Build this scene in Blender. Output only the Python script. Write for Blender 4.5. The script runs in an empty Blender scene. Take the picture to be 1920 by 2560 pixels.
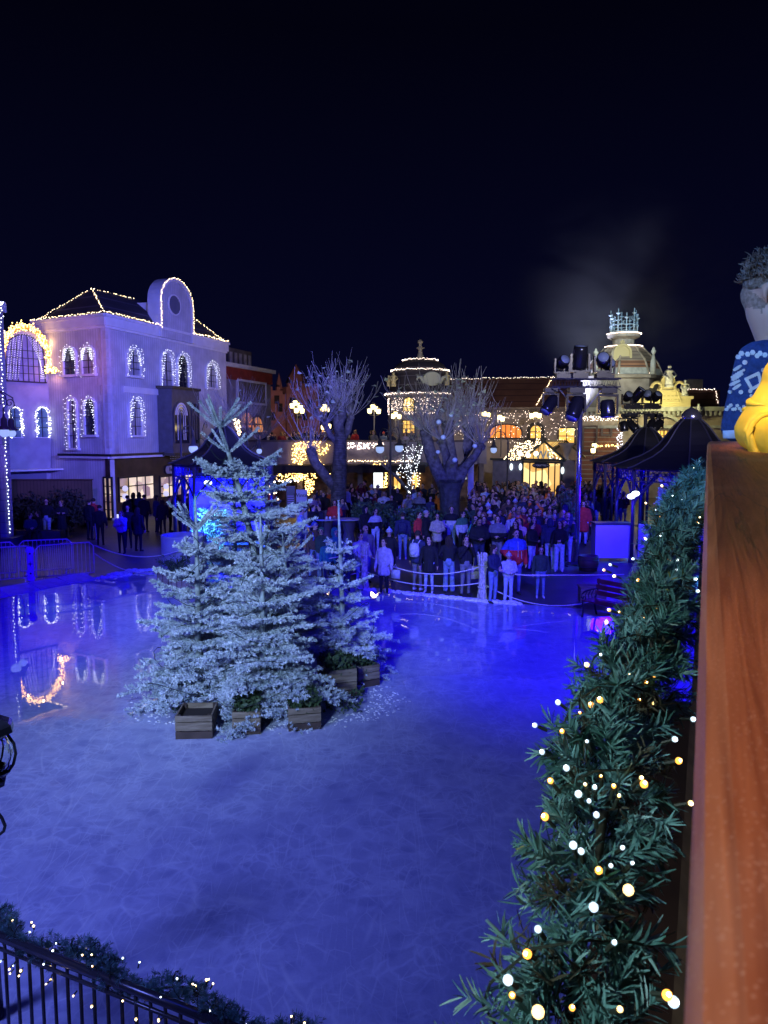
import bpy, math, random
import numpy as np
from mathutils import Vector, Matrix, Quaternion
R = math.radians
rnd = random.Random(7)
C = bpy.context.scene.collection
SC = bpy.context.scene
FPX, HZ, CAMH, PITCH = 1900.0, 1090.0, 4.45, math.atan(190/1900)

# ---------------------------------------------------------------- camera
cam = bpy.data.cameras.new('camera'); co = bpy.data.objects.new('camera', cam); C.objects.link(co)
co.location = (0, 0, CAMH); co.rotation_euler = (math.pi/2 - PITCH, 0, 0)
cam.sensor_fit = 'VERTICAL'; cam.sensor_height = 24; cam.lens = 24*FPX/2560
cam.clip_start = 0.02; cam.clip_end = 2000
cam.dof.use_dof = True; cam.dof.focus_distance = 16; cam.dof.aperture_fstop = cam.lens/1000/0.0013
SC.camera = co
# ---------------------------------------------------------------- world (night sky)
w = bpy.data.worlds.new('World'); SC.world = w; w.use_nodes = True
nt = w.node_tree; bg = nt.nodes['Background']
tc = nt.nodes.new('ShaderNodeTexCoord'); sp = nt.nodes.new('ShaderNodeSeparateXYZ')
rp = nt.nodes.new('ShaderNodeValToRGB')
nt.links.new(tc.outputs['Generated'], sp.inputs[0]); nt.links.new(sp.outputs['Z'], rp.inputs[0])
rp.color_ramp.elements[0].position = 0.0; rp.color_ramp.elements[0].color = (0.0019, 0.0024, 0.0165, 1)
rp.color_ramp.elements[1].position = 0.45; rp.color_ramp.elements[1].color = (0.0006, 0.0006, 0.0042, 1)
nt.links.new(rp.outputs[0], bg.inputs['Color']); bg.inputs['Strength'].default_value = 1.0
SC.view_settings.view_transform = 'Standard'; SC.view_settings.look = 'None'
SC.view_settings.exposure = 0; SC.view_settings.gamma = 1
cy = SC.cycles
cy.use_denoising = True; cy.sample_clamp_indirect = 3.0; cy.sample_clamp_direct = 0
cy.max_bounces = 5; cy.diffuse_bounces = 2; cy.glossy_bounces = 3; cy.transmission_bounces = 4; cy.volume_bounces = 0
cy.volume_step_rate = 2.0; cy.caustics_reflective = False; cy.caustics_refractive = False

# ---------------------------------------------------------------- pixel -> world
CP, SP_ = math.cos(PITCH), math.sin(PITCH)
def ray(x, y):
    u = (x-960)/FPX; v = (1280-y)/FPX
    return Vector((u, CP + v*SP_, -SP_ + v*CP))
CAMV = Vector((0, 0, CAMH))
def W(x, y, D):                       # point seen at pixel x,y with world Y = D
    d = ray(x, y); return CAMV + d*(D/d.y)
def G(x, y, z=0.0):                   # point seen at pixel x,y on the level z
    d = ray(x, y); return CAMV + d*((z-CAMH)/d.z)

# ---------------------------------------------------------------- lights
def spot(name, loc, to, color, power, angle=60, blend=0.6, size=0.3):
    l = bpy.data.lights.new(name, 'SPOT'); l.color = color; l.energy = power
    l.spot_size = R(angle); l.spot_blend = blend; l.shadow_soft_size = size
    o = bpy.data.objects.new(name, l); C.objects.link(o); o.location = loc
    o.rotation_euler = (Vector(to)-Vector(loc)).to_track_quat('-Z', 'Y').to_euler(); return o
def point(name, loc, color, power, size=0.2):
    l = bpy.data.lights.new(name, 'POINT'); l.color = color; l.energy = power; l.shadow_soft_size = size
    o = bpy.data.objects.new(name, l); C.objects.link(o); o.location = loc; return o
BLUE = (0.014, 0.0, 1.0)
spot('blue_wash_light', (5, -4, 15), (4.8, 22, 0), BLUE, 64000, 37, 0.9, 1.2)
spot('blue_wash_light', (-12, -6, 14), (-9.2, 21.5, 0), BLUE, 52000, 30, 0.8, 1.0)
spot('blue_wash_light', (-2, 2.5, 12), (1.5, 7.5, 0), (.02, .05, 1), 500, 80, 1.0, 2.0)  # added general blue fill over the near ice, not a stage fixture
spot('stage_light_white', (-6, -7, 9), (-2.95, 13.1, 2.5), (.44, .64, 1), 19500, 27, 0.9, 1.0)
spot('stage_light_white', (-9, 0, 11), (-3.9, 8.0, 0), (.18, .225, .88), 7600, 55, 1.0, 2.0)
spot('violet_wash_light', (8, 12, 11), (-15, 43, 6), (.14, .155, 1), 60000, 36, 0.8, .5)
spot('garland_pink_spill', (-13, 34, 8), (-17.2, 41, 8.6), (1, .30, .55), 800, 56, 0.9, .3)  # added pink spot standing for the arch garland's spill, no stage fixture
spot('crowd_light', (4, 2, 10), (3.5, 28, 1.2), (.36, .33, .9), 4300, 32, .9, .6)
spot('tree_fill_light', (0, 10, 4), (1.6, 34, 7.4), (.75, .85, .85), 9000, 24, .8, .3)  # added spot to brighten the bare crowns, no lamp stands there
spot('balcony_light', (-2.4, -.4, 5.3), (.75, 1.3, 4.0), (.78, .95, 1), 340, 70, .9, .12)
spot('balcony_light_warm', (.6, 1.35, 6.1), (1.58, 2.3, 4.45), (1, .66, .16), 420, 31, .6, .1)
spot('balcony_light_blue', (-1.5, .2, 6.2), (1.55, 3.1, 4.85), (.10, .34, 1), 650, 30, .8, .15)
spot('rail_wood_fill', (.35, -.35, 5.6), (.16, .15, 4.40), (1, .60, .46), 62, 40, .9, .1)  # added tight warm spot for the near end of the rail only
spot('ice_pool_light', (-14.5, 22.5, 2.6), (-7.0, 18.6, 0), (.35, .55, 1), 900, 15, .8, .1)
spot('ice_pool_light', (-13.5, 24, 2.8), (-5.6, 19.6, 0), (.35, .55, 1), 700, 11, .8, .1)
spot('violet_wash_light', (-6, 10, 8), (-18.2, 41.5, 4), (.22, .10, 1), 13000, 20, .8, .4)  # added second violet spot to lift the dark left wall
spot('balcony_light_blue', (-1.3, 1.7, 4.85), (1.28, 2.0, 4.43), (.16, .08, 1), 260, 4.5, .7, .02)


# ---------------------------------------------------------------- objects
PINV = {}
def tag(o, label=None, cat=None, group=None, kind=None):
    if label: o['label'] = label
    if cat: o['category'] = cat
    if group: o['group'] = group
    if kind: o['kind'] = kind
    return o
def thing(name, label, cat, loc=(0, 0, 0), rz=0.0, group=None, local=False):
    """Empty at the thing's base; local=False: children meshes are given in world coordinates"""
    o = bpy.data.objects.new(name, None); C.objects.link(o); o.location = loc; o.rotation_euler = (0, 0, rz)
    o.empty_display_size = 0.3
    tag(o, label, cat, group)
    if not local: PINV[o.name] = (Matrix.Translation(Vector(loc)) @ Matrix.Rotation(rz, 4, 'Z')).inverted()
    return o
def put(name, me, parent=None):
    o = bpy.data.objects.new(name, me); C.objects.link(o)
    if parent:
        o.parent = parent
        if parent.name in PINV: o.matrix_parent_inverse = PINV[parent.name]
    return o
def subtree(o, parent=None, mp=None):
    c = o.copy(); C.objects.link(c); c.parent = parent
    if mp:
        for i, s in enumerate(c.material_slots):
            if s.material and s.material.name in mp: s.link = 'OBJECT'; s.material = mp[s.material.name]
    for ch in o.children: subtree(ch, c, mp)
    return c

# ---------------------------------------------------------------- materials
MATS = {}
def mat(name, col, rough=0.7, metal=0.0, var=0.0, vscale=3.0, bump=0.0, bscale=40.0, spec=0.4, stretch=None, col2=None):
    if name in MATS: return MATS[name]
    m = bpy.data.materials.new(name); m.use_nodes = True; n = m.node_tree; b = n.nodes['Principled BSDF']
    b.inputs['Base Color'].default_value = (*col, 1); b.inputs['Roughness'].default_value = rough
    b.inputs['Metallic'].default_value = metal; b.inputs['Specular IOR Level'].default_value = spec
    if var or bump or col2:
        t = n.nodes.new('ShaderNodeTexCoord'); mp = n.nodes.new('ShaderNodeMapping')
        n.links.new(t.outputs['Object'], mp.inputs[0])
        if stretch: mp.inputs['Scale'].default_value = stretch
    if var or col2:
        ns = n.nodes.new('ShaderNodeTexNoise'); ns.inputs['Scale'].default_value = vscale; ns.inputs['Detail'].default_value = 6
        n.links.new(mp.outputs[0], ns.inputs['Vector'])
        cr = n.nodes.new('ShaderNodeValToRGB'); n.links.new(ns.outputs['Fac'], cr.inputs[0])
        v = var
        c2 = col2 if col2 else tuple(min(1, c*(1+v)) for c in col)
        c1 = col if col2 else tuple(c*(1-v) for c in col)
        cr.color_ramp.elements[0].position = 0.35; cr.color_ramp.elements[0].color = (*c1, 1)
        cr.color_ramp.elements[1].position = 0.65; cr.color_ramp.elements[1].color = (*c2, 1)
        n.links.new(cr.outputs[0], b.inputs['Base Color'])
    if bump:
        ns2 = n.nodes.new('ShaderNodeTexNoise'); ns2.inputs['Scale'].default_value = bscale
        n.links.new(mp.outputs[0], ns2.inputs['Vector'])
        bp = n.nodes.new('ShaderNodeBump'); bp.inputs['Strength'].default_value = bump; bp.inputs['Distance'].default_value = 0.02
        n.links.new(ns2.outputs['Fac'], bp.inputs['Height']); n.links.new(bp.outputs[0], b.inputs['Normal'])
    MATS[name] = m; return m
def emit(name, col, s, sample=False):
    if name in MATS: return MATS[name]
    m = bpy.data.materials.new(name); m.use_nodes = True; n = m.node_tree; b = n.nodes['Principled BSDF']
    b.inputs['Base Color'].default_value = (col[0]*.5, col[1]*.5, col[2]*.5, 1)
    b.inputs['Emission Color'].default_value = (*col, 1); b.inputs['Emission Strength'].default_value = s
    m.cycles.emission_sampling = 'AUTO' if sample else 'NONE'
    MATS[name] = m; return m
def lit(name, c1, c2, s, scale=2.0, sample=False):      # glowing interior seen through glass: uneven emission
    if name in MATS: return MATS[name]
    m = emit(name, c1, s, sample); n = m.node_tree; b = n.nodes['Principled BSDF']
    t = n.nodes.new('ShaderNodeTexCoord'); ns = n.nodes.new('ShaderNodeTexVoronoi'); ns.inputs['Scale'].default_value = scale
    n.links.new(t.outputs['Object'], ns.inputs['Vector'])
    cr = n.nodes.new('ShaderNodeValToRGB'); n.links.new(ns.outputs['Color'], cr.inputs[0])
    cr.color_ramp.elements[0].position = 0.3; cr.color_ramp.elements[0].color = (*c2, 1)
    cr.color_ramp.elements[1].position = 0.7; cr.color_ramp.elements[1].color = (*c1, 1)
    n.links.new(cr.outputs[0], b.inputs['Emission Color']); return m
def striped(name, col, col2, scale, axis, rough=0.75, bump=0.4, dist=0.03, dark=0.12, var=0.15):   # boards or joints running across `axis` of the object
    if name in MATS: return MATS[name]
    m = mat(name, col, rough, var=var, vscale=1.2); n = m.node_tree; b = n.nodes['Principled BSDF']
    t = n.nodes.new('ShaderNodeTexCoord'); s = n.nodes.new('ShaderNodeSeparateXYZ'); n.links.new(t.outputs['Object'], s.inputs[0])
    if axis == 'XY':
        ad = n.nodes.new('ShaderNodeMath'); ad.operation = 'ADD'; n.links.new(s.outputs['X'], ad.inputs[0]); n.links.new(s.outputs['Y'], ad.inputs[1]); src = ad.outputs[0]
    elif isinstance(axis, tuple):
        vm = n.nodes.new('ShaderNodeVectorMath'); vm.operation = 'DOT_PRODUCT'; vm.inputs[1].default_value = axis
        n.links.new(t.outputs['Object'], vm.inputs[0]); src = vm.outputs['Value']
    else: src = s.outputs[axis]
    mu = n.nodes.new('ShaderNodeMath'); mu.operation = 'MULTIPLY'; mu.inputs[1].default_value = scale; n.links.new(src, mu.inputs[0])
    fr = n.nodes.new('ShaderNodeMath'); fr.operation = 'FRACT'; n.links.new(mu.outputs[0], fr.inputs[0])
    st = n.nodes.new('ShaderNodeMath'); st.operation = 'LESS_THAN'; st.inputs[1].default_value = dark; n.links.new(fr.outputs[0], st.inputs[0])
    mx = n.nodes.new('ShaderNodeMix'); mx.data_type = 'RGBA'; n.links.new(st.outputs[0], mx.inputs[0])
    src0 = b.inputs['Base Color'].links[0].from_socket
    n.links.new(src0, mx.inputs[6]); mx.inputs[7].default_value = (*col2, 1)
    n.links.new(mx.outputs[2], b.inputs['Base Color'])
    bp = n.nodes.new('ShaderNodeBump'); bp.inputs['Strength'].default_value = bump; bp.inputs['Distance'].default_value = dist; bp.invert = True
    n.links.new(st.outputs[0], bp.inputs['Height']); n.links.new(bp.outputs[0], b.inputs['Normal'])
    return m

# ---------------------------------------------------------------- mesh builder
class MB:
    def __init__(s): s.v = []; s.f = []; s.m = []; s.mi = 0
    def add(s, vs, fs, mi=None):
        o = len(s.v); s.v.extend([tuple(p) for p in vs]); s.f.extend([tuple(i+o for i in f) for f in fs])
        s.m.extend([s.mi if mi is None else mi]*len(fs)); return s
    def box(s, c, d, rz=0.0, mi=None, rot=None):
        hx, hy, hz = d[0]/2, d[1]/2, d[2]/2; M = rot if rot is not None else Matrix.Rotation(rz, 3, 'Z'); c = Vector(c)
        vs = [c + M @ Vector((x, y, z)) for z in (-hz, hz) for x, y in ((-hx, -hy), (hx, -hy), (hx, hy), (-hx, hy))]
        return s.add(vs, [(3, 2, 1, 0), (4, 5, 6, 7), (0, 1, 5, 4), (1, 2, 6, 5), (2, 3, 7, 6), (3, 0, 4, 7)], mi)
    def bar(s, p, q, w=0.05, h=None, mi=None):       # box beam from p to q
        p, q = Vector(p), Vector(q); d = q-p; L = d.length
        if L < 1e-6: return s
        return s.box((p+q)/2, (L, w, h or w), rot=d.to_track_quat('X', 'Z').to_matrix(), mi=mi)
    def tube(s, pts, r, n=8, mi=None, caps=True):
        pts = [Vector(p) for p in pts]; k = len(pts); rr = r if hasattr(r, '__len__') else [r]*k
        vs = []; up = Vector((0.0123, 0.017, 1)).normalized()
        for i, p in enumerate(pts):
            t = (pts[min(i+1, k-1)]-pts[max(i-1, 0)])
            t = t.normalized() if t.length > 1e-9 else Vector((0, 0, 1))
            if abs(t.dot(up)) > 0.98: up = Vector((1, 0.01, 0.02)).normalized()
            a = t.cross(up).normalized(); b = t.cross(a)
            for j in range(n):
                th = 2*math.pi*j/n; vs.append(p + (a*math.cos(th)+b*math.sin(th))*rr[i])
        fs = [(i*n+j, i*n+(j+1) % n, (i+1)*n+(j+1) % n, (i+1)*n+j) for i in range(k-1) for j in range(n)]
        if caps: fs += [tuple(range(n))[::-1], tuple((k-1)*n+j for j in range(n))]
        return s.add(vs, fs, mi)
    def lathe(s, prof, c=(0, 0, 0), n=16, mi=None, squash=(1, 1), a0=0.0):
        c = Vector(c); vs = []
        for r, z in prof:
            for j in range(n):
                th = 2*math.pi*j/n+a0; vs.append((c.x+r*math.cos(th)*squash[0], c.y+r*math.sin(th)*squash[1], c.z+z))
        k = len(prof)
        fs = [(i*n+j, i*n+(j+1) % n, (i+1)*n+(j+1) % n, (i+1)*n+j) for i in range(k-1) for j in range(n)]
        if prof[0][0] > 1e-4: fs.append(tuple(range(n))[::-1])
        if prof[-1][0] > 1e-4: fs.append(tuple((k-1)*n+j for j in range(n)))
        return s.add(vs, fs, mi)
    def ball(s, c, r, n=8, mi=None, sc=(1, 1, 1)):
        m = max(3, n//2+1); prof = [(max(1e-5, math.sin(math.pi*i/m))*r, -math.cos(math.pi*i/m)*r*sc[2]) for i in range(m+1)]
        return s.lathe(prof, c, n, mi, (sc[0], sc[1]))
    def octa(s, c, r, mi=None):
        x, y, z = c
        return s.add([(x+r, y, z), (x-r, y, z), (x, y+r, z), (x, y-r, z), (x, y, z+r), (x, y, z-r)],
                     [(0, 2, 4), (2, 1, 4), (1, 3, 4), (3, 0, 4), (2, 0, 5), (1, 2, 5), (3, 1, 5), (0, 3, 5)], mi)
    def poly(s, pts, th, mi=None):                   # polygon thickened by the vector th
        n = len(pts); th = Vector(th); a = [Vector(p) for p in pts]; b = [p+th for p in a]
        return s.add(a+b, [tuple(range(n))[::-1], tuple(range(n, 2*n))]+[(i, (i+1) % n, (i+1) % n+n, i+n) for i in range(n)], mi)
    def mesh(s, mats, smooth=False):
        me = bpy.data.meshes.new('m'); me.from_pydata(s.v, [], s.f)
        for m in (mats if isinstance(mats, (list, tuple)) else [mats]): me.materials.append(m)
        if any(s.m): me.polygons.foreach_set('material_index', s.m)
        if smooth: me.polygons.foreach_set('use_smooth', [True]*len(s.f))
        me.update(); return me
    def build(s, name, mats, parent=None, smooth=False): return put(name, s.mesh(mats, smooth), parent)

def np_mesh(V, F, mats, mi=None, smooth=False):       # V (n,3), F (m,k) arrays
    me = bpy.data.meshes.new('m'); n, k = F.shape
    me.vertices.add(len(V)); me.vertices.foreach_set('co', np.asarray(V, np.float32).ravel())
    me.loops.add(n*k); me.loops.foreach_set('vertex_index', F.astype(np.int32).ravel())
    me.polygons.add(n); me.polygons.foreach_set('loop_start', np.arange(0, n*k, k, dtype=np.int32))
    if mi is not None: me.polygons.foreach_set('material_index', np.asarray(mi, np.int32))
    if smooth: me.polygons.foreach_set('use_smooth', np.ones(n, bool))
    for m in mats: me.materials.append(m)
    me.update(calc_edges=True); me.validate(); return me
OCT = np.array([[1, 0, 0], [-1, 0, 0], [0, 1, 0], [0, -1, 0], [0, 0, 1], [0, 0, -1]], float)
OCF = np.array([[0, 2, 4], [2, 1, 4], [1, 3, 4], [3, 0, 4], [2, 0, 5], [1, 2, 5], [3, 1, 5], [0, 3, 5]])
def bulbs_mesh(P, r, mats, mi=None, link=.9):
    P = np.asarray([tuple(p) for p in P], float); n = len(P)
    rr = (np.asarray(r)*np.ones(n))[:, None, None]
    V = (P[:, None, :] + OCT[None]*rr).reshape(-1, 3); F = (OCF[None]+np.arange(n)[:, None, None]*6).reshape(-1, 3)
    M = np.zeros(len(F), int) if mi is None else np.repeat(mi, 8); mats = list(mats)
    d = np.linalg.norm(P[1:]-P[:-1], axis=1); k = np.where(d < link)[0]        # the cable between neighbouring bulbs
    if len(k):
        a = k*6+5; b = (k+1)*6+5; e = len(V); W2 = np.vstack([V[a]-[0, 0, .005], V[b]-[0, 0, .005]]); V = np.vstack([V, W2]); q = np.arange(len(k))
        F2 = np.vstack([np.stack([a, b, e+len(k)+q], 1), np.stack([a, e+len(k)+q, e+q], 1)]); F = np.vstack([F, F2])
        M = np.concatenate([M, np.full(len(F2), len(mats))]); mats.append(WIRE)
    return np_mesh(V, F, mats, M)
WIRE = mat('wire', (.02, .03, .02), .6)
def along(pts, step, jit=0.0, sag=0.0):
    out = []
    for a, b in zip(pts[:-1], pts[1:]):
        a, b = Vector(a), Vector(b); L = (b-a).length; n = max(1, int(L/step))
        for i in range(n):
            t = i/n; p = a.lerp(b, t); p.z -= sag*4*t*(1-t)
            out.append(p+Vector([rnd.uniform(-jit, jit) for _ in range(3)]))
    return out
WARM = emit('bulb_warm', (1, .74, .42), 9); COOL = emit('bulb_cool', (.88, .92, 1), 4.5); GOLD = emit('bulb_gold', (1, .62, .18), 9)
PINK = emit('bulb_pale', (1, .8, .66), 7)
def lights(label, pts, r=.03, m=None, group='strings of fairy lights', name='fairy_lights', wire=None, parent=None):
    m = m or WARM
    if wire:
        t = thing(name, label, 'light string', wire[0], group=group); MBw = MB().tube(wire, .008, 3); MBw.build('cable', WIRE, t)
        put('bulbs', bulbs_mesh(pts, r, [m]), t); return t
    o = put(name, bulbs_mesh(pts, r, [m]), parent)
    return tag(o, label, 'light string', group)

# ---------------------------------------------------------------- facades
class Fac:
    """vertical wall plane through two ground points; s along, z up, o outwards (towards the camera)"""
    def __init__(f, p0, p1):
        f.p = Vector((p0[0], p0[1], 0)); d = Vector((p1[0]-p0[0], p1[1]-p0[1], 0)); f.L = d.length; f.t = d.normalized()
        n = Vector((f.t.y, -f.t.x, 0)); f.n = n if n.dot(-f.p) > 0 else -n
        f.rz = math.atan2(f.t.y, f.t.x)
    def hit(f, x, y):
        d = ray(x, y); k = (f.p-CAMV).dot(f.n)/d.dot(f.n); q = CAMV+d*k
        return (q-f.p).dot(f.t), q.z
    def P(f, s, z, o=0.0): return f.p+f.t*s+f.n*o+Vector((0, 0, z))
    def px(f, x, y, o=0.0): s, z = f.hit(x, y); return f.P(s, z, o)
    def rect(f, x0, y0, x1, y1):
        s0, za = f.hit(x0, y0); s1, _ = f.hit(x1, y1); _, zb = f.hit(x0, y1); xm = (x0+x1)/2
        _, za = f.hit(xm, y0); _, zb = f.hit(xm, y1)
        return min(s0, s1), max(s0, s1), min(za, zb), max(za, zb)
    def poly(f, mb, pts, o0, o1, mi=None):
        if not pts: return
        a = [f.P(s, z, o0) for s, z in pts]; return mb.poly(a, f.n*(o1-o0), mi)
    def box(f, mb, s0, s1, z0, z1, o0, o1, mi=None): return f.poly(mb, [(s0, z0), (s1, z0), (s1, z1), (s0, z1)], o0, o1, mi)
    def ring(f, mb, outer, inner, o0, o1, mi=None):
        n = len(outer)
        for i in range(n-1):
            f.poly(mb, [outer[i], outer[i+1], inner[i+1], inner[i]], o0, o1, mi)
def arch(s0, s1, z0, z1, rise=None, n=10, g=0.0):        # open outline going up, over and down; g grows it
    s0 -= g; s1 += g; z1 += g; z0 -= g*0.0; w = (s1-s0)/2; rise = w if rise is None else rise; c = (s0+s1)/2
    return [(s0, z0)]+[(c-w*math.cos(math.pi*i/n), z1-rise+rise*math.sin(math.pi*i/n)) for i in range(n+1)]+[(s1, z0)]
def window(f, root, box, frame, pane, rise=None, fw=.09, depth=.10, cols=2, rows=3, sill=True, label=None, square=False, bar=.035, sillm=None, group=None):
    s0, s1, z0, z1 = box; mb = MB()
    rr = 0.001 if square else rise
    f.ring(mb, arch(s0, s1, z0, z1, rr, g=fw), arch(s0, s1, z0, z1, rr), -.02, depth)
    if sill: f.box(mb, s0-fw*1.6, s1+fw*1.6, z0-fw*1.1, z0, -.02, depth+.07)
    for i in range(1, cols):
        s = s0+(s1-s0)*i/cols; w = (s1-s0)/2; top = z1 if square else z1-(rise if rise is not None else w)*(1-math.sqrt(max(0, 1-((s-(s0+s1)/2)/w)**2)))
        f.box(mb, s-bar/2, s+bar/2, z0, top, .02, .055, 1)
    for j in range(1, rows):
        z = z0+(z1-z0)*j/rows
        if not square and z > z1-(s1-s0)*.25: continue
        f.box(mb, s0, s1, z-bar/2, z+bar/2, .02, .058, 1)
    w = mb.build('window', [frame, MATS['dark_frame']], root)
    if label: w['label'] = label
    p = MB(); f.poly(p, arch(s0, s1, z0, z1, rr), .005, .02); p.build('pane', pane, w)
    return w
mat('dark_frame', (.015, .015, .02), .5)

def text(s, size, mtl, name, parent, M, ext=0.01, font_scale=1.0):
    cu = bpy.data.curves.new('t', 'FONT'); cu.body = s; cu.size = size; cu.extrude = ext; cu.align_x = 'CENTER'; cu.align_y = 'CENTER'
    o = bpy.data.objects.new('t', cu); C.objects.link(o)
    dg = bpy.context.evaluated_depsgraph_get(); me = bpy.data.meshes.new_from_object(o.evaluated_get(dg))
    bpy.data.objects.remove(o); me.transform(M); me.materials.clear(); me.materials.append(mtl)
    return put(name, me, parent)
def face_matrix(f, s, z, o):          # text plane lying on the facade
    t = f.t if f.t.cross(Vector((0, 0, 1))).dot(f.n) > 0 else -f.t
    M = Matrix((( t.x, 0, f.n.x, 0), (t.y, 0, f.n.y, 0), (0, 1, f.n.z, 0), (0, 0, 0, 1))); 
    return Matrix.Translation(f.P(s, z, o)) @ M

# ================================================================ ground and ice
def ice_mat():
    m = bpy.data.materials.new('ice'); m.use_nodes = True; n = m.node_tree; N = n.nodes.new; L = n.links.new; b = n.nodes['Principled BSDF']
    t = N('ShaderNodeTexCoord'); s = N('ShaderNodeSeparateXYZ'); L(t.outputs['Object'], s.inputs[0])
    def math_(op, a, c=None):
        k = N('ShaderNodeMath'); k.operation = op
        for i, q in enumerate((a, c)):
            if q is None: continue
            if isinstance(q, (int, float)): k.inputs[i].default_value = q
            else: L(q, k.inputs[i])
        return k.outputs[0]
    def noise(sc, det=5, vec=None, dist=0.0):
        k = N('ShaderNodeTexNoise'); k.inputs['Scale'].default_value = sc; k.inputs['Detail'].default_value = det; k.inputs['Distortion'].default_value = dist
        L(vec or t.outputs['Object'], k.inputs['Vector']); return k.outputs['Fac']
    def rng(v, a, c, o0=0.0, o1=1.0):
        k = N('ShaderNodeMapRange'); k.interpolation_type = 'SMOOTHSTEP'; L(v, k.inputs[0])
        for i, q in zip((1, 2, 3, 4), (a, c, o0, o1)): k.inputs[i].default_value = q
        return k.outputs[0]
    # wet film: far part of the rink, ragged edge
    xr = rng(s.outputs['X'], -4.0, 2.0, 0, 2.2)
    yy = math_('SUBTRACT', math_('ADD', s.outputs['Y'], math_('MULTIPLY', noise(.9, 7), 2.0)), xr)
    wet = rng(yy, 12.1, 12.9)
    # skate scratches: thin edges of stretched cells, several directions
    tot = None
    for ang, sc, st, th in ((.4, 1.5, .10, .004), (1.3, 1.8, .08, .004), (2.3, 1.6, .09, .004), (2.9, 2.4, .12, .005), (.9, 3.2, .35, .008), (1.9, 4.5, .5, .010)):
        mp = N('ShaderNodeMapping'); mp.inputs['Rotation'].default_value = (0, 0, ang); mp.inputs['Scale'].default_value = (1, st, 1)
        dn = N('ShaderNodeTexNoise'); dn.inputs['Scale'].default_value = .22
        L(t.outputs['Object'], dn.inputs['Vector'])
        ad = N('ShaderNodeVectorMath'); ad.operation = 'ADD'; L(t.outputs['Object'], ad.inputs[0]); L(dn.outputs['Color'], ad.inputs[1])
        L(ad.outputs[0], mp.inputs[0])
        v = N('ShaderNodeTexVoronoi'); v.feature = 'DISTANCE_TO_EDGE'; v.inputs['Scale'].default_value = sc; L(mp.outputs[0], v.inputs['Vector'])
        ln = rng(v.outputs['Distance'], 0.0, th*2.6, 1, 0)
        ln = math_('MULTIPLY', ln, rng(noise(sc*.9+.3, 3), .42, .62))
        tot = ln if tot is None else math_('MAXIMUM', tot, ln)
    nd = N('ShaderNodeTexNoise'); nd.inputs['Scale'].default_value = 1.6; nd.inputs['Detail'].default_value = 3; L(t.outputs['Object'], nd.inputs['Vector'])
    nv = N('ShaderNodeVectorMath'); nv.operation = 'MULTIPLY_ADD'; L(nd.outputs['Color'], nv.inputs[0]); nv.inputs[1].default_value = (.5, .5, 0); L(t.outputs['Object'], nv.inputs[2])
    net = None
    for sc_, st_ in ((3.1, (1, 1.35, 1)), (5.6, (1.25, 1, 1))):
        mp2 = N('ShaderNodeMapping'); mp2.inputs['Scale'].default_value = st_; L(nv.outputs[0], mp2.inputs[0])
        ve = N('ShaderNodeTexVoronoi'); ve.feature = 'DISTANCE_TO_EDGE'; ve.inputs['Scale'].default_value = sc_; L(mp2.outputs[0], ve.inputs['Vector'])
        e_ = math_('MULTIPLY', rng(ve.outputs['Distance'], 0.0, .13, 1, 0), rng(noise(1.3 if sc_ > 4 else .9, 4), .38, .66)); net = e_ if net is None else math_('MAXIMUM', net, e_)
    blot = rng(noise(2.6, 4, dist=1.4), .45, .62)
    pv = N('ShaderNodeTexVoronoi'); pv.inputs['Scale'].default_value = 3.4; pv.feature = 'SMOOTH_F1'; L(t.outputs['Object'], pv.inputs['Vector'])
    prints = rng(pv.outputs['Distance'], .12, .42)
    fac = math_('ADD', math_('MULTIPLY', blot, .2), math_('MULTIPLY', prints, .22))
    fac = math_('ADD', fac, math_('MULTIPLY', net, .36))
    fac = math_('ADD', fac, math_('MULTIPLY', noise(55, 2), .3))
    cr = N('ShaderNodeValToRGB'); L(fac, cr.inputs[0])
    cr.color_ramp.elements[0].position = .1; cr.color_ramp.elements[0].color = (.30, .32, .56, 1)
    cr.color_ramp.elements[1].position = .9; cr.color_ramp.elements[1].color = (.56, .60, .80, 1)
    mx = N('ShaderNodeMix'); mx.data_type = 'RGBA'; L(math_('MULTIPLY', tot, .27), mx.inputs[0]); L(cr.outputs[0], mx.inputs[6]); mx.inputs[7].default_value = (.88, .92, .98, 1)
    L(mx.outputs[2], b.inputs['Base Color'])
    rr = N('ShaderNodeMix'); rr.data_type = 'FLOAT'; L(wet, rr.inputs[0]); L(rng(noise(4, 5), .3, .7, .34, .6), rr.inputs[2])
    L(rng(noise(1.1, 4), .35, .7, .006, .022), rr.inputs[3])
    L(rr.outputs[0], b.inputs['Roughness']); b.inputs['IOR'].default_value = 1.62; L(rng(wet, 0, 1, .12, .5), b.inputs['Specular IOR Level'])
    bp = N('ShaderNodeBump'); bp.inputs['Strength'].default_value = .25; bp.inputs['Distance'].default_value = .01
    h = N('ShaderNodeMix'); h.data_type = 'FLOAT'; L(wet, h.inputs[0])
    L(math_('ADD', math_('MULTIPLY', noise(30, 4), .6), math_('ADD', prints, math_('MULTIPLY', tot, .6))), h.inputs[2])
    L(math_('MULTIPLY', noise(3.2, 2), .05), h.inputs[3])
    L(h.outputs[0], bp.inputs['Height']); L(bp.outputs[0], b.inputs['Normal'])
    return m
gm = mat('paving', (.055, .05, .06), .42, var=.5, vscale=.8, bump=.5, bscale=14, col2=(.10, .09, .105))
MB().add([(-400, -60, 0), (400, -60, 0), (400, 500, 0), (-400, 500, 0)], [(0, 1, 2, 3)]).build('ground', gm)
tag(bpy.data.objects['ground'], kind='structure')
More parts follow.
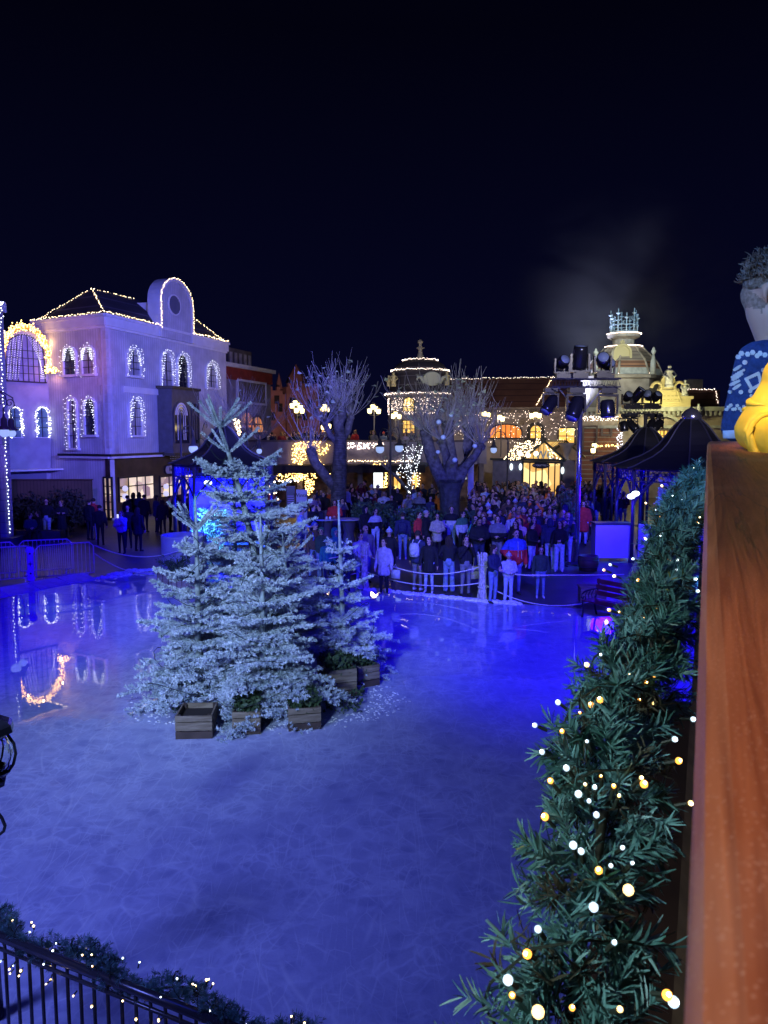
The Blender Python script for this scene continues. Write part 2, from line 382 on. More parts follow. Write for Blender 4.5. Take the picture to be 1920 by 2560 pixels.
far_px = [(-160, 1530), (0, 1502), (120, 1470), (240, 1448), (330, 1438), (430, 1438), (600, 1445), (760, 1460), (914, 1474), (1050, 1488), (1205, 1504), (1300, 1512), (1400, 1520), (1500, 1528), (1700, 1545), (1900, 1580)]
edge = [G(x, y) for x, y in far_px]
ice = [Vector((-7.5, 4.2, 0)), Vector((16, -6, 0)), Vector((19, 10, 0))]+[p for p in edge[::-1]]+[Vector((-13, 10, 0))]
ice = [Vector((p.x, p.y, .02)) for p in ice]
b_ = MB().add(ice, [tuple(range(len(ice)))]).build('ice_rink', ice_mat()); tag(b_, kind='structure')
# wet blue strip of floor beyond the rope on the right
snow = mat('snow', (.72, .74, .8), .8, var=.12, vscale=9, bump=.6, bscale=30)
def snow_line(name, label, pxs, w=.16, n=160, hh=.07):
    mb = MB(); P = [G(x, y) for x, y in pxs]
    L_ = sum((b-a).length for a, b in zip(P[:-1], P[1:]))
    for p in along(P, L_/n, w*.6):
        r = rnd.uniform(.04, .12); mb.ball((p.x, p.y, rnd.uniform(0, .02)), r, 7, sc=(rnd.uniform(.8, 1.7), rnd.uniform(.7, 1.3), rnd.uniform(.35, .75)*hh/.07))
    o = mb.build(name, snow, None, True); tag(o, label, 'snow', kind='stuff'); return o
snow_line('snow', 'scraped snow lying along the rink edge below the ropes', far_px[8:12], n=260)
snow_line('snow', 'thin snow rim along the rink edge behind the trees', far_px[3:8], n=190)
snow_line('snow', 'scraped snow heap beside the end of the steel barriers', [(285, 1437), (330, 1428), (390, 1426), (440, 1430)], .3, 130)
km = mat('kerb_paint', (.6, .6, .68), .55, var=.15, vscale=4, bump=.3)
a_, b2 = G(-60, 1508), G(246, 1450)
mb = MB(); d_ = (b2-a_).normalized(); nn = Vector((-d_.y, d_.x, 0))
for k in range(4):
    p, q = a_.lerp(b2, k/4)+d_*.02, a_.lerp(b2, (k+1)/4)-d_*.02
    mb.add([p, q, q+nn*.75, p+nn*.75, p+Vector((0, 0, .05))+nn*.1, q+Vector((0, 0, .05))+nn*.1, q+nn*.72+Vector((0, 0, .17)), p+nn*.72+Vector((0, 0, .17))],
           [(3, 2, 1, 0), (4, 5, 6, 7), (0, 1, 5, 4), (1, 2, 6, 5), (2, 3, 7, 6), (3, 0, 4, 7)])
tag(mb.build('kerb', km), kind='structure')

# ================================================================ white corner building
fR = Fac((-14.4, 40), (-10.7, 52.2)); fL = Fac((-19.0, 42.5), (-14.4, 40))
trim = mat('white_trim', (.72, .72, .76), .55, var=.06, vscale=2)
brown = mat('brown_panel', (.035, .02, .018), .5, var=.3, vscale=2)
slate = striped('slate_roof', (.03, .028, .04), (.09, .085, .11), 1.6, 'Z', dark=.1)
glass_dark = mat('dark_glass', (.02, .022, .035), .08, spec=.9)
curtain = mat('net_curtain', (.32, .32, .38), .6, var=.35, vscale=2.2, stretch=(3, 3, .4))
glow = lit('shop_interior', (1, .80, .52), (.22, .13, .09), .95, 1.5, True)
HB = thing('white_building', 'tall white boarded corner building with arched windows and round-topped gable', 'building', (-14.4, 40, 0))
sL = striped('white_boards_side', (.50, .50, .58), (.40, .40, .47), 5.2, tuple(fL.t), dark=.22, bump=.35)
sR = striped('white_boards_front', (.50, .50, .58), (.40, .40, .47), 5.2, tuple(fR.t), dark=.22, bump=.35)
zE = fR.hit(275, 790)[1]; zL = 3.42
_, zl2 = fL.hit(275, 1140); zL = zl2
D_ = fL.P(0, 0)+(fR.P(fR.L, 0)-fR.p)                    # back corner
def prism(foot, z0, z1, mb, mi=None): return mb.poly([(p[0], p[1], z0) for p in foot], (0, 0, z1-z0), mi)
mb = MB(); fL.box(mb, 0, fL.L, 0, zE-.02, -.3, 0); mb.build('wall', sL, HB)
mb = MB(); fR.box(mb, 0.003, fR.L, zL, zE-.02, -.3, 0.002); mb.build('wall', sR, HB)
mb = MB(); fR.box(mb, .003, fR.L, 0, zL-.01, -.3, .0025); mb.build('shop_front', brown, HB)
mb = MB(); mb.bar(fR.P(fR.L, 0), fR.P(fR.L, 0)+Vector((0, 0, .01)))
back = MB(); back.poly([fR.P(fR.L-.02, 0, -.3), fR.P(fR.L-.02, zE-.05, -.3), Vector((D_.x, D_.y, zE-.05)), Vector((D_.x, D_.y, 0))], (0, .2, 0)); back.build('back_wall', trim, HB)
# cornice
mb = MB(); ch = fR.hit(275, 790)[1]-fR.hit(275, 816)[1]
fL.box(mb, -.28, fL.L+.16, zE-ch, zE, 0.004, .17); fR.box(mb, -.17, fR.L+.1, zE-ch, zE+.002, .005, .175)
fL.box(mb, -.3, fL.L+.2, zE-.1, zE+.05, .004, .26); fR.box(mb, -.26, fR.L+.15, zE-.1, zE+.052, .005, .265)
fL.box(mb, -.2, fL.L+.1, zE-ch-.12, zE-ch-.003, 0.004, .09); fR.box(mb, -.1, fR.L+.05, zE-ch-.122, zE-ch-.003, .005, .095)
mb.build('cornice', trim, HB)
# quoins
mb = MB(); z = zL+.4; k = 0
while z < zE-ch-.5:
    w_ = .62 if k % 2 else .42
    fL.box(mb, fL.L-w_, fL.L+.03, z, z+.42, .003, .035); fR.box(mb, -.03, w_, z, z+.42, .004, .036); z += .47; k += 1
mb.build('quoins', mat('quoin_paint', (.50, .49, .54), .7, var=.1), HB)
# ledge between ground floor and the upper storeys
s1, _ = fR.hit(404, 1142); s0, _ = fL.hit(155, 1140)
mb = MB(); fL.box(mb, s0, fL.L+.2, zL-.02, zL+.1, .004, .3, 1); fR.box(mb, -.3, s1, zL-.021, zL+.101, .005, .301, 1)
fL.box(mb, s0+.05, fL.L+.15, zL-.14, zL-.023, .004, .26, 0); fR.box(mb, -.2, s1-.05, zL-.141, zL-.024, .005, .261, 0); mb.build('ledge', [trim, mat('black_lead', (.015, .015, .02), .5)], HB)
# roof
R1 = Vector((-15.9, 42.3, zE+1.75)); R2 = Vector((-12.75, 49.8, zE+1.75))
A_, B_, C_ = fL.P(-.05, zE), fR.P(0, zE), fR.P(fR.L, zE); Dd = Vector((D_.x, D_.y, zE))
mb = MB().add([A_, B_, C_, Dd, R1, R2], [(0, 1, 4), (1, 2, 5, 4), (2, 3, 5), (3, 0, 4, 5), (3, 2, 1, 0)]); mb.build('roof', slate, HB)
# round-topped gable
s0, z0 = fR.hit(394, 822); s1, _ = fR.hit(474, 838); _, zt = fR.hit(434, 702); _, zc = fR.hit(394, 752)
rise = zt-zc
mb = MB(); pts = arch(s0, s1, zE-ch, zt, rise, 16); fR.poly(mb, pts, -.55, .19); 
gable = mb.build('gable', sR, HB)
mb = MB(); fR.ring(mb, arch(s0, s1, zE-ch, zt, rise, 16, .08), arch(s0, s1, zE-ch, zt, rise, 16, -.1), -.57, .25); mb.build('gable_moulding', trim, HB)
mb = MB(); fR.box(mb, s0+.1, s1-.1, zE-.3, zc-.05, -4.2, -.56); mb.build('dormer', trim, HB)
sc_, zc_ = fR.hit(428, 763); sa, _ = fR.hit(414, 763); _, za = fR.hit(428, 740)
ra, rb = abs(sc_-sa), abs(za-zc_)
ell = [(sc_+ra*math.cos(t*math.pi/12), zc_+rb*math.sin(t*math.pi/12)) for t in range(24)]
mb = MB(); fR.poly(mb, ell, .19, .205)
mb.mi = 1
for i in range(9):
    s = sc_-ra+2*ra*(i+.5)/9; h = rb*math.sqrt(max(0, 1-((s-sc_)/ra)**2)); fR.box(mb, s-.035, s+.035, zc_-h, zc_+h, .205, .25)
v_ = mb.build('round_vent', [MATS['black_lead'], mat('louvre_grey', (.16, .16, .2), .6)], HB)
mb = MB(); e2 = [(sc_+(ra+.07)*math.cos(t*math.pi/12), zc_+(rb+.07)*math.sin(t*math.pi/12)) for t in range(25)]
fR.ring(mb, e2, ell+[ell[0]], .19, .26); mb.build('vent_rim', trim, v_)
# windows
wins = [(fL, (161, 869, 192, 937), 'upper pair, left of two'), (fL, (207, 867, 238, 935), 0), (fL, (172, 997, 196, 1120), 0), (fL, (213, 997, 241, 1087), 0),
        (fR, (316, 872, 348, 939), 0), (fR, (401, 881, 429, 973), 0), (fR, (442, 888, 469, 976), 0), (fR, (514, 908, 540, 969), 0), (fR, (321, 998, 352, 1088), 0)]
wl = ['the left upper arched window on the short side', 'the right upper arched window on the short side', 'the tall lower arched window on the short side', 'the small lower arched window beside the corner',
      'the single upper arched window right of the corner', 'the left of the paired windows above the dark bay', 'the right of the paired windows above the dark bay', 'the last upper window at the far end', 'the lower arched window between corner and bay']
for i, (f, b, _) in enumerate(wins):
    bx = f.rect(*b); window(f, HB, bx, trim, curtain if i % 3 else glass_dark, cols=2, rows=4, fw=.11, depth=.12)
    s0, s1, z0, z1 = bx; n_ = arch(s0-.12, s1+.12, z0-.1, z1+.12, n=10); P = []
    for a, c in zip(n_[:-1], n_[1:]):
        L_ = math.hypot(c[0]-a[0], c[1]-a[1]); k = max(1, int(L_/(.085 if f is fR else .11)))
        for q in range(k):
            t = q/k; P.append(f.P(a[0]+(c[0]-a[0])*t+rnd.gauss(0, .06), a[1]+(c[1]-a[1])*t+rnd.gauss(0, .05), rnd.uniform(.16, .24)))
    wd = s1-s0                                       # curtains tied back to both sides
    for side in (-1, 1):
        for j in range(5):
            sx = (s0+s1)/2+side*wd*(.08+.08*j); ex = (s0+s1)/2+side*wd*(.42+.03*j); zt2 = z1-.05-.15*abs(sx-(s0+s1)/2)/wd
            for q in range(9 if f is fR else 7):
                t = q/9; 
                if i in (0, 1) or rnd.random() < .45: P.append(f.P(sx+(ex-sx)*t**.8+rnd.gauss(0, .02), zt2+(z0+.35*(z1-z0)-zt2)*t*(1 if i != 2 else 1.4), .15))
    lights('white curtain lights round '+wl[i], P, .017, COOL, 'fairy lights round the windows of the white building')
# trim band, bay window
mb = MB(); s0, s1, z0, z1 = fR.rect(307, 969, 392, 984); fR.box(mb, s0, s1+.05, z0, z1, .004, .07); mb.build('trim_band', trim, HB)
s0, s1, z0, z1 = fR.rect(392, 976, 486, 1131); sm = fR.hit(446, 1050)[0]
bayc = mat('bay_blue', (.045, .05, .09), .5, var=.2); bayd = mat('bay_dark', (.02, .018, .022), .45)
BW = MB(); o_ = .75
pl = [fR.P(s0, 0, .004), fR.P(s0+.35, 0, o_), fR.P(s1-.55, 0, o_), fR.P(s1, 0, .004)]
prism(pl, z0, z1, BW, 0)
pl2 = [fR.P(s0-.12, 0, .004), fR.P(s0+.3, 0, o_+.12), fR.P(s1-.5, 0, o_+.12), fR.P(s1+.12, 0, .004)]
prism(pl2, z1+.003, z1+.16, BW, 1); prism(pl2, z0-.16, z0-.003, BW, 1)
bay = BW.build('bay_window', [bayc, bayd], HB)
for (u0, u1, mt) in ((s0+.5, sm-.1, trim), (sm+.3, s1-.75, mat('dark_lead', (.09, .09, .12), .5))):  # right-hand tracery is darker than the left
    mb = MB(); uu = arch(u0, u1, z0+.55, z1-.75, n=12); fR.poly(mb, uu, o_, o_+.02, 0)
    fR.ring(mb, arch(u0, u1, z0+.55, z1-.75, n=12, g=.07), uu, o_+.002, o_+.06, 1); c_ = (u0+u1)/2; wq = u1-u0
    for dx in (-.26, -.13, .13, .26): fR.box(mb, c_+dx*wq-.02, c_+dx*wq+.02, z0+.75, z1-1.5, o_+.018, o_+.045, 2)
    for q in range(4):
        cc = [(c_+(.12+.1*q)*wq*math.cos(math.pi*t/10), z1-1.5+(.12+.1*q)*wq*1.1*math.sin(math.pi*t/10)) for t in range(11)]
        ci = [(c_+((s-c_)*.86), z1-1.5+(z_-z1+1.5)*.86) for s, z_ in cc]; fR.ring(mb, cc, ci, o_+.018, o_+.045, 2)
    mb.build('stained_glass', [glass_dark, bayc, mt], bay)
# icicle string under the bay
P = []
for k in range(34):
    s = s0-.1+(s1-s0+1.6)*k/34
    for q in range(rnd.randint(2, 7)): P.append(fR.P(s, z0-.2-.11*q, o_+.1))
lights('faint icicle lights hanging below the dark bay window', P, .014, emit('bulb_dim', (.6, .55, 1), .6), 'strings of fairy lights', 'icicle_lights')
# shop windows, door, sign, globes
for i, b in enumerate(((297, 1193, 384, 1266), (400, 1190, 482, 1266))):
    s0, s1, z0, z1 = fR.rect(*b); w_ = window(fR, HB, (s0, s1, max(.9, z0), z1), MATS['dark_frame'], glow, cols=4, rows=1, square=True, depth=.06, bar=.07, sill=False)
    mb = MB(); fR.box(mb, s0, s1, z1-(z1-z0)*.3, z1-(z1-z0)*.3+.06, .06, .065); mb.build('transom', MATS['dark_frame'], w_)
s0, s1, z0, z1 = fL.rect(262, 1196, 281, 1277); window(fL, HB, (s0, s1, .15, z1), MATS['dark_frame'], glow, cols=2, rows=5, square=True, depth=.06, bar=.05, sill=False)
cxs, czs = fR.hit(433, 1173); sx = abs(fR.hit(411, 1173)[0]-cxs); sz = .24
sg = thing('shop_sign', 'oval pale shop sign with curly script on the brown shop front', 'sign', fR.P(cxs, 0))
mb = MB(); pts = [(cxs+math.copysign(max(0, sx-sz), math.cos(t*math.pi/12))+sz*math.cos(t*math.pi/12), czs+sz*math.sin(t*math.pi/12)) for t in range(24)]
fR.poly(mb, pts, .003, .06); fR.ring(mb, [(cxs+(a-cxs)*1.05, czs+(b-czs)*1.12) for a, b in pts+[pts[0]]], pts+[pts[0]], .003, .09, 1)
mb.build('board', [mat('sign_cream', (.35, .33, .36), .6), bayd], sg)
text('Berry V', .34, mat('ink', (.03, .02, .03), .6), 'lettering', sg, face_matrix(fR, cxs, czs, .066) @ Matrix.Shear('XY', 4, (0.0, 0.0)))
gl = emit('globe_soft', (.75, .72, 1), .8)
for i, (x, y, wr) in enumerate(((299, 1221, 'upper'), (299, 1241, 'lower'), (402, 1216, 'upper'), (402, 1234, 'lower'))):
    p = fR.px(x, y, .35); t = thing('wall_lamp', 'round %s globe lamp on the %s pillar of the brown shop' % (wr, 'corner' if i < 2 else 'middle'), 'lamp', p, group='globe lamps on the shop pillars')
    MB().ball(p, .16, 12).build('globe', gl, t, True); MB().tube([p-fR.n*.05, p-fR.n*.36], .03, 6).build('bracket', MATS['dark_frame'], t)
# roof strings
_g = arch(*fR.rect(394, 702, 474, 838), rise, 24, .1)
gp = [fR.P(s, max(z, zE), .27) for s, z in _g]
lights('warm string along the roof edge and hip of the white building', along([R1, A_+Vector((0, 0, .1)), fL.P(-.28, zE+.1, .26)], .13, .04)+along([fL.P(-.28, zE+.1, .26), fL.P(fL.L+.2, zE+.1, .26)], .125, .04)+along([R1, B_+Vector((0, 0, .1))], .13, .04), .023, WARM)
lights('warm string along the front eaves left of the round gable', along([fR.P(-.2, zE+.12, .26), fR.P(fR.hit(394, 820)[0], zE+.12, .26)], .125, .04)+along([R1, R1.lerp(R2, .42)], .13, .04), .024, WARM)
lights('warm string outlining the round-topped gable', along(gp, .09, .03), .024, WARM)
lights('warm string along the eaves right of the round gable', along([fR.P(fR.hit(474, 836)[0], zE+.12, .26), fR.P(fR.L+.1, zE+.12, .26)], .12, .05)+along([R2, C_+Vector((0, 0, .1))], .13, .05), .027, WARM)

# ================================================================ building with the great arch window (far left)
f0 = Fac((-20.5, 39.7), (-18.38, 42.2))
AB = thing('arch_building', 'blue rendered house front with one great arched window', 'building', f0.p)
rend = mat('render_blue', (.36, .36, .44), .8, var=.12, vscale=1.4, bump=.3)
out_px = [(-45, 1400), (-45, 860), (2, 862), (14, 838), (32, 822), (55, 815), (78, 818), (98, 833), (113, 855), (124, 885), (129, 925), (130, 1400)]
poly = [f0.hit(x, y) for x, y in out_px]; poly = [(s, max(z, 0)) for s, z in poly]
mb = MB(); f0.poly(mb, poly, -.4, 0); mb.build('wall', rend, AB)
s0, s1, z0, z1 = f0.rect(12, 838, 111, 953)
window(f0, AB, (s0, s1, z0, z1), MATS['dark_frame'], lit('pale_panes', (.20, .16, .52), (.12, .09, .36), .55, 3), cols=7, rows=6, fw=.05, depth=.08)
for b in ((22, 1020, 52, 1093), (89, 1020, 120, 1093)): window(f0, AB, f0.rect(*b), trim, lit('pale_panes2', (.10, .2, .4), (.03, .04, .16), .35, 3), rows=3, fw=.05, depth=.07)
_, zaw = f0.hit(70, 1176)
mb = MB(); f0.box(mb, 0.05, f0.L+.5, zaw, zaw+.08, .01, .9); mb.build('awning', trim, AB)
mb = MB(); s0_, s1_, z0_, z1_ = f0.rect(24, 1182, 117, 1222); f0.box(mb, s0_, s1_, z0_, z1_, .004, .05); mb.build('panel', mat('panel_blue', (.15, .15, .24), .6), AB)
# thick glowing garland over the arch + swag to the white building
arc = [f0.px(x, y, .12) for x, y in ((4, 900), (7, 862), (18, 838), (35, 823), (57, 817), (79, 821), (97, 836), (111, 858), (121, 888), (126, 920))]
arc2 = arc+[fL.px(133, 926, .3), fL.px(150, 927, .15)]
gt = thing('lit_garland', 'thick glowing golden garland framing the great arched window', 'garland', arc[0])
fine = []
for a, b in zip(arc2[:-1], arc2[1:]): fine += [a.lerp(b, q/6) for q in range(6)]
MB().tube(fine, .13, 7).build('greenery', emit('greenery_bulb_glow', (.9, .45, .08), .22), gt)  # greenery emits by itself, standing for the bulbs' light on it
P = []
for k in range(620):
    i = rnd.randrange(len(fine)); a = fine[i]; P.append(a+Vector((rnd.gauss(0, .1), rnd.uniform(-.25, -.05), rnd.gauss(0, .1))))
put('bulbs', bulbs_mesh(P, .036, [emit('bulb_gold2', (1, .60, .17), 7)]), gt)
for k in (2, 4, 7): point('garland_glow', arc[k]+f0.n*.3, (1, .6, .25), 7, .05)
point('garland_glow', fL.px(140, 927, .45), (1, .42, .3), 30, .05)
# hanging bead curtains inside the arch
P = []
for j in range(11):
    side = -1 if j < 5 else 1; t0 = (j*1.4 if side < 0 else (j-5)*1.4)
    xt = 58+side*(3+t0*5.5); yt = 836+abs(t0)**1.6*1.0; xb = (14+t0*1.2) if side < 0 else (112-t0*1.8)
    if side < 0: xb = 12+ (6-t0)*5
    yb = 950
    for q in range(24):
        t = q/24; P.append(f0.px(xt+(xb-xt)*t**.75, yt+(yb-yt)*t, .14))
lights('pale bead light curtains drawn back inside the great arched window', P, .015, emit('bulb_pale2', (.8, .75, 1), 3), name='light_curtain')
for i, (b, l) in enumerate((((20, 1018, 54, 1095), 'small arched window behind the hanging globe lamps'), ((87, 1018, 122, 1095), 'small arched window of the blue house, right of the lamps'))):
    s0, s1, z0, z1 = f0.rect(*b); n_ = arch(s0, s1, z0, z1); P = []
    for a, c in zip(n_[:-1], n_[1:]):
        for q in range(max(1, int(math.hypot(c[0]-a[0], c[1]-a[1])/.035))): 
            t = rnd.random(); P.append(f0.P(a[0]+(c[0]-a[0])*t+rnd.gauss(0, .05), a[1]+(c[1]-a[1])*t, .15))
    lights('white bulbs round the '+l, P, .026, COOL)
# end pier at the left edge of the view
PB = thing('stone_pier', 'tall pale pier of a building with a bulb string down its corner', 'building', W(-40, 1345, 31))
x1 = W(6, 770, 31).x-.18; zt = W(0, 752, 31).z
MB().box((x1-1.5, 31.2, zt/2-.2), (3, .4, zt-.4)).build('wall', striped('stone_courses', (.33, .33, .42), (.2, .2, .28), 2.2, 'Z', dark=.06), PB)
MB().box((x1-1.46, 31.15, zt-.2), (3.16, .6, .4)).build('capital', trim, PB)
MB().box((x1-1.4, 31.2, .15), (3.4, 1.2, .3)).build('plinth', mat('granite', (.12, .12, .14), .6, var=.2), PB)
P = along([(x1+.05, 30.95, zt-.9), (x1+.06, 30.95, .4)], .14, .03)
for k in range(60): P.append(Vector((x1+.1+rnd.uniform(-.5, .25), 30.75, zt-.1-rnd.random()**2*1.2)))
lights('white bulb string running down the corner of the pale pier', P, .028, COOL)

# ================================================================ frosted fir trees on the ice
frost = mat('frosted_needles', (.74, .80, .90), .85, col2=(.36, .44, .50), vscale=5)
fstem = mat('frosted_bark', (.42, .50, .56), .85, col2=(.20, .22, .22), vscale=9)
nprng = np.random.default_rng(5)
def needle_cloud(segs, dens, length, width, fwd=.5, curve=0.0, rng=nprng):
    """segs: (a, b, scale) twigs; flat bevelled needles all round each twig"""
    A = np.array([s[0] for s in segs], float); B = np.array([s[1] for s in segs], float); S = np.array([s[2] for s in segs], float)
    L = np.linalg.norm(B-A, axis=1); n = np.maximum(3, (L*dens).astype(int)); idx = np.repeat(np.arange(len(segs)), n); N = len(idx)
    t = rng.random(N)**.9; D = (B-A)/np.maximum(L, 1e-6)[:, None]; d = D[idx]
    base = A[idx]+(B-A)[idx]*t[:, None]
    r = rng.normal(size=(N, 3)); r -= (r*d).sum(1)[:, None]*d; r /= np.linalg.norm(r, axis=1)[:, None]
    dirv = r+d*(fwd+rng.normal(size=N)*.25)[:, None]; dirv /= np.linalg.norm(dirv, axis=1)[:, None]
    ln = length*S[idx]*rng.uniform(.7, 1.2, N); side = np.cross(dirv, rng.normal(size=(N, 3))); side /= np.maximum(1e-6, np.linalg.norm(side, axis=1))[:, None]
    wv = side*(width*S[idx]*.5)[:, None]; tip = base+dirv*ln[:, None]; mid = base+dirv*(ln*.5)[:, None]+d*(curve*ln)[:, None]; tip = tip+d*(curve*1.2*ln)[:, None]
    V = np.stack([base-wv*.6, base+wv*.6, mid+wv, mid-wv, tip+wv*.35, tip-wv*.35], 1).reshape(-1, 3)
    F = np.array([[0, 1, 2, 3], [3, 2, 4, 5]]); F = (F[None]+np.arange(N)[:, None, None]*6).reshape(-1, 4)
    return V, F
def fir(label, base, top, radius, levels, seed, lean=None, dens=290, first=.12, bare=.16, pw=.8, ex=1.12, add=.12, us=None, top_plain=.79):
    r = random.Random(seed); base = Vector(base); top = Vector(top); H = (top-base).length; ax = (top-base)
    t = thing('fir_tree', label, 'fir tree', base, group='frosted fir trees on the ice')
    mid = lean or (0, 0, 0)
    def axis(u): return base+ax*u+Vector(mid)*math.sin(math.pi*u)
    MB().tube([axis(i/12) for i in range(13)], [.055*H/3.4*(1-i/12)**.75+.013 for i in range(13)], 8).build('trunk', fstem, t, True)
    segs = []; limbs = MB()
    us = us or [first+(1-bare-first)*(l/(levels-1))**ex for l in range(levels)]
    for l, u in enumerate(us):
        p = axis(u); R_ = radius*(1-u)**pw*1.02
        nb = r.randint(5, 7) if u < .8 else r.randint(4, 5)
        ph = r.random()*6.28
        for k in range(nb):
            a = ph+6.283*k/nb+r.uniform(-.3, .3); L_ = R_*r.uniform(.55, 1.22)+add if u < top_plain else r.uniform(.34, .58); up = .15+.55*u+r.uniform(-.16, .18)+(.12 if u > top_plain else 0)
            d = Vector((math.cos(a), math.sin(a), 0)); pts = []
            ns = 5
            for q in range(ns+1):
                w_ = q/ns; pts.append(p+d*L_*w_+Vector((0, 0, L_*(up*w_-(.62-.6*u)*w_*w_+ .16*w_**3))))
            limbs.tube(pts, [.014*(1-.7*q/ns) for q in range(ns+1)], 4)
            for q in range(ns): segs.append((pts[q].lerp(pts[q+1], .0 if q else .3), pts[q+1], 1.0)); u > top_plain and segs.append(segs[-1])
            if L_ > .22 and u < top_plain:
                nt_ = int(L_/.085)
                for q in range(1, nt_):
                    w_ = q/nt_; i = min(ns-1, int(w_*ns)); bp = pts[i].lerp(pts[i+1], w_*ns-i); tl = (1-w_)*L_*.42*r.uniform(.75, 1.2)+.07
                    for sd in (-1, 1):
                        if r.random() < .1: continue
                        b_ = a+sd*r.uniform(.65, 1.0); dd = Vector((math.cos(b_), math.sin(b_), r.uniform(-.12, .28))); e = bp+dd*tl
                        segs.append((bp, e, .95)); 
                        if tl > .2:
                            for qq in range(2, int(tl/.10)+1):
                                cp = bp.lerp(e, qq/(int(tl/.10)+1)); b3 = b_+r.choice((-1, 1))*r.uniform(.5, .9)
                                segs.append((cp, cp+Vector((math.cos(b3), math.sin(b3), r.uniform(-.1, .3)))*tl*.4, .85))
    segs.append((axis(1-bare-.1), axis(1.0), .8))
    limbs.build('limbs', fstem, t)
    segs = [(tuple(a), tuple(b), s) for a, b, s in segs]
    V, F = needle_cloud(segs, dens, .036, .0125, .7)
    put('crown', np_mesh(V, F, [frost]), t)
    return t
gA, gB, gC, gD, gE = G(655, 1692), G(662, 1792), G(500, 1765), G(862, 1690), G(735, 1705)
def top_at(x, y, D): return W(x, y, D)
fir('tallest frosted fir leaning left with a long bare leader', gA, W(520, 985, gA.y-.2), 1.45, 14, 1, lean=(.28, 0, 0), bare=.09, first=.1, pw=.80, ex=1.2, add=.30, us=[.10, .15, .20, .25, .31, .37, .43, .49, .56, .63, .71, .80, .885, .892])
fir('broad frosted fir at the front middle of the group', gB, W(651, 1283, gB.y), 1.17, 14, 2, bare=.10, first=.06, pw=.85, add=.16, us=[.05, .09, .13, .18, .23, .29, .35, .41, .48, .55, .63, .72, .84])
fir('left frosted fir of the group with two bare shoots at its tip', gC, W(489, 1240, gC.y), 1.03, 13, 3, bare=.13, first=.06, pw=.85, add=.16, us=[.05, .09, .13, .18, .24, .30, .37, .44, .52, .61, .72, .84, .86])
fir('right frosted fir standing apart beside the rope post', gD, W(846, 1252, gD.y), 1.12, 12, 4, bare=.16, first=.07, pw=1.15, add=.10, us=[.05, .08, .12, .17, .22, .28, .35, .43, .51, .60, .70])
fir('small frosted fir half hidden behind the front middle one', gE, W(705, 1318, gE.y), 1.0, 11, 5, bare=.12, first=.1, pw=.85)
# dark bulb wires wound through the firs
mb = MB(); cw = thing('cable', 'thin dark light cable wound around the frosted firs', 'cable', gB)
for g, tp, rad, ph in ((gA, 5.0, 1.2, 0), (gB, 3.1, 1.05, 1), (gC, 3.2, 1.0, 2), (gD, 3.0, .8, 3)):
    P = []
    for k in range(110):
        u = k/110; a = ph+u*38; rr = rad*(1-u)**.85*.8+.05; P.append((g.x+rr*math.cos(a)-(1.0*u if g is gA else 0), g.y+rr*math.sin(a), tp*(.1+.85*u)-.12*math.sin(u*90)))
    mb.tube(P, .0055, 4)
mb.build('winding', WIRE, cw)
# crates with greenery at the foot of the firs
plank = mat('old_planks', (.15, .11, .07), .8, col2=(.30, .24, .17), vscale=3, stretch=(1, 8, 8), bump=.4)
plank_dark = mat('dark_planks', (.07, .045, .035), .6, var=.3)  # darker brown for bottom planks, posts and stems
leafm = mat('dark_leaves', (.03, .055, .025), .6, col2=(.07, .12, .05), vscale=12)
def leaves(box_c, box_d, n, size, r=None, squash=.5):
    c = np.array(box_c); d = np.array(box_d); P = c+(nprng.random((n, 3))-.5)*d; a = nprng.normal(size=(n, 3)); a /= np.linalg.norm(a, axis=1)[:, None]
    b = np.cross(a, nprng.normal(size=(n, 3))); b /= np.linalg.norm(b, axis=1)[:, None]; s = size*nprng.uniform(.6, 1.3, n)[:, None]
    V = np.stack([P-a*s, P+b*s*squash, P+a*s, P-b*s*squash], 1).reshape(-1, 3); F = np.arange(n*4).reshape(-1, 4); return V, F
def crate(label, x, y, wpx, rz, h=.37, dep=.55, greens=True):
    p = G(x, y); s = wpx/(1900/p.y); t = thing('planter_crate', label, 'crate', p, rz, group='plank crates round the firs', local=True)
    for k, (z0, z1) in enumerate(((.02, .13), (.145, .27), (.285, h))):
        for sy, nm in ((-1, 'front'), (1, 'back')):
            MB().box((0, sy*dep/2+rnd.uniform(-.006, .006), (z0+z1)/2), (s, .022, z1-z0)).build('plank', plank_dark if k == 0 else plank, t)
        for sx in (-1, 1): MB().box((sx*(s/2-.013), 0, (z0+z1)/2), (.022, dep-.03, z1-z0)).build('plank', plank_dark if k == 0 else plank, t)
    for sx in (-1, 1):
        for sy in (-1, 1): MB().box((sx*(s/2-.05), sy*(dep/2-.035), h/2+.01), (.04, .04, h-.01)).build('corner_post', plank_dark, t)
    MB().box((0, 0, h-.1), (s-.06, dep-.06, .05)).build('soil', mat('soil', (.03, .022, .016), .9), t)
    if greens:
        V, F = leaves((0, 0, h+.04), (s*1.0, dep*1.05, .26), 420, .05); put('leaves', np_mesh(V, F, [leafm]), t)
crate('plank crate at the front left foot of the firs', 494, 1832, 92, .06, greens=False)
crate('plank crate with green leaves at the front right foot', 757, 1812, 82, .22)
crate('plank crate with snowy rim right of the middle fir', 842, 1730, 74, .35, h=.5, dep=.7)
crate('dark plank crate under the right fir', 905, 1708, 60, .5, h=.4)
crate('small crate hidden between the two front firs', 620, 1822, 70, .1)
V, F = leaves((gB.x-.1, gB.y+.9, .10), (3.3, 1.7, .2), 1500, .05); o = put('ground_cover', np_mesh(V, F, [leafm])); tag(o, 'dark green sprigs and straw under the firs', 'greenery', kind='stuff')
mb = MB()
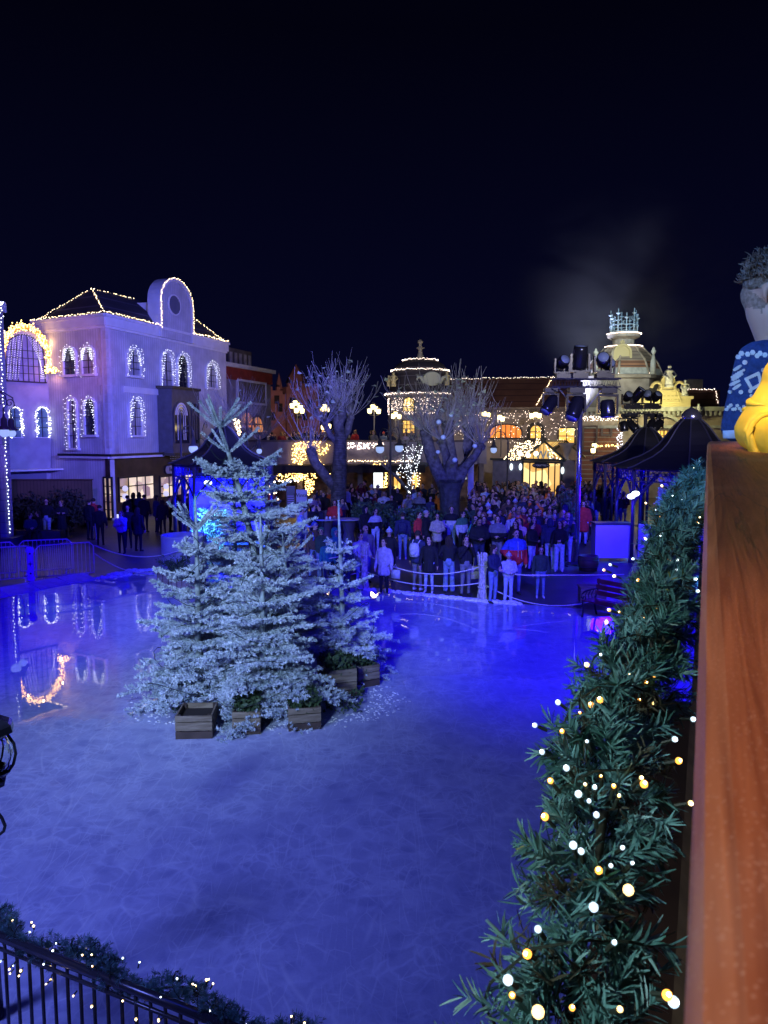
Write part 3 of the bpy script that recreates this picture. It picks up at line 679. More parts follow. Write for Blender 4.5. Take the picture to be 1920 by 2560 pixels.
for k in range(1100):
    a = rnd.random()*6.283; q = rnd.gauss(.93, .09); p = Vector((gB.x-.05+math.cos(a)*2.15*q, gB.y+.75+math.sin(a)*1.35*q, 0)); mb.ball((p.x, p.y, .015), rnd.uniform(.006, .028), 5, sc=(1.3, 1.2, .7))
tag(mb.build('snow', snow, None, True), 'crumbled snow ring round the foot of the firs', 'snow', kind='stuff')

# ================================================================ barriers, rope posts and ropes
steel = mat('galvanised', (.72, .72, .76), .35, metal=.15, var=.1)
def barrier(label, x0, y0, x1, y1, ztop=1.1, group='steel crowd barriers'):
    a, b = G(x0, y0), G(x1, y1); L_ = (b-a).length; t = thing('crowd_barrier', label, 'barrier', (a+b)/2, group=group); d = (b-a).normalized(); n = Vector((-d.y, d.x, 0))
    rr = .12; P = [a+Vector((0, 0, .12)), a+Vector((0, 0, ztop-rr)), a+d*rr+Vector((0, 0, ztop)), b-d*rr+Vector((0, 0, ztop)), b+Vector((0, 0, ztop-rr)), b+Vector((0, 0, .12)), a+Vector((0, 0, .12))]
    MB().tube(P, .02, 6, caps=False).build('frame', steel, t, True)
    mb = MB(); k = int(L_/.12)
    for i in range(1, k): mb.tube([a+d*L_*i/k+Vector((0, 0, .12)), a+d*L_*i/k+Vector((0, 0, ztop))], .009, 5, caps=False)
    mb.build('bars', steel, t, True)
    for q in (.12, .88):
        c = a.lerp(b, q); MB().bar(c-n*.3+Vector((0, 0, .02)), c+n*.3+Vector((0, 0, .02)), .04).bar(c+Vector((0, 0, .02)), c+Vector((0, 0, .14)), .03).build('foot', steel, t)
    return t
barrier('front steel crowd barrier right of the painted post', 92, 1453, 236, 1440)
barrier('front steel crowd barrier left of the painted post', -70, 1464, 82, 1453)
barrier('rear steel crowd barrier ending behind the front one', 52, 1437, 181, 1430)
barrier('rear steel crowd barrier at the left edge of the photo', -95, 1449, 40, 1440)
# painted post with rounded ends and a cut-out star
p = G(82, 1461); pp = thing('painted_post', 'pale flat post with scalloped ends and a star cut-out between the barriers', 'post', p)
prof = [(.0, .06), (.09, .07), (.13, .13), (.12, .2), (.09, .24), (.10, .3), (.10, .85), (.09, .9), (.12, .95), (.13, 1.02), (.10, 1.08), (.07, 1.1), (.0, 1.12)]
pts = [(p.x+x, p.y-.1, z+.05) for x, z in prof]+[(p.x-x, p.y-.1, z+.05) for x, z in prof[::-1][1:-1]]
MB().poly(pts, (0, .03, 0)).build('board', mat('painted_pale', (.6, .6, .68), .5, var=.1), pp)
hb_ = mat('hole_black', (.01, .01, .02), .9)
for zc_ in (.35, .95): MB().poly([(p.x+.03*math.cos(a*math.pi/6), p.y-.104, zc_+.03*math.sin(a*math.pi/6)) for a in range(12)], (0, .003, 0)).build('round_hole', hb_, pp)
st = [(math.cos(a*math.pi/4)*(.085 if a % 2 == 0 else .02), math.sin(a*math.pi/4)*(.10 if a % 2 == 0 else .025)) for a in range(8)]
MB().poly([(p.x+x, p.y-.104, .64+z) for x, z in st], (0, .003, 0)).build('star_hole', hb_, pp)
def rope_post(label, x, y, ytop):
    p = G(x, y); h = W(x, ytop, p.y).z; t = thing('rope_post', label, 'post', p, group='twig bundle rope posts'); mb = MB()
    for k in range(46):
        a = rnd.random()*6.283; q = math.sqrt(rnd.random())*.14; b = .12 if k % 3 else .02; lean = rnd.uniform(.9, 1.25)
        pts = []
        for j in range(5):
            u = j/4; w_ = 1-.35*math.sin(math.pi*min(1, u*1.15)); pts.append((p.x+math.cos(a)*q*w_*(1.15 if j in (0, 4) else 1), p.y+math.sin(a)*q*w_, u*h*rnd.uniform(.94, 1.04)))
        mb.tube(pts, rnd.uniform(.014, .026), 5)
    mb.build('twig_bundle', mat('pale_twigs', (.5, .46, .44), .85, var=.35, vscale=14), t)
    mat('rope_fibre', (.62, .6, .55), .8, var=.15, vscale=30)
    for z in (.33, .9): MB().tube([(p.x+.135*math.cos(a*math.pi/7), p.y+.135*math.sin(a*math.pi/7), z*h*.85+.01*math.sin(a)) for a in range(15)], .012, 5).build('binding', MATS['rope_fibre'], t)
    return p, h
pA, hA = rope_post('twig bundle rope post behind the right fir', 912, 1473, 1360)
pB, hB = rope_post('twig bundle rope post in front of the boy in the pale jacket', 1206, 1500, 1384)
ropem = MATS['rope_fibre']
def rope(label, a, b, sag, r=.017):
    a, b = Vector(a), Vector(b); P = []
    for i in range(25):
        u = i/24; q = a.lerp(b, u); q.z -= sag*4*u*(1-u); P.append(q)
    o = MB().tube(P, r, 6).build('rope', ropem, None, True); tag(o, label, 'rope', 'ropes round the rink'); return o
e1 = W(236, 1363, 23.9); e1b = W(236, 1383, 23.9); pl = W(482, 1362, 24.2); plb = W(410, 1425, 23.6)
rope('upper rope from the barriers towards the left fir', e1, pl, .38); rope('lower rope from the barriers to the wooden tub', e1b, plb, .30)
up, lo = .90, .50
rope('upper rope arriving at the twig post from behind the firs', W(640, 1380, 23), pA+Vector((0, 0, hA*.88)), .28)
rope('lower rope arriving at the twig post from behind the firs', W(640, 1420, 23), pA+Vector((0, 0, hA*.42)), .32)
rope('upper sagging rope between the two twig posts', pA+Vector((0, 0, hA*.80)), pB+Vector((0, 0, hB*.74)), .40)
rope('lower sagging rope between the two twig posts', pA+Vector((0, 0, hA*.40)), pB+Vector((0, 0, hB*.38)), .24)
rope('taut upper rope from the right twig post', pB+Vector((0, 0, hB*.74)), W(1372, 1438, 19.8), .10)
rope('straight rope running right behind the bench', W(1290, 1437, 20.2), W(1560, 1436, 21), .015)
rope('lower rope sagging from the right twig post to the bench', pB+Vector((0, 0, hB*.36)), W(1500, 1498, 19.2), .36)
# ================================================================ bench
def bench(label, p, rz):
    t = thing('park_bench', label, 'bench', p, rz, local=True); wd = mat('bench_wood', (.16, .035, .03), .5, var=.3); ir = mat('cast_iron', (.02, .02, .025), .45)
    mb = MB()
    for k in range(4): mb.box((0, -.2+.12*k, .44), (1.5, .1, .035))
    mb.build('seat', wd, t); mb = MB()
    for k in range(3): mb.box((0, .27+.03*k, .58+.14*k), (1.5, .03, .11))
    mb.build('backrest', wd, t)
    for sx in (-.72, .72):
        mb = MB(); mb.tube([(sx, -.25, 0), (sx, -.22, .2), (sx, -.25, .42), (sx, .2, .42), (sx, .3, .6), (sx, .37, .92)], .025, 6)
        mb.tube([(sx, .3, 0), (sx, .22, .22), (sx, .2, .42)], .025, 6)
        mb.tube([(sx, .3, .68), (sx, .1, .68), (sx, -.15, .66), (sx, -.28, .6), (sx, -.3, .52), (sx, -.24, .48), (sx, -.2, .54)], .022, 6)
        for q in range(3): mb.tube([(sx, -.12+.12*q, .43), (sx, -.16+.12*q, .55), (sx, -.08+.12*q, .66)], .012, 5)
        mb.build('arm_frame', ir, t)
    return t
bench('red slatted bench with curled iron arms at the rink edge', G(1532, 1556), -.95)
# timber box behind bench
q = G(1480, 1502); tb = thing('timber_box', 'low weathered timber box behind the red bench', 'box', q); MB().box((q.x, q.y, .2), (.7, .3, .4)).build('case', plank, tb); MB().box((q.x, q.y, .415), (.76, .34, .03)).build('lid', plank, tb)
# ================================================================ planters at the rear left
bl = mat('tub_grey', (.42, .42, .46), .55, var=.08)
p = G(478, 1432); p = Vector((W(462, 1432, 25.0).x, 25.0, 0))
tb = thing('round_tub', 'large plain round blue-lit tub beside the kiosk', 'tub', p)
MB().lathe([(.62, 0), (.72, .02), (.74, 1.15), (.76, 1.2), (.68, 1.2), (.66, 1.0), (.0, 1.0)], p, 28).build('body', bl, tb, True)
def plant_box(label, x, y, wx, hh, leafc, rz=0, spiky=True):
    p = G(x, y); t = thing('plant_box', label, 'planter', p, rz, local=True)
    MB().box((0, 0, .2), (wx, .5, .4)).build('box', plank_dark, t)
    mb = MB()
    for k in range(int(wx/.16)): mb.box((-wx/2+.08+.16*k, -.262, .2), (.14, .02, .38))
    mb.build('front_boards', plank, t)
    segs = [((rnd.uniform(-wx/2, wx/2), rnd.uniform(-.2, .2), .38), (rnd.uniform(-wx/2, wx/2)*1.2, rnd.uniform(-.3, .3), .4+hh*rnd.uniform(.6, 1.1)), 1) for _ in range(26)]
    V, F = needle_cloud(segs, 60, .11, .018, .9); put('leaves', np_mesh(V, F, [leafm]), t)
plant_box('low plank box with tufty plants on the rink edge left of the firs', 432, 1462, .9, .45, None, .3)
plant_box('second low plank box nearer the left fir', 474, 1478, .8, .35, None, -.3)

# ================================================================ balcony rail, garland, near railing
def wood_mat():
    m = bpy.data.materials.new('varnished_wood'); m.use_nodes = True; n = m.node_tree; N = n.nodes.new; L = n.links.new; b = n.nodes['Principled BSDF']
    t = N('ShaderNodeTexCoord'); mp = N('ShaderNodeMapping'); mp.inputs['Scale'].default_value = (3, 75, 75); L(t.outputs['Object'], mp.inputs[0])
    a = N('ShaderNodeTexNoise'); a.inputs['Scale'].default_value = 1.0; a.inputs['Detail'].default_value = 7; a.inputs['Distortion'].default_value = 2.2; L(mp.outputs[0], a.inputs['Vector'])
    c = N('ShaderNodeTexNoise'); c.inputs['Scale'].default_value = 3.5; c.inputs['Detail'].default_value = 4; L(t.outputs['Object'], c.inputs['Vector'])
    v = N('ShaderNodeTexVoronoi'); v.inputs['Scale'].default_value = 150; L(t.outputs['Object'], v.inputs['Vector'])
    cr = N('ShaderNodeValToRGB'); L(a.outputs['Fac'], cr.inputs[0])
    cr.color_ramp.elements[0].position = .3; cr.color_ramp.elements[0].color = (.15, .036, .013, 1)
    cr.color_ramp.elements[1].position = .72; cr.color_ramp.elements[1].color = (.33, .105, .042, 1)
    mr = N('ShaderNodeMapRange'); L(c.outputs['Fac'], mr.inputs[0]); mr.inputs[1].default_value = .55; mr.inputs[2].default_value = .75; mr.inputs[4].default_value = .45
    m1 = N('ShaderNodeMix'); m1.data_type = 'RGBA'; L(mr.outputs[0], m1.inputs[0]); L(cr.outputs[0], m1.inputs[6]); m1.inputs[7].default_value = (.46, .26, .18, 1)
    lt = N('ShaderNodeMapRange'); L(v.outputs['Distance'], lt.inputs[0]); lt.inputs[1].default_value = .22; lt.inputs[2].default_value = .10; lt.inputs[3].default_value = 0; lt.inputs[4].default_value = .5
    k = N('ShaderNodeMath'); k.operation = 'MULTIPLY'; L(lt.outputs[0], k.inputs[0]); L(mr.outputs[0], k.inputs[1])
    m2 = N('ShaderNodeMix'); m2.data_type = 'RGBA'; L(k.outputs[0], m2.inputs[0]); L(m1.outputs[2], m2.inputs[6]); m2.inputs[7].default_value = (.75, .6, .5, 1)
    mk = N('ShaderNodeMapping'); mk.inputs['Scale'].default_value = (.9, 14, 14); L(t.outputs['Object'], mk.inputs[0])
    ck = N('ShaderNodeTexNoise'); ck.inputs['Scale'].default_value = 1.0; ck.inputs['Detail'].default_value = 9; ck.inputs['Distortion'].default_value = .6; L(mk.outputs[0], ck.inputs['Vector'])
    ab = N('ShaderNodeMath'); ab.operation = 'SUBTRACT'; L(ck.outputs['Fac'], ab.inputs[0]); ab.inputs[1].default_value = .5
    a2 = N('ShaderNodeMath'); a2.operation = 'ABSOLUTE'; L(ab.outputs[0], a2.inputs[0])
    cl = N('ShaderNodeMapRange'); L(a2.outputs[0], cl.inputs[0]); cl.inputs[1].default_value = 0; cl.inputs[2].default_value = .012; cl.inputs[3].default_value = .75; cl.inputs[4].default_value = 0
    m3 = N('ShaderNodeMix'); m3.data_type = 'RGBA'; L(cl.outputs[0], m3.inputs[0]); L(m2.outputs[2], m3.inputs[6]); m3.inputs[7].default_value = (.05, .018, .01, 1)
    sp2 = N('ShaderNodeTexVoronoi'); sp2.inputs['Scale'].default_value = 420; L(t.outputs['Object'], sp2.inputs['Vector'])
    sr = N('ShaderNodeMapRange'); L(sp2.outputs['Distance'], sr.inputs[0]); sr.inputs[1].default_value = .30; sr.inputs[2].default_value = .12; sr.inputs[3].default_value = 0; sr.inputs[4].default_value = .28
    m4 = N('ShaderNodeMix'); m4.data_type = 'RGBA'; L(sr.outputs[0], m4.inputs[0]); L(m3.outputs[2], m4.inputs[6]); m4.inputs[7].default_value = (.62, .38, .28, 1)
    L(m4.outputs[2], b.inputs['Base Color']); b.inputs['Roughness'].default_value = .52
    bp = N('ShaderNodeBump'); bp.inputs['Strength'].default_value = .25; bp.inputs['Distance'].default_value = .002; L(a.outputs['Fac'], bp.inputs['Height']); L(bp.outputs[0], b.inputs['Normal'])
    return m
woodm = wood_mat()
PA = CAMV+ray(1712, 2560)*.155; PB_ = CAMV+ray(1768, 1103)*2.95; ax_ = (PB_-PA).normalized()
PA0 = PA-ax_*.45; side = ax_.cross(Vector((0, 0, 1))).normalized(); upv = side.cross(ax_).normalized()
BL = thing('balcony_rail', 'broad orange-brown varnished wooden handrail of the balcony', 'railing', (PB_.x+.2, PB_.y, 3.35))
Lb = (PB_-PA0).length
Mb = Matrix((( ax_.x, side.x, upv.x, 0), (ax_.y, side.y, upv.y, 0), (ax_.z, side.z, upv.z, 0), (0, 0, 0, 1)))
# local: x along, y to the right, z up; rounded outer edge
Wd, Th, rd = .34, .045, .012
prof = [(0.0, -Th), (0.0, -rd*1.2), (rd*.3, -rd*.45), (rd, -rd*.05), (rd*1.6, 0), (Wd-rd, 0), (Wd, -rd), (Wd, -Th)]
mb = MB(); n = len(prof); xs = [i*Lb/12 for i in range(13)]
mb.add([(x, y, z) for x in xs for y, z in prof], [(i*n+j, (i+1)*n+j, (i+1)*n+(j+1) % n, i*n+(j+1) % n) for i in range(12) for j in range(n)]+[tuple(range(n)), tuple(12*n+j for j in range(n))[::-1]])
o = bpy.data.objects.new('top_board', mb.mesh(woodm)); C.objects.link(o); o.parent = BL; o.matrix_parent_inverse = PINV[BL.name]; o.matrix_basis = Matrix.Translation(PA0) @ Mb
dkw = mat('dark_wood', (.035, .016, .008), .6, var=.3, vscale=4)
def RP(x, y, z): return PA0+ax_*x+side*y+Vector((0, 0, z))
mb = MB(); mb.bar(RP(0, .16, -.09), RP(Lb, .16, -.09), .1, .08); mb.build('under_rail', dkw, BL)
for k in range(4):
    q = RP(.3+k*1.0, .17, -.09); MB().box((q.x, q.y, (q.z+3.3)/2), (.09, .09, q.z-3.3)).build('post', dkw, BL)
mb = MB()
for k in range(26): q = RP(.12+k*.125, .17, -.12); mb.bar(q, (q.x, q.y, 3.42), .03)
mb.build('balusters', dkw, BL)
# deck, and an added dark beam standing for shade behind the garland
dk = MB(); a, b = RP(-1.2, -.02, 0), RP(9, -.02, 0)
dk.poly([(a.x, a.y, 3.22), (b.x, b.y, 3.22), (b.x+4, b.y-.5, 3.22), (a.x+4, a.y-2, 3.22)], (0, 0, .1)); tag(dk.build('deck', mat('deck_boards', (.10, .06, .035), .6, var=.3, stretch=(8, 1, 8))), kind='structure')
a, b = RP(-1.2, -.075, 0), RP(4.0, -.075, 0); fb = MB(); fb.bar((a.x, a.y, 3.07), (b.x, b.y, 3.07), .28, .3); tag(fb.build('shade_beam', dkw), 'added dark beam for the shade between garland and handrail', 'beam')
# near garland
fir_g = mat('garland_needles', (.03, .12, .085), .5, col2=(.16, .36, .36), vscale=11, spec=.5)
fir_b = mat('garland_brown', (.05, .05, .03), .7); fir_y = mat('garland_yellow', (.22, .24, .05), .6)
def garland(label, path, radii, nspr, nlen, nwid, per, bulbs, brad, seed, group=None, name='garland'):
    r = random.Random(seed); rg = np.random.default_rng(seed); t = thing(name, label, 'garland', path[0], group=group)
    P = [Vector(p) for p in path]; cum = [0]
    for a, b in zip(P[:-1], P[1:]): cum.append(cum[-1]+(b-a).length)
    def at(u):
        s = u*cum[-1]; i = max(0, min(len(P)-2, next((k for k in range(len(cum)-1) if cum[k+1] >= s), len(P)-2)))
        w_ = (s-cum[i])/(cum[i+1]-cum[i]); return P[i].lerp(P[i+1], w_), (P[i+1]-P[i]).normalized(), radii[i]+(radii[i+1]-radii[i])*w_
    fine = [at(i/60)[0] for i in range(61)]
    MB().tube(fine, [at(i/60)[2]*.07 for i in range(61)], 7).build('core', fir_b, t, True)
    segs = []; brown = []
    for k in range(nspr):
        u = r.random()**1.0; p, d, R_ = at(u); a = Vector((r.gauss(0, 1), r.gauss(0, 1), r.gauss(0, 1))); a = (a-d*a.dot(d)*.45).normalized()
        p0 = p+a*R_*r.uniform(.1, .45); p1 = p+a*R_*r.uniform(.45, 1.12)+d*r.uniform(-.5, .5)*R_
        (segs if r.random() < .78 else brown).append((tuple(p0), tuple(p1), r.uniform(.75, 1.1)))
    tips = r.sample(segs, max(3, len(segs)//14)); Vs, Fs, Ms, o_ = [], [], [], 0
    for sg_, pr_, ln_, fw_, mi_ in ((segs, per, nlen, .75, 0), (brown, per*.5, nlen*.8, .6, 1), (tips, per*.3, nlen*.6, .9, 2)):
        V, F = needle_cloud(sg_, pr_, ln_, nwid, fw_, .12, rg); Vs.append(V); Fs.append(F+o_); Ms.append(np.full(len(F), mi_)); o_ += len(V)
    put('needles', np_mesh(np.vstack(Vs), np.vstack(Fs), [fir_g, fir_b, fir_y], np.concatenate(Ms)), t)
    cable = []
    for i in range(140):
        p, d, R_ = at(i/139); a = i*.55; e = d.cross(Vector((0, 0, 1))).normalized(); f_ = d.cross(e); cable.append(p+(e*math.cos(a)+f_*math.sin(a))*R_*.82)
    MB().tube(cable, brad*.28, 5).build('cable', WIRE, t)
    for k, bspec in enumerate(bulbs):
        q, sc, kind = bspec; q = Vector(q)
        pc = min(fine, key=lambda c: (c-q).length); dr = (pc-q).normalized(); m_ = BUL[kind]
        mb = MB(); rr0 = brad*sc*.68; mb.ball(q, rr0, 10); bo = mb.build('bulb', m_, t, True); vw = ((CAMV-q).normalized()-dr*.8+Vector((r.gauss(0, .3), 0, r.gauss(0, .3)))).normalized(); MB().ball(q+vw*rr0*.62, rr0*.52, 8).build('glowing_tip', CORE[kind], bo, True)
        MB().tube([q+dr*brad*.8, q+dr*brad*3.2], brad*.42, 6).build('socket', WIRE, bo)
    return t
BUL = [emit('lamp_amber', (1, .42, .06), 2.6, True), emit('lamp_cool', (.62, .80, .95), 1.5, True), emit('lamp_warm', (1, .66, .24), 3.5, True)]
CORE = [emit('core_amber', (1, .80, .40), 22, True), emit('core_cool', (.9, 1, 1), 16, True), emit('core_warm', (1, .9, .6), 26, True)]
gl_px = [(1752, 1190, 3.3), (1728, 1245, 2.9), (1690, 1320, 2.55), (1668, 1410, 2.2), (1650, 1510, 1.9), (1628, 1610, 1.6), (1570, 1720, 1.38), (1535, 1820, 1.25), (1520, 1960, 1.08), (1492, 2150, .95), (1455, 2350, .86), (1430, 2520, .80), (1400, 2700, .76)]
GX = 0
gpath = [W(x, y, d) for x, y, d in gl_px]
_r = random.Random(77)
# bulbs: pixel place, depth, size, kind
bl = [(1395, 1756, 1.28, 1, 1), (1337, 1813, 1.2, .9, 1), (1355, 1880, 1.15, .9, 1), (1467, 1662, 1.5, 1, 2), (1478, 1762, 1.3, 1.1, 0), (1500, 1750, 1.3, 1.2, 0), (1405, 1828, 1.15, .8, 0), (1376, 1952, 1.05, .9, 0),
      (1416, 1920, 1.05, 1, 1), (1446, 1985, 1.0, 1.1, 1), (1362, 2042, 1.0, 1.1, 0), (1491, 2037, .98, .9, 1), (1433, 2113, .95, 1.1, 1), (1453, 2128, .94, .9, 1), (1497, 2176, .92, 1, 0), (1571, 2225, .9, 1.4, 2), (1484, 2268, .88, 1.2, 1),
      (1345, 2323, .86, .9, 1), (1318, 2385, .84, 1.1, 0), (1270, 2450, .82, 1.2, 1), (1345, 2530, .8, 1.4, 2), (1668, 2488, .82, 1.2, 0), (1684, 2505, .82, 1.3, 1), (1610, 1960, 1.1, 1.2, 0), (1687, 1848, 1.35, 1, 1), (1697, 1902, 1.25, 1.1, 0),
      (1733, 1798, 1.45, 1, 1), (1727, 2008, 1.2, .8, 2), (1515, 1555, 1.75, 1, 2), (1502, 1637, 1.6, .6, 1), (1523, 1525, 1.8, .9, 0), (1526, 1412, 2.15, .9, 1), (1583, 1397, 2.3, .9, 1), (1595, 1450, 2.1, .9, 0), (1615, 1348, 2.5, .9, 1), (1612, 1345, 2.4, .6, 0),
      (1655, 1334, 2.5, 1, 1), (1694, 1400, 2.3, 1, 1), (1692, 1425, 2.3, 1, 1), (1738, 1447, 2.3, 1, 1), (1673, 1400, 2.3, .9, 0), (1763, 1309, 2.7, 1, 1), (1745, 1306, 2.7, .9, 0), (1655, 1215, 2.9, 1, 2), (1682, 1240, 2.8, .8, 1), (1703, 1238, 2.8, .9, 1), (1736, 1170, 3.2, 1, 2),
      (1772, 1210, 2.8, .8, 2), (1648, 1290, 2.6, .9, 0), (1640, 1275, 2.6, .6, 1), (1615, 1258, 2.7, .8, 2), (1779, 1444, 2.2, 1, 0), (1744, 1478, 2.1, 1, 1), (1536, 1440, 2.0, .9, 2), (1510, 1425, 2.1, .8, 0), (1548, 1530, 1.7, .5, 0)]
for _ in range(34): _i = _r.randrange(len(gl_px)-1); _x, _y, _d = gl_px[_i]; bl.append((_x+_r.uniform(-95, 75)*1.6/_d*.8, _y+_r.uniform(-40, 50), _d, _r.uniform(.45, .75), _r.choice((0, 1, 2))))
GR = [.07, .085, .095, .085, .085, .085, .10, .105, .10, .10, .105, .12, .12]
def gbulb(x, y, d):                   # bulbs sit on the outside of the garland
    rd = ray(x, y).normalized(); best = (9, None, 0)
    for (a, b, ra_, rb2) in zip(gpath[:-1], gpath[1:], GR[:-1], GR[1:]):
        for k in range(8):
            q = a.lerp(b, k/8); t = (q-CAMV).dot(rd); e = (CAMV+rd*t-q).length
            if e < best[0]: best = (e, t, ra_+(rb2-ra_)*k/8)
    e, t, r_ = best; R1_ = r_*1.28; return tuple(CAMV+rd*(t-math.sqrt(max(0, R1_*R1_-e*e))))
garland('thick green artificial fir garland with amber and white bulbs hanging outside the wooden handrail', gpath, [.07, .085, .095, .085, .085, .085, .10, .105, .10, .10, .105, .12, .12], 1500, .030, .0034, 600,
        [(gbulb(x, y, d), s, k) for x, y, d, s, k in bl], .0066, 21)
# ---------------------------------------------------------------- black railing bottom left with its own garland
blk = mat('black_paint', (.07, .07, .09), .24, metal=.5)
ra, rb_ = G(-60, 2318, .98), G(760, 2640, .98); RL = thing('metal_railing', 'black tubular railing standing at the bottom left', 'railing', (ra.x, ra.y, 0))
MB().tube([ra, rb_], .032, 12).build('handrail', blk, RL, True)
lo_ = Vector((0, 0, -.09)); MB().tube([ra+lo_, rb_+lo_], .014, 8).build('lower_rail', blk, RL, True)
Lr = (rb_-ra).length
for k in range(int(Lr/.118)):
    q = ra.lerp(rb_, (k*.118+.05)/Lr); MB().tube([q+Vector((0, 0, -.02)), (q.x, q.y, 0.0)], .012, 7).build('baluster', blk, RL, True)
for k in (.34, .66): q = ra.lerp(rb_, k); dd = (rb_-ra).normalized(); MB().tube([q-dd*.02, q+dd*.02], .031, 12).build('collar', blk, RL, True)
gp2 = []; r2 = []
for i in range(25):
    u = i/24; q = ra.lerp(rb_, u); ph = u*19.5; gp2.append(q+Vector((.02, .07*math.cos(ph)+.10, .04*math.sin(ph)-.02))); r2.append(.088+.022*math.sin(ph*1.7))
bl2 = []
for k in range(58):
    u = rnd.random(); q = ra.lerp(rb_, u); a = rnd.random()*6.28; s_ = rnd.uniform(.13, .2); bl2.append((tuple(q+Vector((rnd.uniform(-.03, .03), math.cos(a)*s_, math.sin(a)*s_-.01))), rnd.uniform(.7, 1.15), 2 if k % 4 else 1))
garland('thin green garland with small warm bulbs wound round the black railing', gp2, r2, 1300, .032, .0036, 420, bl2, .011, 33)
# ---------------------------------------------------------------- hanging lantern at the left edge
lp = W(-34, 1880, 5.4); LT = thing('lantern', 'black iron and glass lantern cut by the left edge of the photo', 'lantern', (lp.x, lp.y, lp.z-.4))
z = lp.z
MB().lathe([(.03, .38), (.05, .33), (.075, .31), (.10, .26), (.17, .22), (.19, .20), (.20, .15), (.15, .12), (.13, .10)], (lp.x, lp.y, z), 8).build('cap', blk, LT)
MB().lathe([(.14, -.18), (.17, -.15), (.14, -.13)], (lp.x, lp.y, z), 8).build('base_ring', blk, LT)
MB().lathe([(.02, -.34), (.05, -.3), (.12, -.26), (.13, -.22), (.09, -.2)], (lp.x, lp.y, z), 8).build('finial', blk, LT)
for k in range(6):
    a = k*math.pi/3+.2; MB().tube([(lp.x+math.cos(a)*rr, lp.y+math.sin(a)*rr, z+h) for rr, h in ((.15, .12), (.19, .05), (.20, -.03), (.18, -.11), (.14, -.17))], .011, 6).build('rib', blk, LT, True)
gm_ = bpy.data.materials.new('clear_glass'); gm_.use_nodes = True; gb = gm_.node_tree.nodes['Principled BSDF']; gb.inputs['Transmission Weight'].default_value = 1; gb.inputs['Roughness'].default_value = .03; gb.inputs['IOR'].default_value = 1.12
MB().lathe([(.13, .11), (.165, .05), (.18, -.03), (.16, -.11), (.125, -.16)], (lp.x, lp.y, z), 18).build('glass', gm_, LT, True)
MB().tube([(lp.x, lp.y, z-.3), (lp.x-.03, lp.y, z-.7), (lp.x-.05, lp.y, z-1.2), (lp.x-.05, lp.y, .0)], [.03, .04, .05, .07], 10).build('post', blk, LT, True)
sw = [(lp.x-.03, lp.y, z-.36)]+[(lp.x-.03+.14*math.sin(t*.5), lp.y, z-.40-.05*t+.02*math.cos(t)) for t in range(1, 7)]; MB().tube(sw, .012, 6).build('scroll', blk, LT, True)

# ================================================================ background buildings
stone = mat('warm_stone', (.34, .31, .25), .85, var=.25, vscale=1.5, bump=.5, bscale=8)
stone_d = mat('dark_stone', (.14, .12, .12), .85, var=.3, vscale=1.5)
grey_r = mat('grey_render', (.26, .24, .30), .85, var=.2, vscale=.8)
redp = mat('red_boards', (.28, .04, .03), .7, var=.2, vscale=1.5)
roofb = striped('brown_roof', (.10, .045, .035), (.05, .02, .02), 2.2, 'Z', dark=.15)
blackm = mat('near_black', (.01, .01, .014), .6)
yel = lit('lit_window_yellow', (1, .72, .22), (.75, .38, .06), 1.6, 1.4); ora = lit('lit_window_orange', (1, .34, .05), (.8, .14, .02), 1.1, 1.1)
peach = lit('lit_window_peach', (.9, .36, .12), (.6, .2, .06), .75, 1.3)
def scatter(f, pxpoly, n, o=.1, jit=.05):
    from mathutils.geometry import intersect_point_line
    xs = [p[0] for p in pxpoly]; ys = [p[1] for p in pxpoly]; out = []
    def inside(x, y):
        c = False; j = len(pxpoly)-1
        for i in range(len(pxpoly)):
            xi, yi = pxpoly[i]; xj, yj = pxpoly[j]
            if (yi > y) != (yj > y) and x < (xj-xi)*(y-yi)/(yj-yi)+xi: c = not c
            j = i
        return c
    while len(out) < n:
        x, y = rnd.uniform(min(xs), max(xs)), rnd.uniform(min(ys), max(ys))
        if inside(x, y): out.append(f.px(x, y, o+rnd.uniform(-jit, jit)))
    out.sort(key=lambda p: (round(p.x*2.2), p.z)); return out
# ---- red and white building behind
f3 = Fac(tuple(W(568, 915, 56).xy), tuple(W(676, 933, 62.5).xy))
B3 = thing('red_white_building', 'tall building with red band, white striped top storey and orange lit arches', 'building', f3.p)
_, za = f3.hit(575, 918); _, zb = f3.hit(575, 948)
mb = MB(); f3.box(mb, -1, f3.L, 0, zb, -6, 0); mb.build('wall', grey_r, B3)
mb = MB(); f3.box(mb, -1, f3.L+.1, zb, za, -6, .12); mb.build('red_band', redp, B3)
mb = MB(); f3.box(mb, -1, f3.L+.3, za, za+.3, -6.2, .35); mb.build('cornice', trim, B3)
s0, s1, z0, z1 = f3.rect(588, 880, 646, 924); mb = MB(); f3.box(mb, s0, s1, za+.3, z1+.2, -4, -.6, 0)
for k in range(5): s = s0+(s1-s0)*(k+.3)/5; f3.box(mb, s, s+.35, za+.32, z1-.1, -.598, -.55, 1)
mb.build('top_storey', [stone_d, mat('faded_white', (.42, .40, .42), .7, var=.2)], B3)
s0, s1, z0, z1 = f3.rect(592, 957, 661, 1006); mb = MB(); f3.box(mb, s0, s1, z0, z1, .002, .1, 0); f3.ring(mb, [(s0-.15, z0-.15), (s0-.15, z1+.15), (s1+.15, z1+.15), (s1+.15, z0-.15), (s0-.15, z0-.15)], [(s0, z0), (s0, z1), (s1, z1), (s1, z0), (s0, z0)], .002, .16, 1)
mb.build('hoarding', [mat('beige_panel', (.16, .13, .09), .8, var=.1), trim], B3)
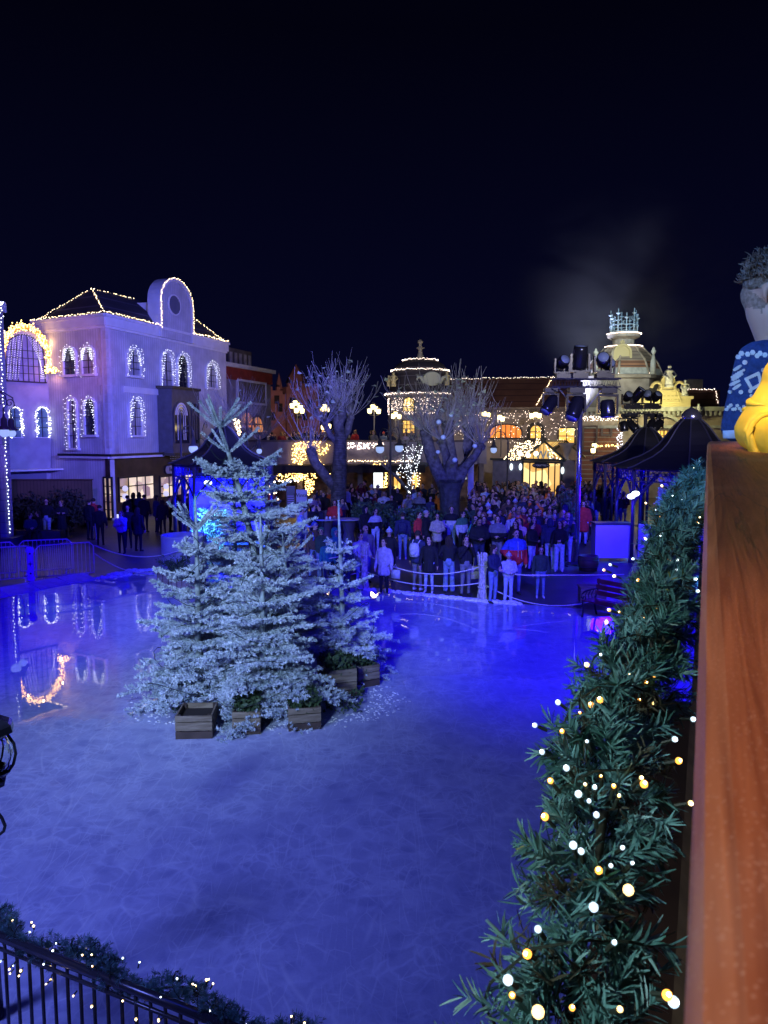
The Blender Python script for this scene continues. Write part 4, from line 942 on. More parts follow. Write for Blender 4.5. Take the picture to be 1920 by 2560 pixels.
for b in ((598, 1031, 634, 1058), (628, 1042, 657, 1080), (640, 1088, 664, 1100)): window(f3, B3, f3.rect(*b), stone_d, peach, fw=.12, rows=2, bar=.08)
# ---- pink fortress far behind
f4 = Fac((-15.8, 102), (-7.0, 106)); B4 = thing('fortress', 'distant pink crenellated fortress with small towers', 'building', f4.p)
pinkst = mat('pink_stone', (.30, .17, .15), .85, var=.3, vscale=.4, bump=.8, bscale=1.2)
mb = MB()
for x0, x1, yt in ((668, 708, 976), (716, 800, 968), (706, 720, 985)):
    s0, s1, _, zt = f4.rect(x0, yt, x1, 1100); f4.box(mb, s0, s1, 0, zt, -4, 0 if x0 != 706 else -.6)
    n = int((s1-s0)/.9)
    for k in range(n): s = s0+(s1-s0)*(k+.25)/n; f4.box(mb, s, s+.45, zt, zt+.5, -.6, .05)
mb.build('wall', pinkst, B4)
mb = MB(); s0, s1, _, zt = f4.rect(738, 955, 768, 1000); f4.box(mb, s0, s1, 5, zt, -3.5, -1); c = f4.P((s0+s1)/2, zt, -2.2); mb.lathe([(1.5, 0), (1.1, .9), (0, 2.6)], c, 8); c2 = f4.P(f4.hit(703, 960)[0], f4.hit(703, 975)[1], -1); mb.lathe([(.5, 0), (.35, 1), (0, 2.4)], c2, 6); mb.build('tower', pinkst, B4)
for x, y in ((692, 998), (682, 1040), (745, 1035), (762, 1040), (730, 1003), (775, 1008), (700, 1018), (790, 1030)):
    s, z = f4.hit(x, y); f4.box(mb := MB(), s-.35, s+.35, z-.6, z+.5, .0, .03); mb.build('opening', blackm, B4)
# ---- terrace with its shops
fT = Fac((-9.6, 49), (6.6, 49)); BT = thing('terrace', 'long raised terrace with parapet above a row of lit shops', 'building', fT.p)
zT = fT.hit(800, 1100)[1]
mb = MB(); fT.box(mb, 0, fT.L, zT-1.55, zT-.12, -.3, 0, 0); fT.box(mb, -.1, fT.L+.1, zT-.12, zT, -.36, .08, 1); mb.build('parapet', [grey_r, stone_d], BT)
mb = MB(); fT.box(mb, 0, fT.L, 2.85, 3.05, -7, -.31); mb.build('floor', stone_d, BT)
mb = MB(); fT.box(mb, 0, fT.L, 0, 2.84, -3.2, -3.0); mb.build('shop_back_wall', mat('brown_wall', (.11, .07, .05), .8, var=.4), BT)
mb = MB(); fT.box(mb, 2.0, 6.2, 2.1, 2.62, .0, 1.1); fT.box(mb, 7.2, 12.2, 2.15, 2.62, .0, 1.1); mb.build('awning', mat('dark_awning', (.03, .025, .03), .7), BT)
for k in range(9): mb = MB(); fT.box(mb, k*1.95+.1, k*1.95+.42, 0, 2.7, -.32, .03); mb.build('pier', stone_d, BT)
for b, mt, c, r in (((979, 1163, 989, 1181), yel, 1, 1), ((991, 1165, 1001, 1183), yel, 1, 1), ((1021, 1169, 1029, 1184), yel, 1, 1), ((1031, 1169, 1038, 1184), yel, 1, 1), ((985, 1192, 1001, 1222), yel, 2, 1), ((1019, 1187, 1043, 1250), lit('lit_door', (1, .6, .15), (.8, .3, .05), 1.6, 2.5), 2, 2)):
    window(fT, BT, fT.rect(*b), MATS['dark_frame'], mt, cols=c, rows=r, square=True, fw=.05, sill=False)
s0, s1, z0, z1 = fT.rect(1050, 1165, 1080, 1245); mb = MB(); fT.box(mb, s0, s1, 0.05, z1, .03, .1); mb.build('side_panel', mat('ochre_panel', (.32, .16, .05), .7, var=.3), BT)
for i, (poly_, n, l) in enumerate((([(731, 1103), (800, 1103), (827, 1114), (815, 1134), (790, 1143), (762, 1150), (758, 1200), (731, 1200)], 300, 'golden net lights covering the parapet left of the big bare tree'),
      ([(693, 1172), (725, 1160), (765, 1160), (795, 1182), (792, 1196), (764, 1200), (690, 1198)], 230, 'golden net lights on the low shop awning'),
      ([(783, 1152), (800, 1150), (832, 1182), (832, 1200), (815, 1198)], 90, 'triangle of golden net lights left of the tree trunk'),
      ([(763, 1200), (785, 1200), (787, 1222), (776, 1238), (764, 1236)], 80, 'round clump of golden net lights beside the grey signboard'),
      ([(927, 1160), (968, 1158), (968, 1216), (957, 1222), (957, 1176), (930, 1176)], 100, 'golden lights round the bright white screen'),
      ([(868, 1107), (962, 1107), (958, 1121), (870, 1123)], 90, 'pale golden net lights on the parapet right of the tree'))):
    lights(l, scatter(fT, poly_, n, .2, .12), .034, GOLD if i < 5 else PINK, 'net lights on the terrace', 'net_lights')
lights('row of warm bulbs along the shop eaves right of the tree', along([fT.px(862, 1152, .2), fT.px(1040, 1153, .2)], .10, .04), .03, WARM)
lights('warm bulbs in two rows down the pillar beside the lit door', along([fT.px(1043, 1168, .2), fT.px(1045, 1235, .2)], .16, .04)+along([fT.px(1048, 1168, .2), fT.px(1049, 1235, .2)], .2, .04), .032, WARM)
s0, s1, z0, z1 = fT.rect(934, 1177, 957, 1219); sc = thing('display_screen', 'bright white upright display screen on the terrace front', 'screen', fT.P(s0, 0, .5))
mb = MB(); fT.box(mb, s0-.05, s1+.05, z0-.05, z1+.05, .28, .36); mb.build('housing', blackm, sc); mb = MB(); fT.box(mb, s0, s1, z0, z1, .36, .365); mb.build('screen_face', emit('screen_white', (.95, 1, .98), 1.6), sc)
mb = MB(); 
for dz, w0, w1 in ((.18, .1, .5), (.52, .6, .9), (.66, .5, .95), (.86, .55, .95)): fT.box(mb, s0+(s1-s0)*w0, s0+(s1-s0)*w1, z1-dz-.02, z1-dz+.01, .366, .368)
mb.build('screen_lines', mat('screen_grey', (.35, .4, .42), .6), sc); fT.box(mb := MB(), (s0+s1)/2-.06, (s0+s1)/2+.06, 0, z0-.06, .28, .34); mb.build('stand', blackm, sc)
for (x, y, hw, l) in ((912, 1165, 22, 'dark oval shop sign left of the white screen'), (1053, 1161, 17, 'dark oval shop sign above the lit door')):
    s, z = fT.hit(x, y); hwm = hw/1900*49; sg = thing('hanging_sign', l, 'sign', fT.P(s, 0), group='dark oval signs'); mb = MB()
    fT.poly(mb, [(s+hwm*math.cos(a*math.pi/10), z+.17*math.sin(a*math.pi/10)) for a in range(20)], .9, .95); mb.build('board', mat('sign_navy', (.01, .012, .03), .4), sg)
    mb = MB(); mb.tube([fT.P(s, z+.17, .92), fT.P(s, z+.3, .92), fT.P(s, z+.3, 0)], .015, 5); mb.build('bracket', blackm, sg)
    if x < 1000: text('CAFE DES NEIGES', .13, mat('sign_pale', (.5, .5, .6), .6), 'lettering', sg, face_matrix(fT, s, z, .955)) if False else None
# ---- turret
tc_ = W(1050, 983, 57.5); r_t = 82/1900*55; ze = tc_.z
TU = thing('round_turret', 'round corner turret with dark domed roof and bulb-covered walls', 'building', (tc_.x, tc_.y, 0))
MB().lathe([(r_t, 0), (r_t, ze-.35), (r_t+.2, ze-.3), (r_t+.25, ze), (r_t-.2, ze+.02)], (tc_.x, tc_.y, 0), 40).build('wall', mat('turret_stone', (.20, .18, .20), .85, var=.25, vscale=1.2), TU, False)
def zpx(y, D=55): return W(1050, y, D).z
MB().lathe([(r_t-.05, ze+.03), (r_t-.10, zpx(945)), (r_t-.26, zpx(921)), (r_t-.62, zpx(905)), (r_t-1.1, zpx(893)), (.5, zpx(888)), (0.01, zpx(887))], (tc_.x, tc_.y, 0), 32).build('dome_roof', slate, TU, True)
MB().lathe([(.28, zpx(889)), (.16, zpx(872)), (.14, zpx(864)), (.34, zpx(860)), (.14, zpx(857)), (.08, zpx(851)), (.22, zpx(846)), (.2, zpx(842)), (.03, zpx(837))], (tc_.x, tc_.y, 0), 10).build('finial', stone, TU, True)
fU = Fac((tc_.x-2, tc_.y-r_t), (tc_.x+2, tc_.y-r_t))
def fac_at(a): return Fac((tc_.x+r_t*math.sin(a)-.7*math.cos(a), tc_.y-r_t*math.cos(a)-.7*math.sin(a)), (tc_.x+r_t*math.sin(a)+.7*math.cos(a), tc_.y-r_t*math.cos(a)+.7*math.sin(a)))
fa = fac_at(-.40)
for b, sq in (((1009, 994, 1036, 1028), False), ((1008, 1052, 1037, 1082), True)): window(fa, TU, fa.rect(*b), MATS['dark_frame'], yel, cols=3, rows=3, square=sq, bar=.05, depth=.12, fw=.06, sill=False)
c = fU.px(1080, 947, .15); mb = MB(); mb.lathe([(0.01, 0), (.62, 0), (.66, .06), (.60, .12), (.5, .1), (0.01, .1)], (0, 0, 0), 20)
mb.v = [(c.x+x*1.0, c.y-z, c.z+y*.78) for x, y, z in mb.v]
for sx in (-1, 1): mb.tube([(c.x+sx*.55, c.y, c.z-.3), (c.x+sx*.8, c.y, c.z+.1), (c.x+sx*1.0, c.y, c.z+.15), (c.x+sx*1.1, c.y, c.z-.1)], [.14, .12, .1, .06], 7)
mb.build('clock_face', mat('pale_green_stone', (.45, .52, .44), .7), TU, True)
def statue(label, x, y, D, h, f=None, m=None, zb=None):
    p = W(x, y, D); t = thing('statue', label, 'statue', p, group='roof statues'); z = p.z; mb = MB()
    mb.box((p.x, p.y, z+h*.06), (h*.34, h*.34, h*.12)); mb.lathe([(.19, .12), (.17, .3), (.20, .5), (.12, .62), (.20, .7), (.16, .78), (.06, .82), (.06, .84), (.10, .88), (.095, .95), (.04, 1.0)], (0, 0, 0), 10)
    k = len(mb.v)-110; mb.v[8:] = [(p.x+a*h, p.y+b*h, z+c_*h) for a, b, c_ in mb.v[8:]]
    mb.tube([(p.x+.18*h, p.y, z+.72*h), (p.x+.3*h, p.y-.05*h, z+.55*h), (p.x+.16*h, p.y-.2*h, z+.45*h)], .05*h, 6)
    mb.tube([(p.x-.18*h, p.y, z+.72*h), (p.x-.26*h, p.y-.05*h, z+.5*h), (p.x-.1*h, p.y-.2*h, z+.4*h)], .05*h, 6)
    mb.build('figure', m or MATS['pale_green_stone'], t, True); return t
ys_ = mat('yellow_stone', (.60, .55, .30), .75)
statue('pale statue at the left edge of the turret roof', 984, 966, 55.5, 1.0, m=ys_); statue('pale statue at the right edge of the turret roof', 1117, 963, 55.5, .95, m=ys_); statue('small urn-like statue at the far left turret corner', 972, 966, 56.5, .8, m=ys_)
P = []
for k in range(520):
    a = rnd.uniform(-1.45, 1.2); P.append(Vector((tc_.x+(r_t+.06)*math.sin(a), tc_.y-(r_t+.06)*math.cos(a), rnd.uniform(zpx(1035), ze-.4))))
P.sort(key=lambda p: (round(p.x*3), p.z)); lights('pale bulbs scattered over the turret wall', P, .019, PINK)
P = []
for rr, y in ((r_t+.28, 983), (r_t-.2, 921), (r_t-1.04, 893)):
    for k in range(int(rr*42)): a = -1.6+3.2*k/(rr*42); P.append(Vector((tc_.x+rr*math.sin(a), tc_.y-rr*math.cos(a), zpx(y)+rnd.uniform(-.04, .08))))
for k in range(30): q = k/30; rr = r_t-.1-1.3*q**1.6; P.append(Vector((tc_.x-rr*math.sin(1.5), tc_.y-rr*.1, zpx(965)+(zpx(893)-zpx(965))*q)))
lights('strings outlining the eaves and domed roof of the turret', P, .025, PINK)
# ---- long building right of the turret
fM = Fac((tc_.x+1.2, 55), (13.4, 52.5)); BM = thing('long_building', 'long rendered building with brown roof behind the crowd', 'building', fM.p)
zM = fM.hit(1240, 1024)[1]
mb = MB(); fM.box(mb, 0, fM.L, 0, zM, -5, 0); mb.build('wall', mat('tan_render', (.24, .21, .21), .85, var=.25, vscale=.7), BM)
mb = MB(); fM.box(mb, -.1, fM.L+.1, zM, zM+.14, -5, .25); 
for k in range(60): s = fM.L*k/60; fM.box(mb, s, s+.1, zM-.2, zM-.002, .003, .16)
mb.build('cornice', stone_d, BM)
zr = fM.hit(1240, 976)[1]+1.0; a = [fM.P(0, zM+.142, .2), fM.P(fM.L, zM+.142, .2), fM.P(fM.L, zr, -2.6), fM.P(0, zr, -2.6), fM.P(0, zM+.142, -5), fM.P(fM.L, zM+.142, -5)]
MB().add(a, [(0, 1, 2, 3), (3, 2, 5, 4), (0, 3, 4), (1, 5, 2), (1, 0, 4, 5)]).build('roof', roofb, BM)
for b, mt, c, r, sq in (((1226, 1062, 1303, 1094), ora, 6, 2, False), ((1327, 1064, 1352, 1095), yel, 2, 2, False), ((1398, 1071, 1435, 1109), yel, 2, 2, True)):
    window(fM, BM, fM.rect(*b), MATS['dark_frame'], mt, cols=c, rows=r, square=sq, rise=(.5 if c == 6 else None), bar=.06, fw=.09 if c != 2 or sq else .25)
P = [fM.P(rnd.uniform(0, fM.L), zM-.1-rnd.random()**1.3*2.3, .1) for _ in range(360)]; P.sort(key=lambda p: (round(p.x*2), p.z)); lights('pale bulbs scattered on the wall of the long building', P, .019, PINK)
lights('string along the ridge of the long brown roof', along([fM.P(0, zr+.05, -2.6), fM.P(fM.L, zr+.05, -2.6)], .14, .05, .0), .023, PINK)
lights('string running down the slope of the brown roof', along([fM.P(fM.L*.80, zr, -2.5), fM.P(fM.L*.70, zM+.2, .25)], .16, .03), .03, WARM)
# ---- glass entrance hall
fG = Fac(tuple(W(1232, 1150, 48.5).xy), tuple(W(1414, 1150, 46).xy)); BG = thing('glass_entrance', 'gabled glass entrance hall glowing gold with a toilets sign', 'building', fG.p)
s0, s1, z0, z1 = fG.rect(1310, 1158, 1403, 1206); _, ze_ = fG.hit(1360, 1152); sa, zap = fG.hit(1362, 1103); s2 = fG.hit(1412, 1152)[0]; s3 = fG.hit(1310, 1152)[0]
dkf = mat('green_black_iron', (.015, .03, .035), .4)
mb = MB(); fG.box(mb, 0, s0-.1, 0, ze_-.02, -.2, 0); mb.build('grey_wall', mat('blue_grey_wall', (.14, .14, .19), .8, var=.15), BG)
window(fG, BG, (s0, s1, 0.05, z1), dkf, lit('hall_inside', (1, .74, .28), (.62, .33, .08), 1.5, 1.2, True), cols=6, rows=1, square=True, bar=.07, sill=False)
mb = MB(); fG.box(mb, -.1, fG.L, ze_, ze_+.12, -.25, .2)
for a_, b_ in (((s3, ze_+.12), (sa, zap)), ((sa, zap), (s2, ze_+.12))):
    mb.bar(fG.P(*a_, .1), fG.P(*b_, .1), .1, .12); mb.bar(fG.P(*a_, -4), fG.P(*b_, -4), .1, .12)
mb.bar(fG.P(sa, zap, .1), fG.P(sa, zap, -4), .1); 
for k in range(8): o_ = -.5*k; mb.bar(fG.P(s3+.02, ze_+.12, o_), fG.P(sa, zap, o_), .05)
for k in range(7): s = s3+(s2-s3)*(k+1)/8; mb.bar(fG.P(s, ze_+.1, .1), fG.P(s, ze_+.1+(zap-ze_)*(1-abs(s-sa)/(s2-s3)*2), .1), .035)
mb.build('iron_frame', dkf, BG)
mb = MB(); mb.poly([fG.P(s3, ze_+.1, 0), fG.P(s3-1.1, ze_+.1, -4), fG.P(sa-.1, zap-.05, -4), fG.P(sa, zap-.05, 0)], (0, 0, -.02)); mb.poly([fG.P(s3+.1, ze_+.13, .0), fG.P(s2-.1, ze_+.13, 0), fG.P(sa, zap-.08, 0)], fG.n*-.02); mb.build('glass_roof', lit('glass_glow', (1, .62, .18), (.45, .22, .06), .9, 1.6), BG)
mb = MB()
for x, y in ((1300, 1133), (1322, 1138), (1342, 1134)): mb.ball(fG.px(x, y, .12), .16, 10)
mb.build('inside_lamp', emit('inside_white', (1, .9, .6), 3), BG, True)
P = scatter(fG, [(1262, 1150), (1295, 1108), (1350, 1096), (1365, 1106), (1330, 1128), (1310, 1150)], 200, .3, .1); lights('golden bulbs scattered over the glass hall roof', P, .025, WARM)
P = scatter(fG, [(1368, 1110), (1408, 1148), (1380, 1148)], 30, .3, .05); lights('few golden bulbs on the right slope of the glass gable', P, .024, WARM)
wcs = mat('wc_letter', (.45, .62, .68), .5); s, z = fG.hit(1364, 1138); text('WC', .72, wcs, 'wc_letters', BG, face_matrix(fG, s, z, .16), .04)
s, z = fG.hit(1360, 1163); sg = thing('toilets_sign', 'dark oval hanging sign reading toilets on the glass hall', 'sign', fG.P(s, 0, .5)); mb = MB()
fG.poly(mb, [(s+.56*math.cos(a*math.pi/12), z+.19*math.sin(a*math.pi/12)) for a in range(24)], .5, .56); mb.build('board', MATS['sign_navy'], sg)
text('< TOILETTES >', .145, mat('sign_white', (.75, .78, .9), .5), 'lettering', sg, face_matrix(fG, s, z, .562)); mb = MB(); mb.tube([fG.P(s-.7, z+.22, .53), fG.P(s, z+.26, .53), fG.P(s+.7, z+.22, .53), fG.P(s+.9, z+.05, .0)], .02, 5); mb.build('bracket', dkf, sg)
for x, l in ((1280, 'white oval wall lamp on the grey wall beside the glass hall'), (1303, 'narrow white oval lamp at the hall corner'), (1408, 'white oval lamp right of the hall doors')):
    p = fG.px(x, 1167 if x < 1400 else 1176, .12); t = thing('wall_lamp', l, 'lamp', p, group='oval wall lamps'); MB().ball(p, .13, 10, sc=(.8, .6, 1.7)).build('glass_shade', emit('oval_white', (.8, .95, 1), 1.7), t, True); MB().bar(p+Vector((0, .05, 0)), p-fG.n*.15, .05).build('bracket', dkf, t)
# ---- grand domed building
fD = Fac((14.2, 55.5), (24.8, 54.0)); BD = thing('domed_building', 'grand stone building with tiled octagonal dome and floodlit gable', 'building', fD.p)
zD = fD.hit(1600, 1018)[1]
mb = MB(); fD.box(mb, 0, fD.L, 0, zD-.3, -8, 0); mb.build('wall', stone, BD)
mb = MB(); fD.box(mb, -.2, fD.L+.2, zD-.3, zD, -8, .45, 0); 
for k in range(34): s = fD.L*(k+.2)/34; fD.box(mb, s, s+.14, zD-.62, zD-.302, .003, .32, 0)
fD.box(mb, 0, fD.L, zD-1.5, zD-1.3, .003, .15, 0); mb.build('cornice', mat('grey_green_stone', (.36, .40, .38), .8, var=.2), BD)
s0, s1, z0, z1 = fD.rect(1494, 1052, 1540, 1130)
brk = striped('red_bricks', (.22, .10, .065), (.30, .27, .22), 3.0, 'Z', dark=.2)
mb = MB(); fD.box(mb, s0-1.6, s1+.4, .1, zD-1.52, .003, .05); mb.build('brick_facing', brk, BD)
s0, s1, z0, z1 = fD.rect(1460, 1068, 1488, 1124); window(fD, BD, (s0, s1, z0, z1), stone_d, blackm, square=True, cols=1, rows=1, fw=.12, depth=.16)
s0, s1, z0, z1 = fD.rect(1502, 1065, 1530, 1090); mb = MB(); fD.ring(mb, [(s0, z0), (s0, z1), (s1, z1), (s1, z0), (s0, z0)], [(s0+.15, z0+.15), (s0+.15, z1-.15), (s1-.15, z1-.15), (s1-.15, z0+.15), (s0+.15, z0+.15)], .05, .12); mb.build('brick_panel', stone_d, BD)
for b in ((1626, 1077, 1640, 1112), (1644, 1077, 1657, 1112), (1661, 1077, 1674, 1110), (1678, 1077, 1692, 1104), (1752, 1078, 1768, 1094)): window(fD, BD, fD.rect(*b), stone_d, yel, square=True, cols=2, rows=3, fw=.07, bar=.04)
s0, s1, z0, z1 = fD.rect(1622, 1042, 1694, 1074); mb = MB(); fD.ring(mb, arch(s0-.2, s1+.2, z0, z1+.2, 1.0, 14), arch(s0, s1, z0, z1, .85, 14), .003, .3); mb.build('arch_moulding', MATS['grey_green_stone'], BD)
# floodlit gable with scrolls and lettering
mb = MB(); f = fD; g0, g1 = f.hit(1583, 1000)[0], f.hit(1726, 1000)[0]; zg0 = zD+.02; zg1 = f.hit(1650, 991)[1]; zg2 = f.hit(1665, 975)[1]; zg3 = f.hit(1665, 940)[1]; c_ = f.hit(1668, 1000)[0]
f.box(mb, g0, g1, zg0, zg1-.2, -.5, .1); f.box(mb, g0-.15, g1+.15, zg1-.2, zg1, -.55, .25)
w1 = f.hit(1700, 1000)[0]-c_; pts = [(c_-w1*1.35, zg1), (c_-w1*1.0, zg1+.25), (c_-w1*.72, zg2), (c_-w1*.55, zg3-.3), (c_-w1*.4, zg3), (c_+w1*.4, zg3), (c_+w1*.55, zg3-.3), (c_+w1*.72, zg2), (c_+w1*1.0, zg1+.25), (c_+w1*1.35, zg1)]
f.poly(mb, pts, -.45, .12); pi_ = [(c_-w1*.95, zg0+.35), (c_-w1*.62, zg2-.12), (c_+w1*.62, zg2-.12), (c_+w1*.95, zg0+.35)]; po = [(c_+(s-c_)*1.14, z+(.1 if z > zg1 else -.12)) for s, z in pi_]
f.ring(mb, po+[po[0]], pi_+[pi_[0]], .1, .32); gb_ = mb.build('floodlit_gable', ys_, BD)
mb = MB()
for sx in (-1, 1):
    sp_ = [(c_+sx*(w1*.8+.45*math.cos(t*.5)*(1-t*.07)), zg2+.15+.5*math.sin(t*.5)*(1-t*.07)) for t in range(11)]
    mb.tube([f.P(s, z, .15) for s, z in sp_], .12, 7)
mb.build('scroll', ys_, gb_, True)
text('DECORER', .42, mat('worn_letters', (.30, .30, .12), .8), 'lettering', gb_, face_matrix(f, c_, zg0+.62, .13), .02)
stb = statue('white bust crowning the floodlit gable', 1672, 968, 54.4, 1.55, m=mat('white_marble', (.60, .66, .70), .6)); statue('pale seated figure at the right shoulder of the gable', 1711, 990, 54.4, 1.15, m=MATS['white_marble'])
statue('bluish winged figure at the right corner of the cornice', 1746, 1040, 53.8, .85, m=MATS['white_marble'])
# dome
dc = W(1556, 940, 61); sD = 1900/59.0
def zd(y): return W(1556, y, 59).z
def rd_(px): return px/sD
def octo(prof, name, m, parent, n=8): return MB().lathe(prof, (dc.x, dc.y, 0), n, a0=math.pi/8).build(name, m, parent)
octo([(rd_(98), zD-.2), (rd_(98), zd(948)), (rd_(104), zd(946)), (rd_(104), zd(938)), (rd_(98), zd(937))], 'drum', stone, BD)
tile = striped('scalloped_tiles', (.32, .17, .10), (.10, .06, .05), 3.4, 'Z', dark=.3, bump=.9)
tile2 = striped('grey_tiles', (.30, .27, .22), (.17, .15, .13), 3.4, 'Z', dark=.25, bump=.8)
octo([(rd_(97), zd(936.5)), (rd_(91), zd(920))], 'green_band', MATS['grey_green_stone'], BD); octo([(rd_(90.8), zd(919.7)), (rd_(82), zd(902))], 'tile_band', tile, BD)
octo([(rd_(82), zd(902)), (rd_(45), zd(861)), (rd_(33), zd(860))], 'dome_roof', tile2, BD)
octo([(rd_(33), zd(861)), (rd_(27), zd(855)), (rd_(27), zd(842)), (rd_(40), zd(836)), (rd_(42), zd(827)), (rd_(38), zd(825)), (.01, zd(825))], 'lantern_platform', stone, BD, 12)
for k in range(8):
    a = math.pi/8+k*math.pi/4; mb = MB()
    for (r0, y0), (r1, y1) in zip([(98, 937), (82, 902), (60, 878)], [(82, 902), (60, 878), (45, 861)]):
        mb.tube([(dc.x+rd_(r0)*math.cos(a), dc.y+rd_(r0)*math.sin(a), zd(y0)), (dc.x+rd_(r1)*math.cos(a), dc.y+rd_(r1)*math.sin(a), zd(y1))], .09, 6)
    mb.build('dome_rib', stone, BD, True)
# dormer shield on the dome
a = -math.pi/2-.35; c = Vector((dc.x+rd_(66)*math.cos(a), dc.y+rd_(66)*math.sin(a), zd(890))); mb = MB(); fd_ = Fac((c.x-1, c.y-.02), (c.x+1, c.y+.02)); 
fd_.poly(mb, arch(.45, 1.55, c.z-.5, c.z+.75, n=12), -.3, .15); fd_.ring(mb, arch(.45, 1.55, c.z-.5, c.z+.75, n=12, g=.16), arch(.45, 1.55, c.z-.5, c.z+.75, n=12), -.3, .28); fd_.box(mb, .2, 1.8, c.z-.66, c.z-.5, -.3, .3); mb.ball((c.x, c.y-.1, c.z+1.05), .18, 8); mb.build('dormer', ys_, BD)
# crown of candelabra
cr_ = thing('candelabra_crown', 'blue-lit ironwork crown of candelabra on top of the dome', 'ornament', (dc.x, dc.y, zd(825))); cm = mat('pale_iron', (.42, .55, .62), .5)
zb_ = zd(825)
for k in range(10):
    a = k*math.pi/5+.2; x, y = dc.x+rd_(33)*math.cos(a), dc.y+rd_(33)*math.sin(a); mb = MB(); hh = 1.0 if k % 2 else 1.35
    mb.tube([(x, y, zb_), (x, y, zb_+hh)], .05, 6); mb.ball((x, y, zb_+.55), .10, 7); mb.lathe([(.05, 0), (.17, .08), (.19, .13), (.05, .15), (.045, .42), (0.01, .5)], (x, y, zb_+hh), 8)
    for sg_ in (-1, 1): ca, sa_ = math.cos(a+math.pi/2)*sg_, math.sin(a+math.pi/2)*sg_; mb.tube([(x+ca*q, y+sa_*q, zb_+hh-.35+z) for q, z in ((0, 0), (.12, -.1), (.24, 0), (.27, .15), (.2, .2))], .03, 5)
    mb.build('candelabrum', cm, cr_, True)
mb = MB()
for z in (.12, .6): mb.tube([(dc.x+rd_(33)*math.cos(k*math.pi/10), dc.y+rd_(33)*math.sin(k*math.pi/10), zb_+z) for k in range(21)], .04, 5)
mb.build('ring_rail', cm, cr_, True)
P = []
for k in (4, 5, 6, 7, 0):
    a = math.pi/8+k*math.pi/4; P += along([(dc.x+rd_(100)*math.cos(a), dc.y+rd_(100)*math.sin(a), zd(936)), (dc.x+rd_(46)*math.cos(a), dc.y+rd_(46)*math.sin(a), zd(860))], .13, .03)
for r__, y in ((47, 860), (43, 827)):
    for k in range(90): a = math.pi+math.pi*k/90; P.append(Vector((dc.x+rd_(r__)*math.cos(a), dc.y+rd_(r__)*math.sin(a), zd(y))))
lights('pale strings along the ribs and rings of the tiled dome', P, .03, PINK)
# finials beside the dome
for x, y0, y1, l in ((1633, 905, 868, 'tall thin finial right of the dome'), (1489, 905, 872, 'tall thin finial left of the dome')):
    p = W(x, y0, 57); h = (y0-y1)/33.3; t = thing('finial', l, 'finial', p, group='roof finials')
    MB().lathe([(.22, -.9), (.2, 0), (.12, h*.35), (.07, h*.5), (.17, h*.6), (.2, h*.72), (.1, h*.82), (.1, h*.9), (.02, h)], p, 8).build('spike', MATS['grey_green_stone'], t, True)
# right wing
fW_ = Fac(tuple(W(1728, 980, 60).xy), tuple(W(1800, 980, 60).xy)); BW2 = thing('brown_roofed_wing', 'dark brown roofed wing right of the floodlit gable', 'building', fW_.p); zt = fW_.hit(1760, 975)[1]
mb = MB(); fW_.box(mb, -.4, fW_.L, 4, zt, -3, 0); mb.build('roof', roofb, BW2); mb = MB(); fW_.box(mb, -.4, fW_.L, 0, 4.0, -2.9, -.05); mb.build('wall', stone_d, BW2); mb = MB(); fW_.box(mb, .2, 1.3, zt, zt+.9, -2, -1); mb.build('chimney', stone_d, BW2)
lights('string along the top of the brown wing at the right', along([fW_.P(-.3, zt+.05, .05), fW_.P(fW_.L-.4, zt+.05, .05), fW_.P(fW_.L-.1, zt-1.1, .05)], .12, .04), .03, PINK)
for poly_, n, l, m_ in (([(1540, 1060), (1556, 1050), (1556, 1110), (1540, 1128)], 80, 'white bulbs hanging beside the rear kiosk roof', COOL), ([(1726, 1050), (1762, 1075), (1772, 1110), (1750, 1110)], 60, 'pale bulbs at the right corner of the domed building', PINK), ([(1452, 1040), (1545, 1040), (1545, 1052), (1452, 1052)], 110, 'pale bulbs on the cornice left of the dome', PINK), ([(1484, 1112), (1545, 1110), (1545, 1116), (1484, 1118)], 50, 'gold bulbs along the low balcony by the bricks', GOLD)):
    lights(l, scatter(fD, poly_, n, .3, .1), .026, m_)
for k, (x, y, pw_, c) in enumerate(((1655, 1012, 260, (1, .85, .35)), (1610, 985, 90, (1, .85, .6)), (1700, 1010, 130, (1, .85, .35)))): p = W(x, y, 52.3); point('floodlight', p, c, pw_, .3)
spot('dome_floodlight', (15, 50, 12.5), (dc.x-.3, dc.y, zd(890)), (.78, .84, .78), 3200, 60, .8, .4); spot('crown_light', (20, 50, 15.5), (dc.x, dc.y, zd(800)), (.25, .6, 1), 1700, 26, .7, .3)
spot('fortress_light', (-10, 80, 3), (-11, 104, 7), (1, .5, .48), 5000, 40, .7, .5)
spot('roof_light', (12, -6, 14), (9, 54, 6), (.75, .7, .85), 31000, 26, .9, .5)
spot('roof_light', (-8, -8, 14), (-6, 55, 5.5), (.5, .46, .9), 19000, 24, .9, .5)

